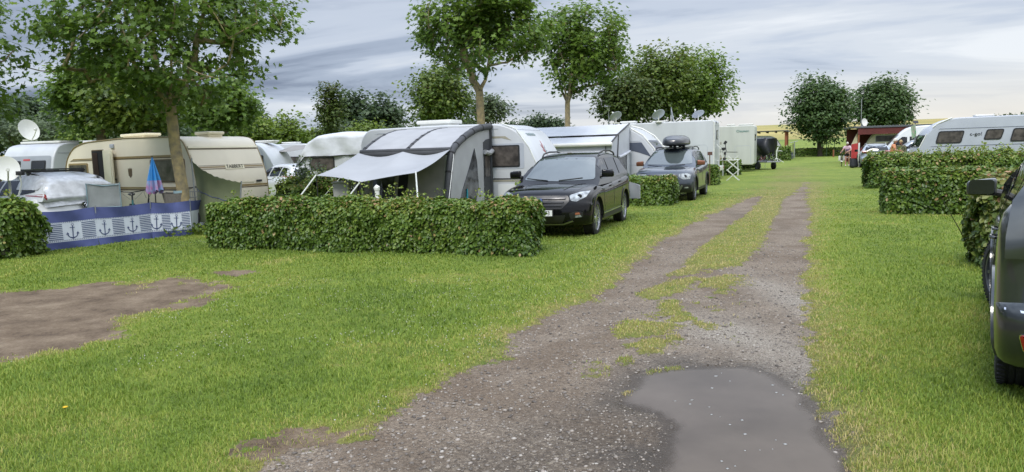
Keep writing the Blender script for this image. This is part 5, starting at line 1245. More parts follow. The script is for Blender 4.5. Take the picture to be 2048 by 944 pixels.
# door opening and open door leaf
decal(bv, rrect(-1.60, .55, -.96, 2.08, .05), 'y-', 'door_frame', M['brown_trim'], tab, off=.010, res=.8, thick=.02)
dd = decal(bv, rrect(-1.56, .57, -1.0, 2.05, .04), 'y-', 'doorway', M['black_cloth'], tab, off=.018, res=.8, thick=.01)
mb = MB()
for i in range(5): mb.tube([(-1.50 + i * .05, -TW / 2 - .03, 2.0), (-1.48 + i * .05, -TW / 2 - .035, 1.3), (-1.5 + i * .05, -TW / 2 - .03, .7)], .018, 5)
mb.build('doorway_curtain', M['brown_curtain'], tab) if 'brown_curtain' in M else None
e = bpy.data.objects.new('door', None); scene.collection.objects.link(e); e.parent = tab; e.location = (-.97, -TW / 2 - .03, 0); e.rotation_euler = (0, 0, R(171))
mb = MB(); mb.prism(rrect(-.62, .58, 0, 2.06, .05), -.02, .02); mb.build('door_leaf', M['cream_roof'], e, bevel=.008)
for s in (-1, 1):
    mb = MB(); mb.prism(rrect(-.55, .80, -.07, 1.98, .05), s * .022, s * .034); mb.prism(rrect(-.55, .62, -.07, .75, .03), s * .022, s * .034); mb.build('door_moulding', M['cream_roof'], e, bevel=.004)
mb = MB(); mb.box((-.55, -.05, 1.25), (.05, .04, .05)); mb.tube([(-.55, -.06, 1.25), (-.45, -.06, 1.27)], .012, 5); mb.build('door_handle', M['black_plastic'], e)
# rear end: drip edge, name strip, ribs
strip(bv, 1, [(-TW / 2 + .03, 2.03), (TW / 2 - .03, 2.03)], .05, 'cream_roof', tab, axis='x+', off=.03, thick=.03)
strip(bv, 1, [(-TW / 2 + .03, 1.985), (TW / 2 - .03, 1.985)], .016, 'brown_trim', tab, axis='x+', off=.012)
for y0, y1 in ((-TW / 2 + .03, -.18), (.42, TW / 2 - .04)):
    for zz, ww, mm in ((1.52, .035, 'tan_trim'), (1.475, .018, 'brown_trim'), (1.56, .012, 'brown_trim')): strip(bv, 1, [(y0, zz), (y1, zz)], ww, mm, tab, axis='x+')
nb = decal(bv, rrect(-.17, 1.455, .41, 1.575, .01), 'x+', 'name_board', M['cream_roof'], tab, off=.012, res=.3)
hit = bv.ray_cast(Vector((9, .12, 1.515)), Vector((-1, 0, 0))); hn = hit[1]
text_mesh('TABBERT', 'lettering', .135, M['ink'], nb, frame_mtx(hit[0] + hn * .02, (0, 1, 0), Vector((0, 1, 0)).cross(hn) * -1), .002, sx=.95)
for zz, ww, mm in ((1.02, .05, 'tan_trim'), (.97, .025, 'brown_trim')): strip(bv, 1, [(-TW / 2 + .03, zz), (TW / 2 - .03, zz)], ww, mm, tab, axis='x+')
strip(bv, 1, [(-TW / 2 + .1, 1.10), (TW / 2 - .45, 1.10)], .02, 'cream_roof', tab, axis='x+', off=.02)
decal(bv, rrect(.68, 1.09, .86, 1.14, .01), 'x+', 'grab_handle', M['black_plastic'], tab, off=.03, res=.3)
decal(bv, [(-.62, .62), (-.36, .62), (-.34, .86), (-.42, .80), (-.49, .88), (-.56, .80), (-.64, .86)], 'x+', 'red_crown_emblem', M['red_cloth'], tab, off=.01, res=.3)
def crest(side, x, z, s, m):
    return decal(bv, [(x - .5 * s, z + .3 * s), (x - .42 * s, z - .4 * s), (x, z - .75 * s), (x + .42 * s, z - .4 * s), (x + .5 * s, z + .3 * s), (x + .5 * s, z + .75 * s), (x + .3 * s, z + .5 * s), (x + .15 * s, z + .8 * s), (x, z + .5 * s), (x - .15 * s, z + .8 * s), (x - .3 * s, z + .5 * s), (x - .5 * s, z + .75 * s)], yax(side), 'crest_emblem', M[m], tab, off=.008, res=.5)
crest(-1, .22, 1.42, .17, 'brown_trim'); crest(-1, -h + .16, 1.98, .07, 'tan_trim')
mb = MB(); mb.box((-.52, -TW / 2 - .02, 2.16), (.17, .05, .11)); mb.build('awning_light', M['pale_grey_shell'], tab, bevel=.01)
vent(tab, -.35, -.35, 2.35, 1.2, .5, .15, 'cream_roof'); vent(tab, 2.1, .1, 2.30, .6, .5, .16, 'cream_roof')
running_gear(tab, TL, TW, .2, -1)

# ---- generic modern caravan -------------------------------------------------
def caravan(label, near_corner, L, W, H, front, prof=None, m='white_shell', group='white touring caravans', rz=None, gear=True, name='touring_caravan', bevel=.05, cat='caravan', axle=0):
    """side faces the camera (-y local); near_corner = world point of the side's end nearest the lane; front=+1: nose at +x"""
    rz = math.atan2(V3.y, V3.x) if rz is None else rz
    X_ = Vector((math.cos(rz), math.sin(rz), 0)); Y_ = Vector((-X_.y, X_.x, 0))
    c = Vector(near_corner) - X_ * (L / 2) * (1) + Y_ * (W / 2)
    t = thing(name, label, cat, c, rz, group)
    h = L / 2; f = front
    if prof is None:
        prof = [(-f * h, .45), (f * (h - .25), .42), (f * h, .62), (f * (h - .05), .95), (f * (h - .42), 1.75), (f * (h - .78), 2.25), (f * (h - 1.25), H - .03), (0, H), (-f * (h - .25), H - .03), (-f * (h), H - .35), (-f * (h), 1.2)]
        prof = rpoly(prof, .22, 4)
    o = shell(prof, W, t, m, bevel=bevel); o.name = 'body'
    if gear: running_gear(t, L, W, axle, front)
    return t, bvh_of(o), h
# caravan behind the awning tent, nose towards the lane
corn = Vector((.92, 19.5, 0))
mt, bv, h = caravan('white caravan with red flower drawing on its sloping front, behind the black SUV', corn, 5.6, 2.2, 2.46, 1)
# its front wall slopes: refine sides
cwin(bv, -1, h - 1.72, 1.28, h - .70, 1.86, mt, .05, slant=.0)
decal(bv, rrect(h - 1.95, 1.235, h - .58, 1.905, .05), 'y-', 'window_surround', M['pale_grey_shell'], mt, off=.006, res=.6)
side_grey = decal(bv, [(h - 2.6, 2.05), (h - 1.2, 2.05), (h - .92, 1.98), (h - 1.1, 2.10), (h - 2.6, 2.12)], 'y-', 'side_graphic', M['lime_ink'], mt, off=.004, res=.5)
strip(bv, -1, [(-h + .1, .97), (h - .12, .97)], .03, 'ink', mt); strip(bv, -1, [(-h + .1, .92), (h - .12, .92)], .045, 'lime_ink', mt)
strip(bv, -1, [(-h + .1, 2.30), (h - 1.3, 2.30)], .02, 'pale_grey_shell', mt, 'awning_rail')
decal(bv, rrect(h - 1.35, .50, h - .75, .83, .02), 'y-', 'service_hatch', M['white_paint'], mt, off=.01, res=.5)
def slope_frame(bv, y, z):
    ht = bv.ray_cast(Vector((9, y, z)), Vector((-1, 0, 0))); return ht[0], ht[1]
p_, n_ = slope_frame(bv, -.25, 2.13); up = Vector((0, 1, 0)).cross(n_) * -1
text_mesh('TENDENZA', 'front_lettering', .13, M['grey_ink'], mt, frame_mtx(p_ + n_ * .012, (0, 1, 0), up), .002)
for i, (a0, ln, w_) in enumerate([(80, .36, .05), (52, .30, .05), (118, .28, .06), (25, .2, .045), (150, .2, .04), (98, .25, .045)]):
    a = R(a0); y0, z0 = .05, 1.62
    decal(bv, [(y0, z0), (y0 + ln * .6 * math.cos(a - .12), z0 + ln * .75 * math.sin(a - .12)), (y0 + ln * math.cos(a), z0 + ln * math.sin(a)), (y0 + ln * .5 * math.cos(a + .15), z0 + ln * .6 * math.sin(a + .15))], 'x+', 'flower_petal', M['red_ink' if i % 2 == 0 else 'grey_ink'], mt, off=.006, res=.5, thick=.003)
strip(bv, 1, [(.05, 1.62), (.10, 1.45), (.20, 1.28), (.24, 1.05)], .018, 'red_ink', mt, 'flower_stem', axis='x+', thick=.003)
strip(bv, 1, [(-1.0, 2.27), (1.0, 2.27)], .012, 'pale_grey_shell', mt, axis='x+', thick=.003)
mb = MB(); mb.tube([(p[0], -1.09, p[1]) for p in [(h - 1.2, 2.44), (h - .8, 2.28), (h - .44, 1.78), (h - .07, .95), (h, .62)]], .018, 6); mb.build('corner_rail', M['white_metal'], mt)
vent(mt, -.9, .2, 2.44, 1.1, .8, .22, name='air_conditioner')
# awning tent on its side
R0 = Vector((-.50, 20.03, 0)); aw = thing('awning_tent', 'grey inflatable awning tent with dark air beams fixed to the caravan', 'awning', R0, math.atan2(V3.y, V3.x))
CURVE = [(0, 2.37), (.5, 2.34), (.95, 2.27), (1.4, 2.15), (1.8, 2.01), (2.1, 1.88), (2.32, 1.75), (2.46, 1.50), (2.60, 1.0), (2.72, .5), (2.80, 0)]
roofc = CURVE[:7]; W_A = 2.55
def cv(lst, s):
    s = s * (len(lst) - 1); i = min(int(s), len(lst) - 2); f = s - i
    return lst[i][0] * (1 - f) + lst[i + 1][0] * f, lst[i][1] * (1 - f) + lst[i + 1][1] * f
for k in range(2):
    x0, x1 = -W_A + k * W_A / 2, -W_A + (k + 1) * W_A / 2
    def rp(u, v, x0=x0, x1=x1):
        y, z = cv(roofc, v); return (x0 + (x1 - x0) * u, -y, z - .05 * math.sin(u * 3.14159) * math.sin(v * 3.14159) + .008 * math.sin(u * 11 + v * 5))
    mb = MB(); mb.grid(rp, 14, 14, thick=.006); mb.build('roof_panel', M['grey_fabric'], aw, ang=80)
for k, x in enumerate((-W_A, -W_A / 2, 0)):
    pts = CURVE if k != 1 else roofc
    rr_ = .085 if k == 2 else .055
    q = [(x, -cv(pts, i / 16)[0], cv(pts, i / 16)[1] - (.0 if k == 2 else .03)) for i in range(17)]
    mb = MB(); mb.tube(q, rr_, 10)
    # webbing loops
    for i in range(2, 16, 2):
        c = Vector(q[i]); d = (Vector(q[i + 1]) - Vector(q[i - 1])).normalized() if i < 16 else Vector((0, 0, 1)); mb.tube([c - d * .02, c + d * .02], rr_ + .006, 10, m=1)
    mb.build('air_beam', [M['dark_fabric'], M['black_cloth']], aw, ang=60)
mb = MB(); mb.grid(lambda u, v: (-W_A + W_A * u, -2.34 - .05 * math.sin(v * 3.14), 1.80 - .18 * v), 16, 4, thick=.01); mb.build('valance', M['dark_fabric'], aw, ang=60)
mb = MB(); mb.tube([(-W_A, -2.33, 1.79), (0, -2.33, 1.79)], .05, 8); mb.build('ridge_beam', M['dark_fabric'], aw)
# front wall: fabric and dark film windows
def fw(x0, x1, m, nm, z1=1.66, off=.0, bulge=.03):
    mb = MB(); mb.grid(lambda u, v: (x0 + (x1 - x0) * u, -(2.36 + .40 * (1 - (v * z1) / 1.75)) - off - bulge * math.sin(u * 3.14159) * math.sin(v * 3.1), .02 + (z1 - .02) * v), 10, 8, thick=.006); mb.build(nm, M[m], aw, ang=70)
fw(-W_A, -2.35, 'dark_fabric', 'front_panel'); fw(-2.35, -2.10, 'taupe_fabric', 'front_panel'); fw(-2.10, -1.50, 'film', 'film_window', bulge=.07); fw(-1.50, -1.38, 'taupe_fabric', 'front_panel'); fw(-1.38, -1.12, 'black_cloth', 'front_panel'); fw(-1.12, -.15, 'taupe_fabric', 'front_panel'); fw(-.15, -.06, 'grey_fabric', 'front_panel')
# side wall towards the lane
sw = [(-p[0] + .0, p[1] - .02) for p in CURVE] ; sw = sw + [(-.02, 0)]
mb = MB(); mb.prism(sw, -.012, -.004, plane='yz')
swo = mb.build('side_wall', M['grey_fabric'], aw); sbv = bvh_of(swo)
decal(sbv, [(-.30, .02), (-1.30, .02), (-2.25, .02), (-1.85, .75), (-1.35, 1.38), (-1.05, 1.80), (-.92, 1.45), (-.86, .8)][1:], 'x+', 'film_window', M['film'], aw, off=.012, res=.2)
decal(sbv, [(-.05, .03), (-.52, .03), (-.46, 1.2), (-.48, 1.95), (-.32, 2.02), (-.05, 2.05)], 'x+', 'door_panel', M['dark_fabric'], aw, off=.012, res=.25)
decal(sbv, rrect(-.44, 1.05, -.12, 1.62, .05), 'x+', 'mesh_window', M['curtain_glass'], aw, off=.022, res=.3)
mb = MB(); mb.tube([(.05, -.02, 1.72), (.07, -.25, 1.66), (.05, -.50, 1.70)], .065, 8); mb.build('rolled_blind', M['grey_fabric'], aw)
decal(sbv, [(-1.55, .02), (-1.72, .02), (-1.62, .8), (-1.58, .8)], 'x+', 'towel', M['turquoise'], aw, off=.03, res=.3)
for a_, b_ in (((-1.0, 1.9), (-1.30, 1.35)), ((-.5, 2.1), (-.15, 2.12))):
    pass
mb = MB(); mb.tube([(.02, -.02, 2.32), (.02, -.04, 1.2), (.02, -.05, .02)], .035, 6); mb.build('edge_pole', M['dark_fabric'], aw)
# sun canopy stretched from the awning's front beam
can = thing('sun_canopy', 'pale grey canopy stretched from the awning front on thin white poles', 'canopy', R0, math.atan2(V3.y, V3.x))
TOPS = [Vector((-W_A, -2.42, 1.76)), Vector((-1.28, -2.42, 1.76)), Vector((0.0, -2.42, 1.78))]
BOTS = [Vector((-W_A + .12, -4.35, 1.28)), Vector((-1.2, -4.45, 1.12)), Vector((.10, -4.30, 1.30))]
def cn(u, v):
    s = u * 2; i = min(int(s), 1); f = s - i
    a = TOPS[i].lerp(TOPS[i + 1], f); b = BOTS[i].lerp(BOTS[i + 1], f); q = a.lerp(b, v)
    q.z -= .11 * math.sin(f * 3.14159) * (1 - v) ** 1.5 + .05 * math.sin(v * 3.14159) ; q.y += .10 * math.sin(f * 3.14159) * v
    if v > .5: q.z += .03 * math.sin(f * 3.14159) * (v - .5)
    return q
mb = MB(); mb.grid(cn, 32, 14, thick=.005); mb.build('canopy_sheet', M['canopy_fabric'], can, ang=80)
for b, dxy in ((BOTS[0], (-.5, -1.1)), (BOTS[1], (-.55, -.9)), (BOTS[2], (.55, -.9))):
    mb = MB(); mb.tube([b + Vector((0, 0, .02)), (b.x + dxy[0], b.y + dxy[1], .0)], .017, 6); mb.build('slanted_pole', M['white_metal'], can)
    mb = MB(); mb.tube([b + Vector((0, 0, .02)), (b.x + .01, b.y + .02, .0)], .012, 6); mb.build('upright_pole', M['black_metal'], can)
for x0, y0, z0, x1, y1 in ((.06, -2.33, 1.72, .75, -4.3), (-W_A, -2.33, 1.72, -W_A - .9, -3.9)):
    mb = MB(); mb.tube([(x0, y0, z0), (x1, y1, .03)], .006, 4); gr_ = mb.build('guy_rope', M['white_plastic'], aw)
    mb = MB(); mb.tube([(x1 - .02, y1 + .02, .09), (x1 + .02, y1 - .02, -.05)], .01, 5); mb.build('peg', M['galv'], gr_)
# bits between canopy and hedge
o = MB(); q = P(680, 395, 17.2)
def at_px(px, Y, z=0): p = P(px, 300, Y); return Vector((p.x, Y, z))
o.prism([(-.15, 0), (.15, 0), (.18, 1.08), (-.18, 1.08)], -.17, .17); o.box((0, 0, 1.10), (.40, .40, .04)); bn = o.build('storage_bin', M['bin_grey'], bevel=.015, loc=at_px(680, 17.3)); tag(bn, 'light grey upright bin under the left corner of the canopy', 'bin')
o = MB(); o.tube([(0, 0, 0), (0, 0, .95)], .05, 12); o.tube([(0, 0, .95), (0, 0, 1.0), (-.04, 0, 1.04)], [.06, .07, .05], 12); bn = o.build('pipe_post', M['white_plastic'], loc=at_px(750, 16.0)); tag(bn, 'short white plastic pipe post standing under the canopy', 'post')
o = MB(); o.tube([(0, 0, 0), (0, 0, 1.15)], .022, 8); o.box((.0, 0, 1.12), (.07, .05, .06)); bn = o.build('metal_post', M['galv'], loc=at_px(708, 17.9)); tag(bn, 'thin galvanised post between the grey bin and the tent', 'post')

# ---- caravan under a silver cover --------------------------------------------
cc = at_px(845, 24.0); t2, bv, h = caravan('white caravan wrapped in a crumpled silver white protective sheet', cc + Vector((0, 1.0, 0)), 5.4, 2.2, 2.42, -1)
cwin(bv, -1, -h + .72, 1.22, -h + 1.75, 1.68, t2, .05)
body = [q for q in t2.children if q.name.startswith('body')][0]
cb = [(-h - .10, 1.2), (-h + .25, 1.72), (-h + .62, 2.28), (-h + 1.1, 2.50), (-h + 1.9, 2.56), (-.2, 2.52), (.8, 2.55), (h - .3, 2.50), (h + .04, 2.2)]
def drape(u, v):
    # u along, v from near hem over the roof to the far hem
    x, zt = cv(cb, u); hem = 1.72 if x > -h + .55 else 1.72 - (-h + .55 - x) * .85; zt = max(zt, hem + .02)
    W_ = 1.17
    if v < .35: y = -W_ - .03 * math.sin(u * 30 + v * 9); z = hem + (zt - .12 - hem) * v / .35
    elif v > .65: y = W_; z = hem + (zt - .12 - hem) * (1 - v) / .35
    else: a = (v - .35) / .3; y = -W_ + 2 * W_ * a; z = zt - .12 + .14 * math.sin(a * 3.14159) ** .5
    n_ = .05 * (float(fbm(np.array([x * 2.]), np.array([v * 9.]), 5)[0]) - .5)
    return (x, y + n_, z + n_)
mb = MB(); mb.grid(drape, 60, 30, thick=.006); cvr = mb.build('caravan_cover', M['silver_tarp'], None, ang=80); cvr.location = t2.location; cvr.rotation_euler = t2.rotation_euler
tag(cvr, 'crumpled silver white sheet pulled over the caravan left of the awning tent', 'cover')
mb = MB(); mb.tube([Vector(drape(i / 30, 0)) + Vector((0, -.02, 0)) for i in range(31)], .014, 5); mb.build('hem_cord', M['black_cloth'], cvr)

# ---- small white caravans and grey caravan in the back left -------------------
cc = at_px(556, 33); t3, bv, h = caravan('white caravan with a grey front panel, half hidden behind the cream caravan', cc, 5.2, 2.2, 2.45, 1, rz=R(-8))
decal(bv, rpoly([(-h + .3, 1.25), (h - .55, 1.25), (h - .75, 2.15), (-h + .3, 2.2)], .1), 'y-', 'grey_panel', M['pale_grey_shell'], t3, off=.005, res=.6)
cwin(bv, -1, h - 1.5, 1.3, h - .7, 1.85, t3); vent(t3, h - 2.2, 0, 2.43, .8, .6); vent(t3, h - 1.1, .2, 2.40, .9, .6)
cc = at_px(655, 37); t4, bv, h = caravan('white caravan with a small beige awning roof in front of its window', cc, 3.6, 2.2, 2.4, 1, rz=R(-12))
cwin(bv, -1, -h + .9, 1.15, -h + 2.1, 1.75, t4); vent(t4, -h + 1.1, 0, 2.38, .8, .6)
aw2 = thing('awning_roof', 'small beige grey awning roof on a thin pole before the white caravan', 'awning', at_px(603, 35.6), R(-12), None)
mb = MB(); mb.grid(lambda u, v: (-.5 + 2.6 * u, -1.3 + 1.5 * v, 2.0 + .28 * v + .1 * u - .03 * math.sin(u * 9)), 16, 8, thick=.006); mb.build('awning_sheet', M['taupe_fabric'], aw2)
mb = MB(); mb.tube([(-.5, -1.3, 2.0), (-.5, -1.3, 0)], .02, 6); mb.build('awning_pole', M['galv'], aw2)
# grey fronted caravan at the left
cg = P(99, 300, 25.5); cg = Vector((cg.x, 25.5, 0))
t5 = thing('touring_caravan', 'white caravan with silver grey end wall and satellite dish, far left', 'caravan', cg, 0, 'white touring caravans')
rz5 = R(-14); X_ = Vector((math.cos(rz5), math.sin(rz5), 0)); Y_ = Vector((-X_.y, X_.x, 0)); L5 = 5.6
t5.location = cg - X_ * 1.05 + Y_ * (L5 / 2); t5.rotation_euler = (0, 0, rz5)
mb = MB(); yzp = rpoly([(-L5 / 2, .5), (-L5 / 2 - .02, 1.3), (-L5 / 2 + .12, 2.0), (-L5 / 2 + .35, 2.36), (-L5 / 2 + .8, 2.46), (L5 / 2 - .4, 2.46), (L5 / 2, 2.1), (L5 / 2, .5)], .2)
mb.prism(yzp, -1.08, 1.08, plane='yz'); ob = mb.build('body', M['white_shell'], t5, bevel=.08, segs=3, ang=50); bv = bvh_of(ob)
decal(bv, rrect(-.98, .85, .98, 2.02, .12), 'y-', 'grey_end_panel', M['silver_shell'], t5, off=.008, res=.2)
bv5 = bvh_of([q for q in t5.children if 'grey_end' in q.name][0])
for x0, x1 in ((.18, .78), (-.82, -.28)): cwin(bv5, -1, x0, 1.40, x1, 1.86, t5, .05, glass='glass')
decal(bv5, rrect(-.18, 1.86, .10, 1.92, .01), 'y-', 'red_lettering', M['red_ink'], t5, off=.008, res=.3)
for yy in (-1.2, -.0): decal(bv, line([(yy, .9), (yy - .1, 2.0)], .03), 'x+', 'side_graphic', M['silver_shell'], t5, off=.006, res=.3)
strip(bv, 1, [(-2.5, 2.1), (2.4, 2.1)], .02, 'silver_shell', t5, axis='x+')
mb = MB(); mb.box((-.1, -1.6, 2.5), (1.7, .9, .08)); mb.box((-.2, .4, 2.52), (.8, .8, .12)); mb.build('roof_vent', M['white_plastic'], t5, bevel=.03)
for s in (-1, 1): wheel(t5, s * .92, 0, .31, M['dark_alloy'], s, w=.18, spokes=8, twin=False).rotation_euler = (0, 0, R(90))
def dish(label, loc, az, el, r, arm=1, mast=None, m='white_plastic', group='satellite dishes'):
    t = thing('satellite_dish', label, 'satellite dish', loc, 0, group)
    rot = Matrix.Rotation(az, 3, 'Z') @ Matrix.Rotation(-el, 3, 'X')   # dish opens to -y rotated
    mb = MB(); prof = [(r * i / 8, .18 * r * (i / 8) ** 2) for i in range(9)]; pr2 = [(r * (8 - i) / 8, .18 * r * ((8 - i) / 8) ** 2 - .012) for i in range(9)]
    zc = mast if mast else r * .95
    vs0 = len(mb.v); mb.lathe([(a, b) for a, b in prof + pr2], 28, axis='y'); mb.v = [tuple(Vector((0, 0, zc)) + rot @ Vector((p[0] * .92, -p[1], p[2]))) for p in mb.v]
    mb.build('reflector', M[m], t, ang=60)
    a0 = Vector((0, 0, zc)) + rot @ Vector((0, -.05, -r * .95)); a1 = Vector((0, 0, zc)) + rot @ Vector((0, -r * 1.25, -r * .35))
    mb = MB(); mb.tube([a0, (a0 + a1) / 2 + Vector((0, 0, -.04)), a1], .016, 6); mb.tube([a1, a1 + rot @ Vector((0, .10, .03))], .035, 8); mb.build('feed_arm', M['white_plastic'], t)
    mb = MB(); mb.tube([(0, .05, 0), (0, .05, zc * .8), Vector((0, .02, zc))], .025, 8)
    if not mast: mb.box((0, .05, .02), (.3, .3, .05))
    mb.build('mast', M['galv'] if mast else M['white_plastic'], t)
    return t
px_ = P(66, 281, 24.8); dish('white satellite dish on the roof of the grey fronted caravan', Vector((px_.x, 24.6, 2.50)), R(62), R(18), .36)
d2 = P(13, 340, 14.6); t = dish('white satellite dish on a bent pole above the hedge at the left edge', Vector((d2.x, 14.6, 0)), R(38), R(12), .245, mast=d2.z + .02)
mb = MB(); q0 = Vector((.07, .03, d2.z - .20)); mb.tube([q0 + Vector((.16, 0, .12)), q0 + Vector((.17, 0, -.08)), q0 + Vector((.10, 0, -.30)), q0 + Vector((-.05, 0, -.36)), q0 + Vector((-.5, 0, -.42)), q0 + Vector((-1.0, 0, -.72))], .014, 6); mb.build('bent_pole', M['white_metal'], t)
mb = MB(); mb.box(q0 + Vector((.17, 0, .13)), (.12, .1, .08)); mb.build('clamp', M['black_plastic'], t, bevel=.01)

# ---- second pitch: caravan with white awning -----------------------------------
H0 = camp(-5.15, 27.6); hb, bv, h = caravan('white caravan with dark swoosh along its front side, beside the white awning', H0, 5.8, 2.3, 2.55, 1,
    prof=rpoly([(-2.9, .45), (2.6, .42), (2.88, .62), (2.9, 1.05), (2.62, 1.62), (2.2, 2.12), (1.7, 2.42), (1.1, 2.55), (-2.5, 2.56), (-2.9, 2.3)], .3, 4))
M['slate_graphic'] = mat('slate_graphic', (.085, .10, .14), .35)
decal(bv, rpoly([(h - 1.72, 1.88), (h - .72, 1.88), (h - .36, 1.34), (h - .8, 1.50), (h - 1.1, 1.58), (h - 1.72, 1.58)], .03), 'y-', 'side_graphic', M['slate_graphic'], hb, off=.005, res=.3)
cwin(bv, -1, h - 1.85, 1.25, h - 1.25, 1.86, hb, .04)
strip(bv, -1, [(-h + .1, 1.93), (h - .75, 1.93)], .018, 'pale_grey_shell', hb); strip(bv, -1, [(-h + .1, 1.05), (h - .2, 1.05)], .014, 'pale_grey_shell', hb)
cwin(bv, 1, -.95, 1.35, .95, 1.95, hb, .12, axis='x+', frame='slate_graphic', glass='glass', fw=.06)
for yy in (-1.12, 1.12): mb = MB(); mb.tube([(1.3, yy, 2.56), (1.72, yy, 2.44), (2.22, yy, 2.14), (2.64, yy, 1.64), (2.9, yy, 1.06)], .03, 6); mb.build('corner_rail', M['white_plastic'], hb)
A0 = camp(-6.30, 27.55); wa = thing('white_awning', 'white frame awning with rolled blinds and a striped roof edge', 'awning', A0, math.atan2(V3.y, V3.x))
WL_ = 4.6
M['awning_white'] = mat('awning_white', (.56, .58, .62), .6, var=.05, bump=.3, bscale=3)
mb = MB(); mb.grid(lambda u, v: (-WL_ + WL_ * u, -1.75 * v, 2.56 - .38 * v - .035 * math.sin(u * 9.4) ** 2 * math.sin(v * 3.1)), 30, 10, thick=.006); mb.build('roof_sheet', M['awning_white'], wa, ang=80)
mb = MB(); mb.grid(lambda u, v: (-WL_ + WL_ * u, -1.75 - .95 * v, 2.12 - .26 * v), 20, 6, thick=.006); mb.build('canopy_sheet', M['awning_white'], wa, ang=80)
for i in range(4):
    mb = MB(); x0 = -WL_ + .1 + i * 1.15; mb.grid(lambda u, v: (x0 + 1.0 * u, -1.77, 2.14 + .045 * math.sin(u * 3.14159) * (v - .5) * 2), 8, 2, thick=.01); mb.build('dark_gap', M['black_cloth'], wa)
mb = MB(); mb.tube([(-WL_, -2.72, 1.84), (0.02, -2.72, 1.84)], .07, 10); mb.build('front_roll', M['white_plastic'], wa)
mb = MB()
for q in ([(.0, 0, 2.58), (0, -1.75, 2.19), (0, -2.72, 1.90)], [(0, -1.75, 2.17), (0.01, -2.05, 1.0), (0.02, -2.2, 0)]): mb.tube(q, .028, 6)
mb.build('side_frame', M['black_metal'], wa)
mb = MB(); mb.prism([(-.02, 1.55), (-1.2, 1.40), (-2.66, 1.45), (-2.70, 1.84), (-1.75, 2.14), (-.02, 2.52)], -.012, -.004, plane='yz'); mb.prism([(-.02, 0), (-.5, 0), (-.45, 1.55), (-.02, 1.55)], -.012, -.004, plane='yz'); mb.prism([(-1.75, 0), (-2.66, 0), (-2.66, 1.45), (-1.9, 1.42)], -.012, -.004, plane='yz'); mb.build('side_wall', M['awning_white'], wa)
mb = MB(); mb.prism([(-.46, 0), (-1.76, 0), (-1.9, 1.42), (-1.2, 1.40), (-.45, 1.5)], -.03, -.02, plane='yz'); mb.build('film_window', M['film'], wa)
mb = MB(); mb.tube([(.02, -.05, 1.56), (.03, -1.2, 1.42), (.02, -1.75, 1.38)], .045, 8); mb.build('rolled_blind', M['awning_white'], wa)
mb = MB(); mb.grid(lambda u, v: (-WL_ + WL_ * u, -2.62, .02 + 1.78 * v), 14, 4, thick=.006); mb.build('front_wall', M['awning_white'], wa); 
for x0, x1 in ((-1.75, -.35), (-3.9, -2.3)):
    mb = MB(); mb.box(((x0 + x1) / 2, -2.635, 1.15), (x1 - x0, .02, .75)); mb.build('film_window', M['film'], wa)
    mb = MB(); mb.tube([(x0 - .1, -2.66, 1.55), (x1 + .1, -2.66, 1.55)], .05, 8); mb.build('rolled_blind', M['awning_white'], wa)
mb = MB()
for x0 in (-2.05, -.22): mb.tube([(x0, -2.66, 0), (x0, -2.66, 1.8)], .015, 6)
mb.build('wall_pole', M['black_metal'], wa)

# ---- motorhomes ------------------------------------------------------------------
def motorhome(label, corner, L, W, H, m, z0=.42, **k):
    t, bv, h = caravan(label, corner, L, W, H, 1, prof=rpoly([(-L / 2, z0), (L / 2 - .02, z0), (L / 2, H - .02), (-L / 2 + .2, H - .05), (-L / 2, H - .5)], .14, 4), m=m, group='motorhomes along the lane', gear=False, name='motorhome', bevel=.05, cat='motorhome')
    for s in (-1, 1): wheel(t, L / 2 - 1.6, s * (W / 2 - .16), .34, M['dark_alloy'], s, w=.22, spokes=8, twin=False); wheel(t, -L / 2 + .9, s * (W / 2 - .16), .34, M['dark_alloy'], s, w=.22, spokes=8, twin=False)
    mb = MB(); mb.box((0, 0, .42), (L * .95, W * .85, .14)); mb.build('chassis', M['black_metal'], t)
    return t, bv, h
c3 = Vector((P(1428, 300, 37.0).x, 37.0, 0)); m3, bv, h = motorhome('large white motorhome with bike carrier behind it, plain side towards the camera', c3, 6.8, 2.25, 2.95, 'white_shell')
cwin(bv, 1, -.1, 1.98, .45, 2.45, m3, .04, axis='x+', glass='glass')
strip(bv, 1, [(-1.05, 2.68), (1.05, 2.68)], .02, 'pale_grey_shell', m3, axis='x+'); decal(bv, rrect(-.30, 2.78, -.12, 2.88, .01), 'x+', 'clearance_lamp', M['ink'], m3, off=.02, res=.3)
garage = line(rrect(-1.55 + h, .50, h - .28, 1.75, .12) + [rrect(-1.55 + h, .50, h - .28, 1.75, .12)[0]], .018)
for q in (line([(h - 1.7, .5), (h - 1.7, 1.62), (h - 1.6, 1.72), (h - .42, 1.72), (h - .32, 1.62), (h - .32, .5)], .022),): decal(bv, q, 'y-', 'garage_door_seam', M['pale_grey_shell'], m3, off=.004, res=1)
mb = MB()
for yy in (-1.1, 1.1): mb.tube([(h - .01, yy, .5), (h + .0, yy, 2.8), (h - .12, yy, 2.94)], .025, 6)
mb.tube([(h - .12, -1.1, 2.94), (h - .12, 1.1, 2.94)], .03, 6); mb.build('corner_rail', M['white_plastic'], m3)
vent(m3, -1.1, 0, 2.92, .8, .6, .16); vent(m3, .5, .2, 2.92, .7, .5, .12)
mb = MB(); mb.box((h + .12, 0, .52), (.26, 2.15, .22)); mb.build('rear_bumper', M['white_plastic'], m3, bevel=.04)
for s in (-1, 1): mb = MB(); mb.box((h + .26, s * .9, .55), (.02, .2, .12)); mb.build('tail_light', M['red_lens'], m3)
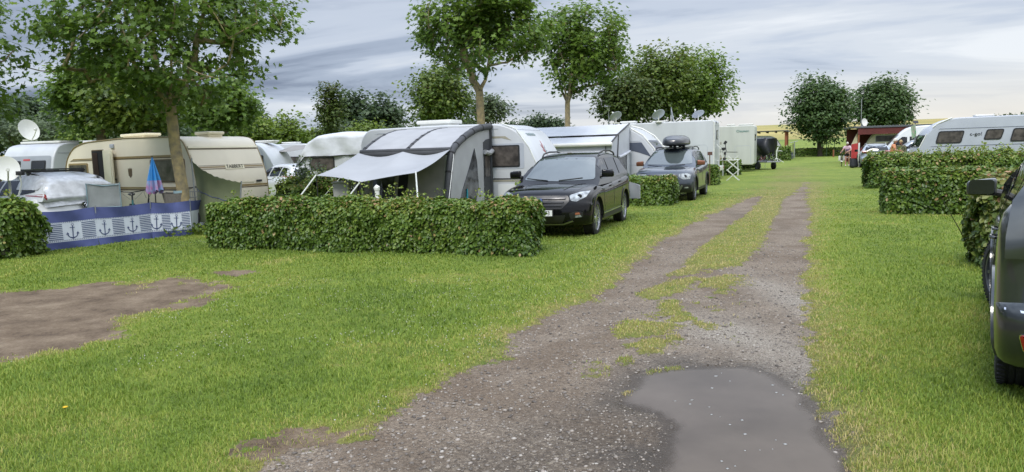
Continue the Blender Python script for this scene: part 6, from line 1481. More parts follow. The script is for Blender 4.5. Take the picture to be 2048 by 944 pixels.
# bike carrier frame on its back wall
rk = thing('bike_rack', 'white bicycle rack with black clamps folded on the motorhome back wall', 'bike rack', m3.location, m3.rotation_euler.z)
mb = MB()
for yy in (-.55, .55): mb.tube([(h + .03, yy, .9), (h + .35, yy, .95), (h + .25, yy, 1.5), (h + .04, yy, 1.75)], .022, 6)
mb.tube([(h + .35, -.7, .95), (h + .35, .7, .95)], .022, 6); mb.tube([(h + .25, -.7, 1.5), (h + .25, .7, 1.5)], .02, 6)
mb.build('rack_frame', M['white_metal'], rk)
mb = MB()
for yy, zz in ((-.6, 1.5), (-.2, 1.46), (.2, 1.5), (-.5, .98), (.0, .98), (.4, .98), (.5, 1.25)): mb.box((h + .36, yy, zz), (.10, .10, .12))
mb.tube([(h + .45, -.55, 1.0), (h + .5, -.35, 1.4), (h + .42, .0, 1.75)], .02, 6); mb.box((h + .42, .05, 1.80), (.12, .18, .18), rot=Matrix.Rotation(.6, 3, 'Y')); mb.build('clamp_set', M['black_plastic'], rk)
for (px, Y, az, el, r, m_, lab) in [(1233, 38, 200, 50, .34, 'pale_grey_shell', 'folded satellite dish at the left end of the large motorhome roof'), (1318, 38, 200, 50, .36, 'pale_grey_shell', 'tilted flat dish in the middle of the large motorhome roof'), (1397, 38.5, 200, 58, .34, 'pale_grey_shell', 'pale dish near the right end of the large motorhome roof'), (1343, 39, 75, 10, .40, 'silver_shell', 'upright dark grey satellite dish on the large motorhome roof')]:
    q = at_px(px, Y, 2.93); dish(lab, q, R(az), R(el), r, m=m_)
c4 = Vector((P(1509, 300, 46.0).x, 46.0, 0)); m4, bv, h = motorhome('beige white motorhome with blue and orange side stripe', c4, 6.2, 2.2, 2.86, 'white_shell_b')
for z0_, z1_ in ((1.72, 1.88), (.80, 1.08)): decal(bv, rrect(-.80 + h - 1.75, z0_, -.80 + h - 1.15, z1_, .02), 'y-', 'vent_grille', M['taupe_light'] if 'taupe_light' in M else M['taupe_fabric'], m4, off=.01, res=.6)
gf = [(h - 1.15, .5), (h - 1.15, 1.52), (h - 1.08, 1.6), (h - .30, 1.6), (h - .22, 1.5), (h - .22, .5)]
decal(bv, line(gf, .02), 'y-', 'garage_door_seam', M['pale_grey_shell'], m4, off=.004, res=1)
decal(bv, [(h - 2.95, 1.12), (h - 2.62, 1.14), (h - 2.62, 1.32), (h - 2.9, 1.34)], 'y-', 'blue_panel', M['blue_ink'], m4, off=.006, res=.5)
decal(bv, [(h - 2.58, 1.12), (h - 2.15, 1.18), (h - 2.15, 1.24), (h - 2.58, 1.28)], 'y-', 'orange_stripe', M['orange_ink'], m4, off=.006, res=.5)
strip(bv, -1, [(h - 2.2, 1.27), (h - 1.5, 1.24), (h - 1.0, 1.22)], .03, 'ink', m4, 'thin_stripe')
q = text_mesh('Chausson', 'side_lettering', .20, M['teal_ink'], m4, frame_mtx((h - .70, -1.115, 2.50), (1, 0, 0), (0, 0, 1)), .003, sx=.95)
cwin(bv, 1, -.9, 1.9, -.2, 2.3, m4, .04, axis='x+', glass='glass'); vent(m4, h - 1.5, 0, 2.84, .5, .5, .14); vent(m4, h - .6, 0, 2.84, .9, .6, .12)
# covered bikes on the back of the beige motorhome
o = MB(); o.grid(lambda u, v: ((.55 + .10 * math.sin(v * 5 + u * 20)) * math.cos(u * 6.2832) * (.75 + .35 * math.sin(v * 2.6)), (1.0 + .16 * math.sin(u * 31 + v * 3)) * math.sin(u * 6.2832) * (.8 + .25 * v), 1.02 + 1.0 * v + .14 * math.sin(u * 19) * (1 - v) ** 2), 60, 10)
o.grid(lambda u, v: ((.40 * v) * math.cos(u * 6.2832), .95 * v * math.sin(u * 6.2832), 2.06 - .06 * v + .03 * math.sin(u * 19)), 60, 4)
q = camp(0, 0); cov = o.build('bike_cover', M['black_tarp'], None, ang=60); p_ = at_px(1530, 49.5); cov.location = p_; cov.rotation_euler = (0, 0, math.atan2(V3.y, V3.x) + R(35)); tag(cov, 'black tarpaulin wrapped around bicycles behind the beige motorhome', 'tarpaulin')
# ================================================================ LEFT FOREGROUND
def rot_to(p, q): d = Vector(q) - Vector(p); return math.atan2(d.y, d.x)
J = [G(60, 507), G(196, 491.5), G(305, 478), G(384, 472), G(414, 461)]
wb = thing('windbreak', 'blue and white fabric windbreak printed with anchors and stripes', 'windbreak', J[0], 0)
WHT = .80
for k in range(4):
    a, b = J[k] - J[0], J[k + 1] - J[0]; L_ = (b - a).length; d = (b - a).normalized(); n_ = Vector((d.y, -d.x, 0))
    if n_.y > 0: n_ = -n_
    tilt = .05
    def fp(u, v, o=0.0):
        wv = (0 if .18 < v < .72 else .03 * math.sin(u * 9 + v * 3 + k) * (min(abs(v - .18), abs(v - .72)) * 6))
        sag = -.035 * math.sin(u * 3.14159) * v
        return a + d * (L_ * u) + n_ * (wv + tilt * (1 - v) + o) + Vector((0, 0, .01 + (WHT + sag) * v))
    mb = MB()
    for v0, v1, m_ in ((0, .19, 0), (.19, .70, 1), (.70, 1.0, 0)):
        mb.grid(lambda u, v: fp(u, v0 + (v1 - v0) * v), 20, 4, m=m_, thick=.004)
    # rope border dashes
    for vv in (.205, .222, .672, .688):
        nd = int(L_ / .035)
        for i in range(nd):
            u0 = (i + .15) / nd; u1 = (i + .7) / nd; q = [fp(u0, vv, .004), fp(u1, vv + .004, .004), fp(u1, vv + .013, .004), fp(u0, vv + .009, .004)]
            mb.add(q, [(0, 1, 2, 3)], 2)
    for cell in range(4):
        c0 = cell / 4
        if k == 3 and cell > 2: continue
        if cell % 2 == 1:
            for i in range(9):
                v0 = .25 + i * .0475
                mb.grid(lambda u, v: fp(c0 + .02 + .21 * u, v0 + .020 * v, .005), 4, 1, m=2)
        else:
            def anchor(pts, w, cc=c0 + .125):
                o_ = line(pts, w); vs = [fp(cc + x / L_, .44 + z / WHT, .006) for x, z in o_]; nn_ = len(vs) // 2
                mb.add(vs, [(i, i + 1, 2 * nn_ - 2 - i, 2 * nn_ - 1 - i) for i in range(nn_ - 1)], 2)
            sc = .92
            anchor([(.012, .12), (.0, -.13)], .018); anchor([(-.045, .085), (.05, .078)], .013)
            anchor([(.012 + .022 * math.cos(t), .142 + .022 * math.sin(t)) for t in np.linspace(0, 6.283, 12)], .008)
            anchor([(.095 * math.cos(t), -.045 + .09 * math.sin(t)) for t in np.linspace(3.0, 6.42, 14)], .018)
            for s in (-1, 1): anchor([(s * .075, -.055), (s * .098, -.015), (s * .118, -.06)], .014)
            anchor([(-.03, -.115), (0, -.16), (.03, -.115)], .012)
    mb.build('fabric_panel', [M['blue_cloth'], M['white_cloth'], M['navy_print']], wb, ang=60)
for q in J:
    mb = MB(); mb.tube([q - J[0], q - J[0] + Vector((0, .03, WHT + .04))], .013, 6); mb.build('pole', M['galv'], wb)
# net screen
n0, n1 = P(176, 413, 16.6), P(243, 413, 17.0); nt_ = thing('net_screen', 'small white mesh net with pale blue border on two poles', 'net', (n0.x, n0.y, 0), rot_to(n0, n1))
Ln = (Vector((n1.x, n1.y, 0)) - Vector((n0.x, n0.y, 0))).length; zb, ztp = .72, 1.24
mb = MB()
for i in range(23): mb.box((Ln * i / 22, 0, (zb + ztp) / 2), (.007, .004, ztp - zb))
for i in range(17): mb.box((Ln / 2, .003, zb + (ztp - zb) * i / 16), (Ln, .004, .007))
mb.grid(lambda u, v: (Ln * u, .012, zb + (ztp - zb) * v), 4, 4, thick=.002)
mb.build('mesh_net', M['net'], nt_)
mb = MB(); mb.tube([(0, 0, zb), (Ln, 0, zb - .01), (Ln, 0, ztp - .03), (Ln / 2, 0, ztp - .045), (0, 0, ztp + .02)], .018, 6, closed=True); mb.build('border_tape', M['net_edge'], nt_)
for x in (0, Ln): mb = MB(); mb.tube([(x, 0, 0), (x, 0, ztp + .02)], .012, 6); mb.build('pole', M['net_edge'], nt_)
# olive tarpaulin tied from trunk to a post
tp = [P(384, 321, 17.9), P(402, 337, 17.7), P(428, 351, 17.5), P(455, 359, 17.3), P(482, 364, 17.1)]
bt = [P(402, 444, 17.6), P(420, 446, 17.5), P(440, 448, 17.35), P(460, 449, 17.2), P(478, 450, 17.1)]
for q in bt: q.z = max(q.z, .06)
org = Vector((tp[0].x, tp[0].y, 0)); tarp = thing('tarpaulin', 'olive green tarpaulin hung as a screen beside the lichened trunk', 'tarpaulin', org)
def tf(u, v):
    s = u * 4; i = min(int(s), 3); f = s - i; q = tp[i].lerp(tp[i + 1], f).lerp(bt[i].lerp(bt[i + 1], f), v) - org
    q.y += .035 * math.sin(u * 13 + v * 4) * v + .05 * math.sin(v * 6); q.z += -.018 * abs(math.sin(u * 28)) * (1 - v) - .03 * math.exp(-((v - .45) / .04) ** 2) * abs(math.sin(u * 12)); return q
mb = MB(); mb.grid(tf, 44, 26, thick=.004); mb.build('tarp_sheet', M['olive_tarp'], tarp, ang=80)
mb = MB(); mb.tube([Vector(tf(i / 20, .45)) + Vector((0, -.02, 0)) for i in range(21)], .008, 4); mb.build('cord', M['blue_cloth'], tarp)
mb = MB(); mb.tube([tp[4] - org + Vector((0, .03, .02)), bt[4] - org], .018, 6); mb.tube([tp[0] - org + Vector((-.02, .03, .06)), Vector((0, .03, 0))], .018, 6); mb.build('pole', M['galv'], tarp)
st_ = MB(); st_.lathe([(.138, -.03), (.150, -.03), (.152, .03), (.138, .03)], 20); q = st_.build('tree_strap', M['net_edge'], loc=b1 + Vector((-.07, 0, 1.0))); tag(q, 'blue grey strap tied around the lichened trunk', 'strap')

def bicycle(label, loc, rz, frame='black_metal', steer=0.0, basket=False, panniers=None, group='bicycles on the site', fat=1.0):
    t = thing('bicycle', label, 'bicycle', loc, rz, group)
    def wh(x, st=0):
        e = bpy.data.objects.new('wheel', None); scene.collection.objects.link(e); e.parent = t; e.location = (x, 0, .34); e.rotation_euler = (0, 0, st)
        mb = MB(); mb.tube([(.325 * math.cos(a), 0, .325 * math.sin(a)) for a in np.linspace(0, 6.2832, 33)[:-1]], .021 * fat, 8, closed=True); mb.build('tyre', M['rubber'], e, ang=60)
        mb = MB(); mb.tube([(.298 * math.cos(a), 0, .298 * math.sin(a)) for a in np.linspace(0, 6.2832, 33)[:-1]], .009, 6, closed=True)
        for i in range(18): a = 6.2832 * i / 18; mb.tube([(0, .02 * (-1) ** i, 0), (.295 * math.cos(a), 0, .295 * math.sin(a))], .002, 3)
        mb.tube([(0, -.05, 0), (0, .05, 0)], .02, 8); mb.build('rim', M['alloy'], e)
    wh(-.52); wh(.56, steer)
    mb = MB(); bb = (-.08, 0, .30)
    for a, b, r in (((-.20, 0, .80), bb, .017), (bb, (.38, 0, .62), .024), ((-.17, 0, .70), (.36, 0, .74), .018), ((.35, 0, .84), (.40, 0, .58), .02), ((-.52, .05, .34), bb, .011), ((-.52, -.05, .34), bb, .011), ((-.52, .05, .34), (-.18, 0, .74), .009), ((-.52, -.05, .34), (-.18, 0, .74), .009)): mb.tube([a, b], r, 7)
    for s in (-1, 1): mb.tube([(.40, s * .03, .60), (.44, s * .055, .56), (.56, s * .055, .34)], .012, 6)
    mb.build('frame', M[frame], t)
    mb = MB(); mb.tube([(.35, 0, .84), (.33, 0, 1.02)], .014, 6); mb.tube([(.22, -.30, 1.06), (.30, -.16, 1.04), (.33, 0, 1.02), (.30, .16, 1.04), (.22, .30, 1.06)], .013, 6)
    for s in (-1, 1): mb.tube([(.12, s * .32, 1.055), (.24, s * .29, 1.06)], .02, 6); mb.tube([(.24, s * .24, 1.04), (.34, s * .20, 1.0), (.38, s * .05, .86)], .004, 4)
    mb.build('handlebar', M['black_metal'], t)
    mb = MB(); mb.tube([(-.20, 0, .80), (-.23, 0, .93)], .013, 6); mb.grid(lambda u, v: (-.38 + .30 * u, (.085 - .065 * u) * math.cos(v * 6.2832), .955 + .028 * math.sin(v * 6.2832) - .01 * math.sin(u * 3)), 8, 10); mb.build('saddle', M['black_plastic'], t, ang=60)
    mb = MB(); mb.lathe([(0, -.05), (.09, -.05), (.09, -.04), (0, -.04)], 16, (-.08, 0, .30), 'y'); mb.tube([(-.08, -.05, .30), (-.08, -.07, .14), (-.08, -.15, .14)], .01, 5); mb.tube([(-.08, .05, .30), (-.08, .07, .46), (-.08, .15, .46)], .01, 5); mb.build('crank', M['dark_alloy'], t)
    mb = MB()
    for s in (-1, 1): mb.tube([(-.52, s * .06, .34), (-.62, s * .06, .70)], .006, 4); mb.tube([(-.26, s * .05, .70), (-.86, s * .06, .70)], .007, 4)
    for xx in (-.3, -.45, -.6, -.75, -.85): mb.tube([(xx, -.06, .70), (xx, .06, .70)], .006, 4)
    mb.build('luggage_rack', M['black_metal'], t)
    if basket:
        mb = MB(); x0, x1, y0, z0, z1 = -.88, -.40, .19, .72, .98
        for zz in (z0, (z0 + z1) / 2, z1): mb.tube([(x0, -y0, zz), (x1, -y0, zz), (x1, y0, zz), (x0, y0, zz)], .006, 4, closed=True)
        for i in range(9):
            xx = x0 + (x1 - x0) * i / 8
            for s in (-1, 1): mb.tube([(xx, s * y0, z0), (xx, s * y0, z1)], .004, 4)
            mb.tube([(xx, -y0, z0), (xx, y0, z0)], .004, 4)
        for i in range(7): yy = -y0 + 2 * y0 * i / 6; mb.tube([(x0, yy, z0), (x0, yy, z1)], .004, 4); mb.tube([(x1, yy, z0), (x1, yy, z1)], .004, 4)
        mb.build('wire_basket', M['galv'], t)
    if panniers:
        for s in (-1, 1): mb = MB(); mb.box((-.56, s * .14, .52), (.34, .14, .34)); mb.build('pannier', M[panniers], t, bevel=.04)
    return t
bicycle('bicycle with teal frame whose handlebar shows above the windbreak, by the open caravan door', at_px(256, 17.4), R(-62), 'teal_metal', R(22))
bicycle('bicycle with saddle and wire basket standing between umbrella and lichened trunk', at_px(318, 17.6), R(176), 'black_metal', 0, True)
bicycle('bicycle standing hidden behind the lichened trunk, its saddle beside the bark', at_px(388, 18.0), R(172), 'black_metal', 0)
wkb = MB(); wkb.grid(lambda u, v: ((.24 + .05 * v) * math.cos(u * 6.2832) * (1 + .02 * math.sin(u * 60)), .16 * math.sin(u * 6.2832), .0 + .22 * v + .03 * abs(math.cos(u * 6.28)) * v), 36, 8); wkb.lathe([(0, .01), (.24, .01)], 20)
q = wkb.build('wicker_basket', M['wicker'], None, ang=60); q.location = at_px(343, 17.1, .74); tag(q, 'grey wicker basket showing above the windbreak left of the trunk', 'basket')
bx = MB(); bx.box((0, 0, .36), (.62, .42, .72)); q = bx.build('storage_box', M['bin_grey'], bevel=.02, loc=at_px(343, 17.1)); tag(q, 'low grey box under the wicker basket, hidden behind the windbreak', 'box')
# closed beach parasol
um = thing('closed_parasol', 'closed blue and pink child parasol standing upright behind the windbreak', 'parasol', at_px(303, 17.0))
def uf(z0, z1, r0, r1):
    return lambda u, v: ((r0 + (r1 - r0) * v) * (1 + .30 * math.cos(u * 6.2832 * 8)) * math.cos(u * 6.2832), (r0 + (r1 - r0) * v) * (1 + .30 * math.cos(u * 6.2832 * 8)) * math.sin(u * 6.2832), z0 + (z1 - z0) * v + (.05 * math.cos(u * 6.2832 * 8 + 1) * v if z1 < 1.2 else 0))
mb = MB(); mb.grid(uf(1.80, 1.28, .01, .12), 64, 6); mb.build('upper_cloth', M['umb_blue'], um, ang=60)
mb = MB(); mb.grid(uf(1.28, 1.02, .12, .155), 64, 6); mb.build('printed_cloth', M['umb_pink'], um, ang=60)
mb = MB(); mb.tube([(0, 0, 0), (0, 0, 1.84)], .012, 6); mb.build('pole', M['black_metal'], um)
mb = MB(); mb.lathe([(0, 0), (.2, 0), (.18, .06), (.03, .09), (.0, .09)], 20); mb.build('base', M['black_plastic'], um)

# ================================================================ BEYOND / RIGHT
# long white caravan on the right
lft = P(1834, 300, 31.5); lft = Vector((lft.x, 31.5, 0)); LL = 7.4
t9, bv, h = caravan('long white caravan with slanted dark windows behind the tall hedge on the right', lft + V3 * LL, LL, 2.3, 2.52, -1,
    prof=rpoly([(-LL / 2 + .02, .62), (-LL / 2 + .3, .44), (LL / 2, .45), (LL / 2, 2.2), (LL / 2 - .3, 2.50), (0, 2.54), (-LL / 2 + 1.25, 2.52), (-LL / 2 + .72, 2.28), (-LL / 2 + .34, 1.9), (-LL / 2 + .0, 1.15)], .25, 4), m='pale_grey_shell')
for s0, s1, z0, z1 in ((.78, 1.72, 1.47, 1.99), (2.50, 3.12, 1.58, 2.01), (3.42, 4.35, 1.48, 2.02), (4.9, 5.8, 1.48, 2.02)): cwin(bv, -1, -h + s0, z0, -h + s1, z1, t9, .09, slant=.12, fw=.05)
strip(bv, -1, [(-h + .32, 2.08), (h - .1, 2.08)], .018, 'slate_graphic', t9); strip(bv, -1, [(-h + .10, 1.36), (h - .1, 1.40)], .02, 'slate_graphic', t9)
text_mesh('c-go!', 'side_lettering', .18, M['ink'], t9, frame_mtx((-h + 2.12, -1.165, 1.83), (1, 0, 0), (0, 0, 1)), .003, sx=1.25)
mb = MB(); mb.tube([(-h + .55, -1.155, 2.15), (-h + .72, -1.155, 2.30), (-h + 1.25, -1.155, 2.53)], .03, 6); mb.tube([(-h + .34, -1.155, 1.9), (-h + .0, -1.155, 1.15)], .02, 6); mb.build('corner_rail', M['white_plastic'], t9)
cwin(bv, 1, -.95, 1.35, .95, 1.85, t9, .1, axis='x-', glass='glass'); vent(t9, -h + 2.6, .2, 2.5, .7, .6, .14); vent(t9, h - 1.9, .1, 2.5, 1.2, .8, .2, name='air_conditioner')
# second caravan front just left of it
l2 = at_px(1822, 35.5); t10, bv, h = caravan('white caravan nose with dark window just left of the long white caravan', l2 + V3 * 5.5, 5.5, 2.2, 2.45, -1)
cwin(bv, 1, -.9, 1.3, .9, 1.9, t10, .1, axis='x-', glass='glass')
# pole with black lamp panel and green flag
pl = thing('flag_pole', 'pole with black solar panel and a small green flag before the white van', 'pole', at_px(1829, 34.5))
mb = MB(); mb.tube([(0, 0, 0), (0, 0, 2.45)], .02, 6); mb.build('pole', M['galv'], pl)
mb = MB(); mb.box((0, -.03, 2.47), (.22, .03, .13), rot=Matrix.Rotation(-.5, 3, 'X')); mb.build('solar_panel', M['solar'], pl)
mb = MB(); mb.grid(lambda u, v: (-.02 - .20 * u + .05 * v, -.04 - .03 * math.sin(u * 6 + v * 3), 2.38 - .55 * v - .12 * u), 8, 10, thick=.004); mb.build('flag', M['green_cloth'], pl, ang=70)
# red shed with caravan under its roof
S0 = at_px(1713, 57); shed = thing('red_shed', 'red wooden shelter with flat grey roof at the end of the lane', 'shed', S0, math.atan2(V3.y, V3.x) + R(6))
mb = MB(); mb.box((4.6, 2.0, 2.72), (9.8, 5.2, .06)); mb.box((4.6, -.62, 2.70), (9.8, .05, .13)); mb.build('roof', M['roof_felt'], shed)
mb = MB(); mb.grid(lambda u, v: (-.3 + 9.8 * u, -.6 + 5.1 * v, 2.765 + .015 * math.sin(u * 300)), 120, 1, thick=.01); mb.build('corrugated_sheet', M['galv'], shed)
mb = MB(); mb.box((4.6, -.55, 2.40), (9.2, .04, .50))
mb.build('fascia', M['red_wood'], shed)
for x in (.05, 4.5, 8.9): mb = MB(); mb.box((x, -.5, 1.33), (.11, .11, 2.66)); mb.build('post', M['orange_wood'], shed)
mb = MB(); mb.box((4.6, 4.3, 1.33), (9.4, .06, 2.6)); mb.build('back_wall', M['red_wood'], shed)
c7 = S0 + V3 * 6.1 + U3 * .5; t11, bv, h = caravan('cream caravan parked under the red shelter roof', c7, 5.6, 2.2, 2.35, -1, m='cream_roof')
cwin(bv, -1, -h + .8, 1.55, -h + 2.5, 2.05, t11, .04, frame='white_metal', glass='curtain_glass')
cl = MB(); cl.grid(lambda u, v: (-.05 - .55 * u * v ** .8, -.2 * u, 2.30 - 1.15 * v), 8, 8, thick=.01); q = cl.build('cream_awning_flap', M['cream_roof'], None, ang=70); q.location = S0 + V3 * .1; q.rotation_euler = (0, 0, shed.rotation_euler.z); tag(q, 'cream awning flap stretched down beside the red shelter post', 'awning')
rp = at_px(1710, 54); cl = MB(); cl.grid(lambda u, v: (-.26 + .52 * u, .03 * math.sin(u * 6), .45 + (1.0 + .10 * u) * v), 8, 4, thick=.02); q = cl.build('red_screen', M['red_cloth'], None); q.location = rp; tag(q, 'plain red cloth screen beside the white post', 'screen')
for dx_ in (-.26, .26): cl = MB(); cl.tube([(0, 0, 0), (0, 0, 1.5)], .015, 6); cl.build('screen_pole', M['galv'], q, loc=(dx_, .03, 0))
cl = MB(); cl.box((0, 0, .78), (.08, .08, 1.56)); q = cl.build('white_post', M['white_plastic'], bevel=.01, loc=G(1717, 334)); tag(q, 'slim white post at the corner in front of the grey estate car', 'post')
def bag(px, py, s, lab):
    mb = MB(); mb.grid(lambda u, v: (.18 * s * math.cos(u * 6.28) * (1 - .3 * v) * math.sin(min(1, v * 4 + .2) * 1.57), .15 * s * math.sin(u * 6.28) * (1 - .3 * v) * math.sin(min(1, v * 4 + .2) * 1.57), .5 * s * v + .03 * math.sin(u * 12) * v), 16, 8); mb.lathe([(0, .48 * s), (.10 * s, .49 * s)], 12); q = mb.build('black_bag', M['black_tarp'], None, ang=70); q.location = G(px, py); tag(q, lab, 'bag', 'black bags beside the white post')
bag(1705, 336, 1.15, 'taller black bag on the grass left of the white post'); bag(1711, 335, 1.0, 'shorter black bag on the grass, nearest to the white post')
mst = MB(); mst.tube([(0, 0, 0), (0, 0, 2.0)], .025, 6); q = mst.build('antenna_mast', M['galv'], loc=at_px(1721, 56.5, 2.78)); tag(q, 'thin antenna mast rising from the red shelter roof', 'antenna')
dish('small white satellite dish on the roof of the red shelter', at_px(1727, 57, 2.78), R(20), R(8), .30)
# sheltered caravan left of the round tree
q0 = at_px(1566, 77); t12, bv, h = caravan('white caravan under a dark open roof with an orange brown post', q0, 5.6, 2.3, 2.5, 1)
cwin(bv, -1, h - 2.2, 1.4, h - 1.35, 2.0, t12, .04, glass='curtain_glass')
sh = thing('wooden_shelter', 'open dark roof on orange brown posts above a white caravan', 'shelter', q0, math.atan2(V3.y, V3.x))
mb = MB(); mb.box((-2.4, 1.2, 2.95), (5.8, 4.0, .06)); mb.build('roof', M['roof_felt'], sh)
mb = MB()
for i in range(7): mb.box((-5.0 + i * .85, 1.2, 2.84), (.10, 3.9, .16))
mb.build('rafters', M['brown_trim'], sh)
for x, y in ((.30, -.6), (-5.1, -.6), (.30, 3.0)): mb = MB(); mb.box((x, y, 1.43), (.26 if x > 0 else .1, .14, 2.86)); mb.build('post', M['orange_wood'], sh)
mb = MB(); mb.box((.30, 1.2, 2.0), (.05, 3.5, 1.5)); mb.build('side_boards', M['orange_wood'], sh)
mb = MB(); mb.box((.80, .5, 2.76), (1.2, 3.2, .04), rot=Matrix.Rotation(.28, 3, 'Y')); mb.build('side_roof', M['roof_felt'], sh)
# street lamp
lp = thing('street_lamp', 'mushroom shaped street lamp rising above the white awning', 'street lamp', at_px(1218.5, 45))
zt = P(1218, 211, 45).z
mb = MB(); mb.tube([(0, 0, 0), (0, 0, 1), (0, 0, zt - .3)], [.06, .05, .04], 10); mb.build('pole', M['galv'], lp)
mb = MB(); mb.lathe([(.05, zt - .34), (.09, zt - .30), (.12, zt - .1), (.13, zt - .05)], 20); mb.build('lamp_glass', M['white_plastic'], lp)
mb = MB(); mb.lathe([(0, zt + .02), (.12, zt + .0), (.26, zt - .06), (.27, zt - .08), (.12, zt - .07)], 24); mb.build('lamp_hood', M['pale_grey_shell'], lp)
# small sign by hedge
sg = thing('small_sign', 'small brown board on a short post beside the hedge end', 'sign', at_px(1419.5, 31.2)); zz = P(1420, 306, 31.2).z
mb = MB(); mb.box((0, 0, zz / 2), (.035, .035, zz)); mb.build('post', M['brown_trim'], sg); mb = MB(); mb.box((0, -.03, zz - .02), (.20, .02, .14)); mb.build('board', M['brown_board'] if 'brown_board' in M else M['orange_wood'], sg)
# white folding scissor rack
fr = thing('folding_rack', 'white folding scissor rack standing on the grass before the dark hedge', 'rack', G(1466, 361), math.atan2(V3.y, V3.x))
mb = MB()
for y in (-.13, .13):
    for k in range(2):
        z0 = k * .48
        mb.box((0, y, z0 + .26), (.028, .02, .78), rot=Matrix.Rotation(R(48), 3, 'Y')); mb.box((0, y + .022, z0 + .26), (.028, .02, .78), rot=Matrix.Rotation(R(-48), 3, 'Y'))
    mb.box((-.10, y, 1.05), (.028, .02, .34), rot=Matrix.Rotation(R(-48), 3, 'Y')); mb.box((.10, y, 1.05), (.028, .02, .34), rot=Matrix.Rotation(R(48), 3, 'Y'))
for x, z in ((-.28, .50), (.28, .50), (-.28, .02), (.28, .02), (-.28, .98), (.28, .98), (0, .26), (0, .74)): mb.tube([(x, -.16, z), (x, .16, z)], .012, 5)
mb.build('scissor_frame', M['white_metal'], fr)
ft = thing('garden_table', 'white topped table with a dark cloth behind the folding rack', 'table', at_px(1461, 41), math.atan2(V3.y, V3.x))
mb = MB(); mb.box((0, 0, .86), (.95, .6, .04)); mb.build('table_top', M['white_plastic'], ft, bevel=.01)
for x in (-.4, .4):
    for y in (-.22, .22): mb = MB(); mb.tube([(x, y, 0), (x, y, .85)], .02, 6); mb.build('leg', M['white_metal'], ft)
# rotary dryer base
rd = thing('rotary_dryer_base', 'white rotary dryer stand with splayed feet on the grass', 'dryer', G(1553, 325) * 1.0); 
mb = MB(); mb.tube([(0, 0, .3), (0, 0, 1.05)], .05, 8); mb.build('stem', M['white_metal'], rd)
for a in (200, 340, 90, 265): mb = MB(); mb.tube([(0, 0, .40), (.60 * math.cos(R(a)), .60 * math.sin(R(a)), .0)], .025, 6); mb.build('leg', M['white_metal'], rd)
mb = MB(); mb.tube([(0, 0, 1.0), (.35, 0, 1.02), (.5, 0, .98)], .03, 6); mb.tube([(.0, 0, .98), (.15, 0, 1.35)], .05, 8); mb.build('arm', M['white_metal'], rd)
# camp chair
ch = thing('camp_chair', 'small grey camp chair beside the low hedge', 'chair', at_px(1520, 52.5), R(200))
mb = MB(); mb.grid(lambda u, v: (-.24 + .48 * u, -.22 + .44 * v, .44 - .02 * math.sin(u * 3.1)), 4, 4, thick=.015); mb.build('seat', M['taupe_fabric'], ch)
mb = MB(); mb.grid(lambda u, v: (-.24 + .48 * u, .23 + .08 * v, .46 + .42 * v), 4, 4, thick=.015); mb.build('backrest', M['red_wood'], ch)
for x in (-.25, .25):
    for y in (-.22, .24): mb = MB(); mb.tube([(x, y, 0), (x, y, .46)], .014, 6); mb.build('leg', M['galv'], ch)
# metal gate frame and posts at the meadow
gz = lambda px, Y: Vector((P(px, 300, Y).x, Y, float(terrain(np.array([P(px, 300, Y).x]), np.array([Y]))[0])))
gf_ = thing('gate_frame', 'dark green metal gate frame standing in the meadow right of the round tree', 'frame', gz(1661, 86))
mb = MB(); mb.tube([(-.45, 0, 0), (-.45, 0, 1.62), (.45, 0, 1.68), (.45, 0, 0)], .035, 6); mb.tube([(-.45, 0, 1.40), (.45, 0, 1.42)], .02, 5); mb.build('frame_tube', M['green_metal'] if 'green_metal' in M else M['dark_bark'], gf_)
for px, Y, hh_, r, m_, lab in ((1667, 82, .8, .08, 'orange_wood', 'short brown stake at the foot of the green metal frame'), (1682, 88, 1.0, .04, 'dark_bark', 'thin dark fence post in the meadow left of the woman'), (1589, 84, 1.75, .05, 'galv', 'tall grey metal pole with crossbar left of the round tree'), (1586, 83, 1.6, .05, 'dark_bark', 'dark pole close beside the tall grey metal pole')):
    o = MB(); o.tube([(0, 0, 0), (0, 0, hh_)], r, 6); 
    if 'crossbar' in lab: o.tube([(-.5, 0, hh_ - .05), (.35, 0, hh_ + .1)], .035, 6)
    q = o.build('post', M[m_], loc=gz(px, Y)); tag(q, lab, 'post')
o = MB(); o.prism([(-.22, 0), (.22, 0), (.26, .62), (-.26, .62)], -.22, .22); o.box((0, 0, .65), (.56, .48, .05)); q = o.build('litter_bin', M['slate_graphic'], bevel=.02, loc=gz(1581, 80)); tag(q, 'slate blue bin standing left of the poles by the meadow', 'bin')

# ================================================================ PEOPLE
def skin_mesh(name, chains, parent, m, sub=2):
    """chains: list of lists of (x,y,z,r); the first point of a later chain may repeat a point of an earlier one"""
    vs, rs, es, idx_ = [], [], [], {}
    for ch_ in chains:
        prev = None
        for x, y, z, r in ch_:
            k = (round(x, 4), round(y, 4), round(z, 4))
            if k not in idx_: idx_[k] = len(vs); vs.append((x, y, z)); rs.append(r)
            i = idx_[k]
            if prev is not None and prev != i: es.append((prev, i))
            prev = i
    me = bpy.data.meshes.new(name); me.from_pydata(vs, es, []); o = bpy.data.objects.new(name, me); scene.collection.objects.link(o)
    sk = o.modifiers.new('s', 'SKIN'); sk.use_smooth_shade = True
    for i, r in enumerate(rs): me.skin_vertices[0].data[i].radius = (r, r); me.skin_vertices[0].data[i].use_root = (i == 0)
    sb_ = o.modifiers.new('u', 'SUBSURF'); sb_.levels = sub; sb_.render_levels = sub
    dg = bpy.context.evaluated_depsgraph_get(); nm = bpy.data.meshes.new_from_object(o.evaluated_get(dg)); o.modifiers.clear(); o.data = nm; nm.materials.clear(); nm.materials.append(m); nm.name = name
    finish(nm, 180); o.parent = parent
    return o
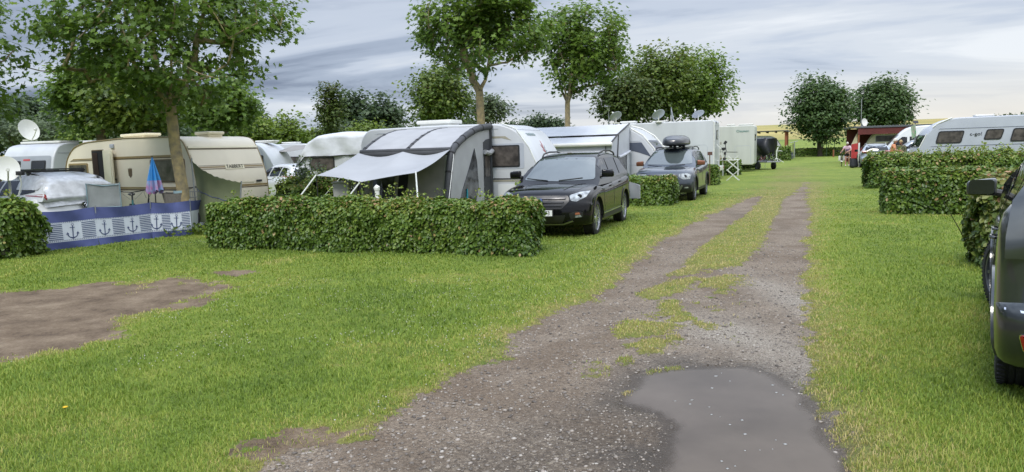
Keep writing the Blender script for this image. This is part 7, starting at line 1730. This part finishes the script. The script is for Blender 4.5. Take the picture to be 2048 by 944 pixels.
def person(label, loc, rz, pose, shirt, legs, hair, hgt=1.65, shorts=True, lean=0.0, head_down=0.0, longsleeve=False):
    """front is -y; pose gives elbows and hands"""
    t = thing('person', label, 'person', loc, rz); k = hgt / 1.70
    def S(x, y, z, r=None): return (x * k, (y - lean * max(0, z - .95)) * k, z * k) + ((r * k,) if r is not None else ())
    pel = S(0, 0, .95, .13); wst = S(0, 0, 1.08, .125); chs = S(0, 0, 1.28, .15); nk = S(0, -.01, 1.44, .055); hb_ = S(0, -.02, 1.50, .05)
    ch_ = [[pel, wst, chs, nk, hb_]]
    for s in (-1, 1):
        kn = pose.get('knee%d' % s, (s * .11, -.02, .50)); ft = pose.get('foot%d' % s, (s * .12, .02, .08))
        ch_.append([pel, S(s * .10, 0, .88, .095), (kn[0] * k, kn[1] * k, kn[2] * k, .058 * k), ((kn[0] * .4 + ft[0] * .6) * k, (kn[1] * .4 + ft[1] * .6 + .015) * k, (kn[2] * .5 + ft[2] * .5) * k, .052 * k), (ft[0] * k, ft[1] * k, ft[2] * k, .038 * k), (ft[0] * k, (ft[1] - .12) * k, .035 * k, .035 * k), (ft[0] * k, (ft[1] - .19) * k, .03 * k, .028 * k)])
        sh_ = S(s * .175, 0, 1.38, .058); el = S(*pose['elbow%d' % s], .040); ha = S(*pose['hand%d' % s], .028); hv_ = (Vector(ha[:3]) - Vector(el[:3])).normalized()
        pm = tuple(Vector(ha[:3]) + hv_ * .05 * k) + (.030 * k,)
        ch_.append([chs, sh_, el, ha, pm])
        sx_ = hv_.cross(Vector((0, 0, 1))).normalized() if abs(hv_.z) < .9 else Vector((0, 1, 0))
        for f_, ln in zip((-1.5, -.5, .5, 1.5), (.060, .072, .078, .066)):
            b_ = Vector(pm[:3]) + sx_ * f_ * .017 * k; ch_.append([pm, tuple(b_ + hv_ * .02 * k) + (.009 * k,), tuple(b_ + hv_ * ln * .6 * k + Vector((0, 0, -.012))) + (.0085 * k,), tuple(b_ + hv_ * ln * .8 * k + Vector((0, 0, -.035))) + (.007 * k,)])
        ch_.append([ha, tuple(Vector(ha[:3]) + sx_ * -.030 * k + hv_ * .03 * k) + (.011 * k,), tuple(Vector(ha[:3]) + sx_ * -.040 * k + hv_ * .065 * k) + (.009 * k,)])
    skin_mesh('body', ch_, t, M['skin'])
    # head with face
    hc = Vector(S(0, -.045 - .03 * head_down, 1.60)); hr = Matrix.Rotation(head_down, 3, 'X')
    def hd(u, v):
        th = u * 6.28319; ph = (v - .5) * 3.14159; x = .075 * math.cos(ph) * math.cos(th); y = .095 * math.cos(ph) * math.sin(th); z = .118 * math.sin(ph)
        if z < 0: x *= 1 + z * 2.2; y *= 1 + z * 1.4 * (1 if y > 0 else .6)
        if y < 0:
            y -= .022 * math.exp(-((x / .013) ** 2 + ((z + .01) / .022) ** 2)); y += .008 * math.exp(-(((abs(x) - .03) / .013) ** 2 + ((z - .018) / .012) ** 2)); y -= .005 * math.exp(-((x / .025) ** 2 + ((z + .052) / .01) ** 2))
        return hc + hr @ (Vector((x, y, z)) * k)
    mb = MB(); mb.grid(hd, 36, 26)
    for s in (-1, 1): mb.tube([hc + hr @ Vector((s * .075, .01, .01)) * k, hc + hr @ Vector((s * .086, .018, .0)) * k], [.022 * k, .014 * k], 8)
    hdo = mb.build('head', M['skin'], t, ang=180)
    mb = MB()
    for s in (-1, 1): mb.lathe([(0, .004), (.009, .002), (.010, -.004)], 8, hc + hr @ Vector((s * .03, -.084, .018)) * k, 'y')
    mb.build('eyes', M['ink'], hdo)
    mb = MB(); mb.box(hc + hr @ Vector((0, -.092, -.052)) * k, (.04 * k, .006, .010)); mb.build('mouth', M['red_ink'], hdo)
    def hf(u, v):
        th = u * 6.28319; ph = v * 1.5708; back = .5 + .5 * math.sin(th); zlo = .035 - .11 * back
        x = .086 * math.cos(ph) * math.cos(th); y = .106 * math.cos(ph) * math.sin(th) + .006; z = zlo + (.132 - zlo) * math.sin(ph) + .004 * math.sin(th * 14)
        return hc + hr @ (Vector((x, y, z)) * k)
    mb = MB(); mb.grid(hf, 36, 12, thick=.012); mb.build('hair', M[hair], t, ang=180)
    # shirt
    sc_ = [[S(0, 0, .90, .155), S(0, 0, 1.06, .150), S(0, 0, 1.28, .172), S(0, -.0, 1.40, .10)]]
    for s in (-1, 1):
        sh2 = Vector(S(s * .175, 0, 1.38)); el = Vector(S(*pose['elbow%d' % s])); ha = Vector(S(*pose['hand%d' % s]))
        q = [sc_[0][2], tuple(sh2) + (.078 * k,), tuple(sh2.lerp(el, .75)) + (.066 * k,)]
        if longsleeve: q += [tuple(el) + (.058 * k,), tuple(el.lerp(ha, .85)) + (.045 * k,)]
        sc_.append(q)
    sho = skin_mesh('shirt', sc_, t, M[shirt])
    lg = [[S(0, 0, .99, .150), S(0, 0, .90, .148)]]
    for s in (-1, 1):
        kn = Vector(pose.get('knee%d' % s, (s * .11, -.02, .50))) * k; ft = Vector(pose.get('foot%d' % s, (s * .12, .02, .08))) * k; hp = Vector(S(s * .10, 0, .86))
        q = [S(0, 0, .90, .148), tuple(hp) + (.112 * k,), tuple(hp.lerp(kn, .55)) + (.092 * k,)]
        if not shorts: q += [tuple(kn) + (.075 * k,), tuple(kn.lerp(ft, .9)) + (.06 * k,)]
        lg.append(q)
    skin_mesh('shorts' if shorts else 'trousers', lg, t, M[legs])
    for s in (-1, 1):
        ft = pose.get('foot%d' % s, (s * .12, .02, .08)); mb = MB(); mb.grid(lambda u, v: (ft[0] * k + .048 * math.cos(v * 6.283) * math.sin(u * 3.1416) ** .5 if 0 < u < 1 else ft[0] * k, (ft[1] + .05) * k - .27 * u, max(.004, .045 + .042 * math.sin(v * 6.283) * (1.25 - .6 * u) * (math.sin(u * 3.1416) ** .5 if 0 < u < 1 else 0))), 10, 12); mb.build('shoe', M['white_plastic'] if shorts else M['black_plastic'], t, ang=60)
    return t, sho
wp = G(1694, 332); wd = wp.length
wps = {'elbow-1': (-.30, -.20, 1.16), 'hand-1': (-.40, -.38, 1.02), 'elbow1': (.24, -.22, 1.14), 'hand1': (.0, -.42, 1.02), 'knee-1': (-.10, -.10, .50), 'foot-1': (-.10, -.14, .08), 'knee1': (.11, .0, .50), 'foot1': (.12, .16, .08)}
wrz = math.atan2(wp.y, wp.x) - R(90) + 0.0
pw, so = person('woman with white hair in pink shirt and black shorts pushing a bicycle', wp, wrz, wps, 'pink_shirt', 'black_cloth', 'white_hair', 1.62, True, .16, .45)
mb = MB(); mb.grid(lambda u, v: (-.11 + .22 * u, -.235 - .03 * math.sin(u * 3.14), 1.03 + .12 * v), 6, 4, thick=.006); mb.build('shirt_print', M['print_violet'], so)
rx_ = Vector((math.cos(wrz), math.sin(wrz), 0)); ry_ = Vector((-rx_.y, rx_.x, 0))
bicycle('bicycle with white panniers pushed by the woman in the pink shirt', wp - rx_ * .34 - ry_ * .12, wrz - R(90), 'black_metal', 0, False, 'white_plastic')
pa = {'elbow-1': (-.24, -.10, 1.14), 'hand-1': (-.14, -.32, 1.14), 'elbow1': (.24, -.08, 1.12), 'hand1': (.12, -.32, 1.10)}
person('person in a peach orange T-shirt standing behind the tall hedge, turned right', at_px(1786, 37), R(62), pa, 'orange_shirt', 'black_cloth', 'white_hair', 1.74, False, .05, .1)
person('blond person in a dark camouflage jacket, right of the one in orange', at_px(1802, 37.5), R(-35), pa, 'camo', 'black_cloth', 'blond_hair', 1.66, False, .08, .3, longsleeve=True)

# little trailer with bicycles under the black tarpaulin
tz_ = cov.rotation_euler.z; tl_ = thing('bicycle_trailer', 'low grey trailer carrying the tarpaulin covered bicycles', 'trailer', cov.location.copy(), tz_ + R(90))
mb = MB(); mb.box((.1, 0, .50), (2.3, 1.0, .08)); mb.build('deck', M['galv'], tl_, bevel=.01)
mb = MB(); mb.tube([(1.2, 0, .46), (2.1, 0, .44)], .03, 6); mb.build('drawbar', M['galv'], tl_)
for s in (-1, 1): wheel(tl_, -.1, s * .58, .24, M['dark_alloy'], s, w=.13, spokes=6, twin=False)
for k, lab in ((-.22, 'bicycle under the black tarpaulin, only its wheels showing, nearest the motorhome'), (.22, 'bicycle under the black tarpaulin, only its wheels showing, farther from the motorhome')):
    q = Vector(cov.location) + Vector((math.cos(tz_), math.sin(tz_), 0)) * k + Vector((0, 0, .54)); bicycle(lab, q, tz_ + R(90))
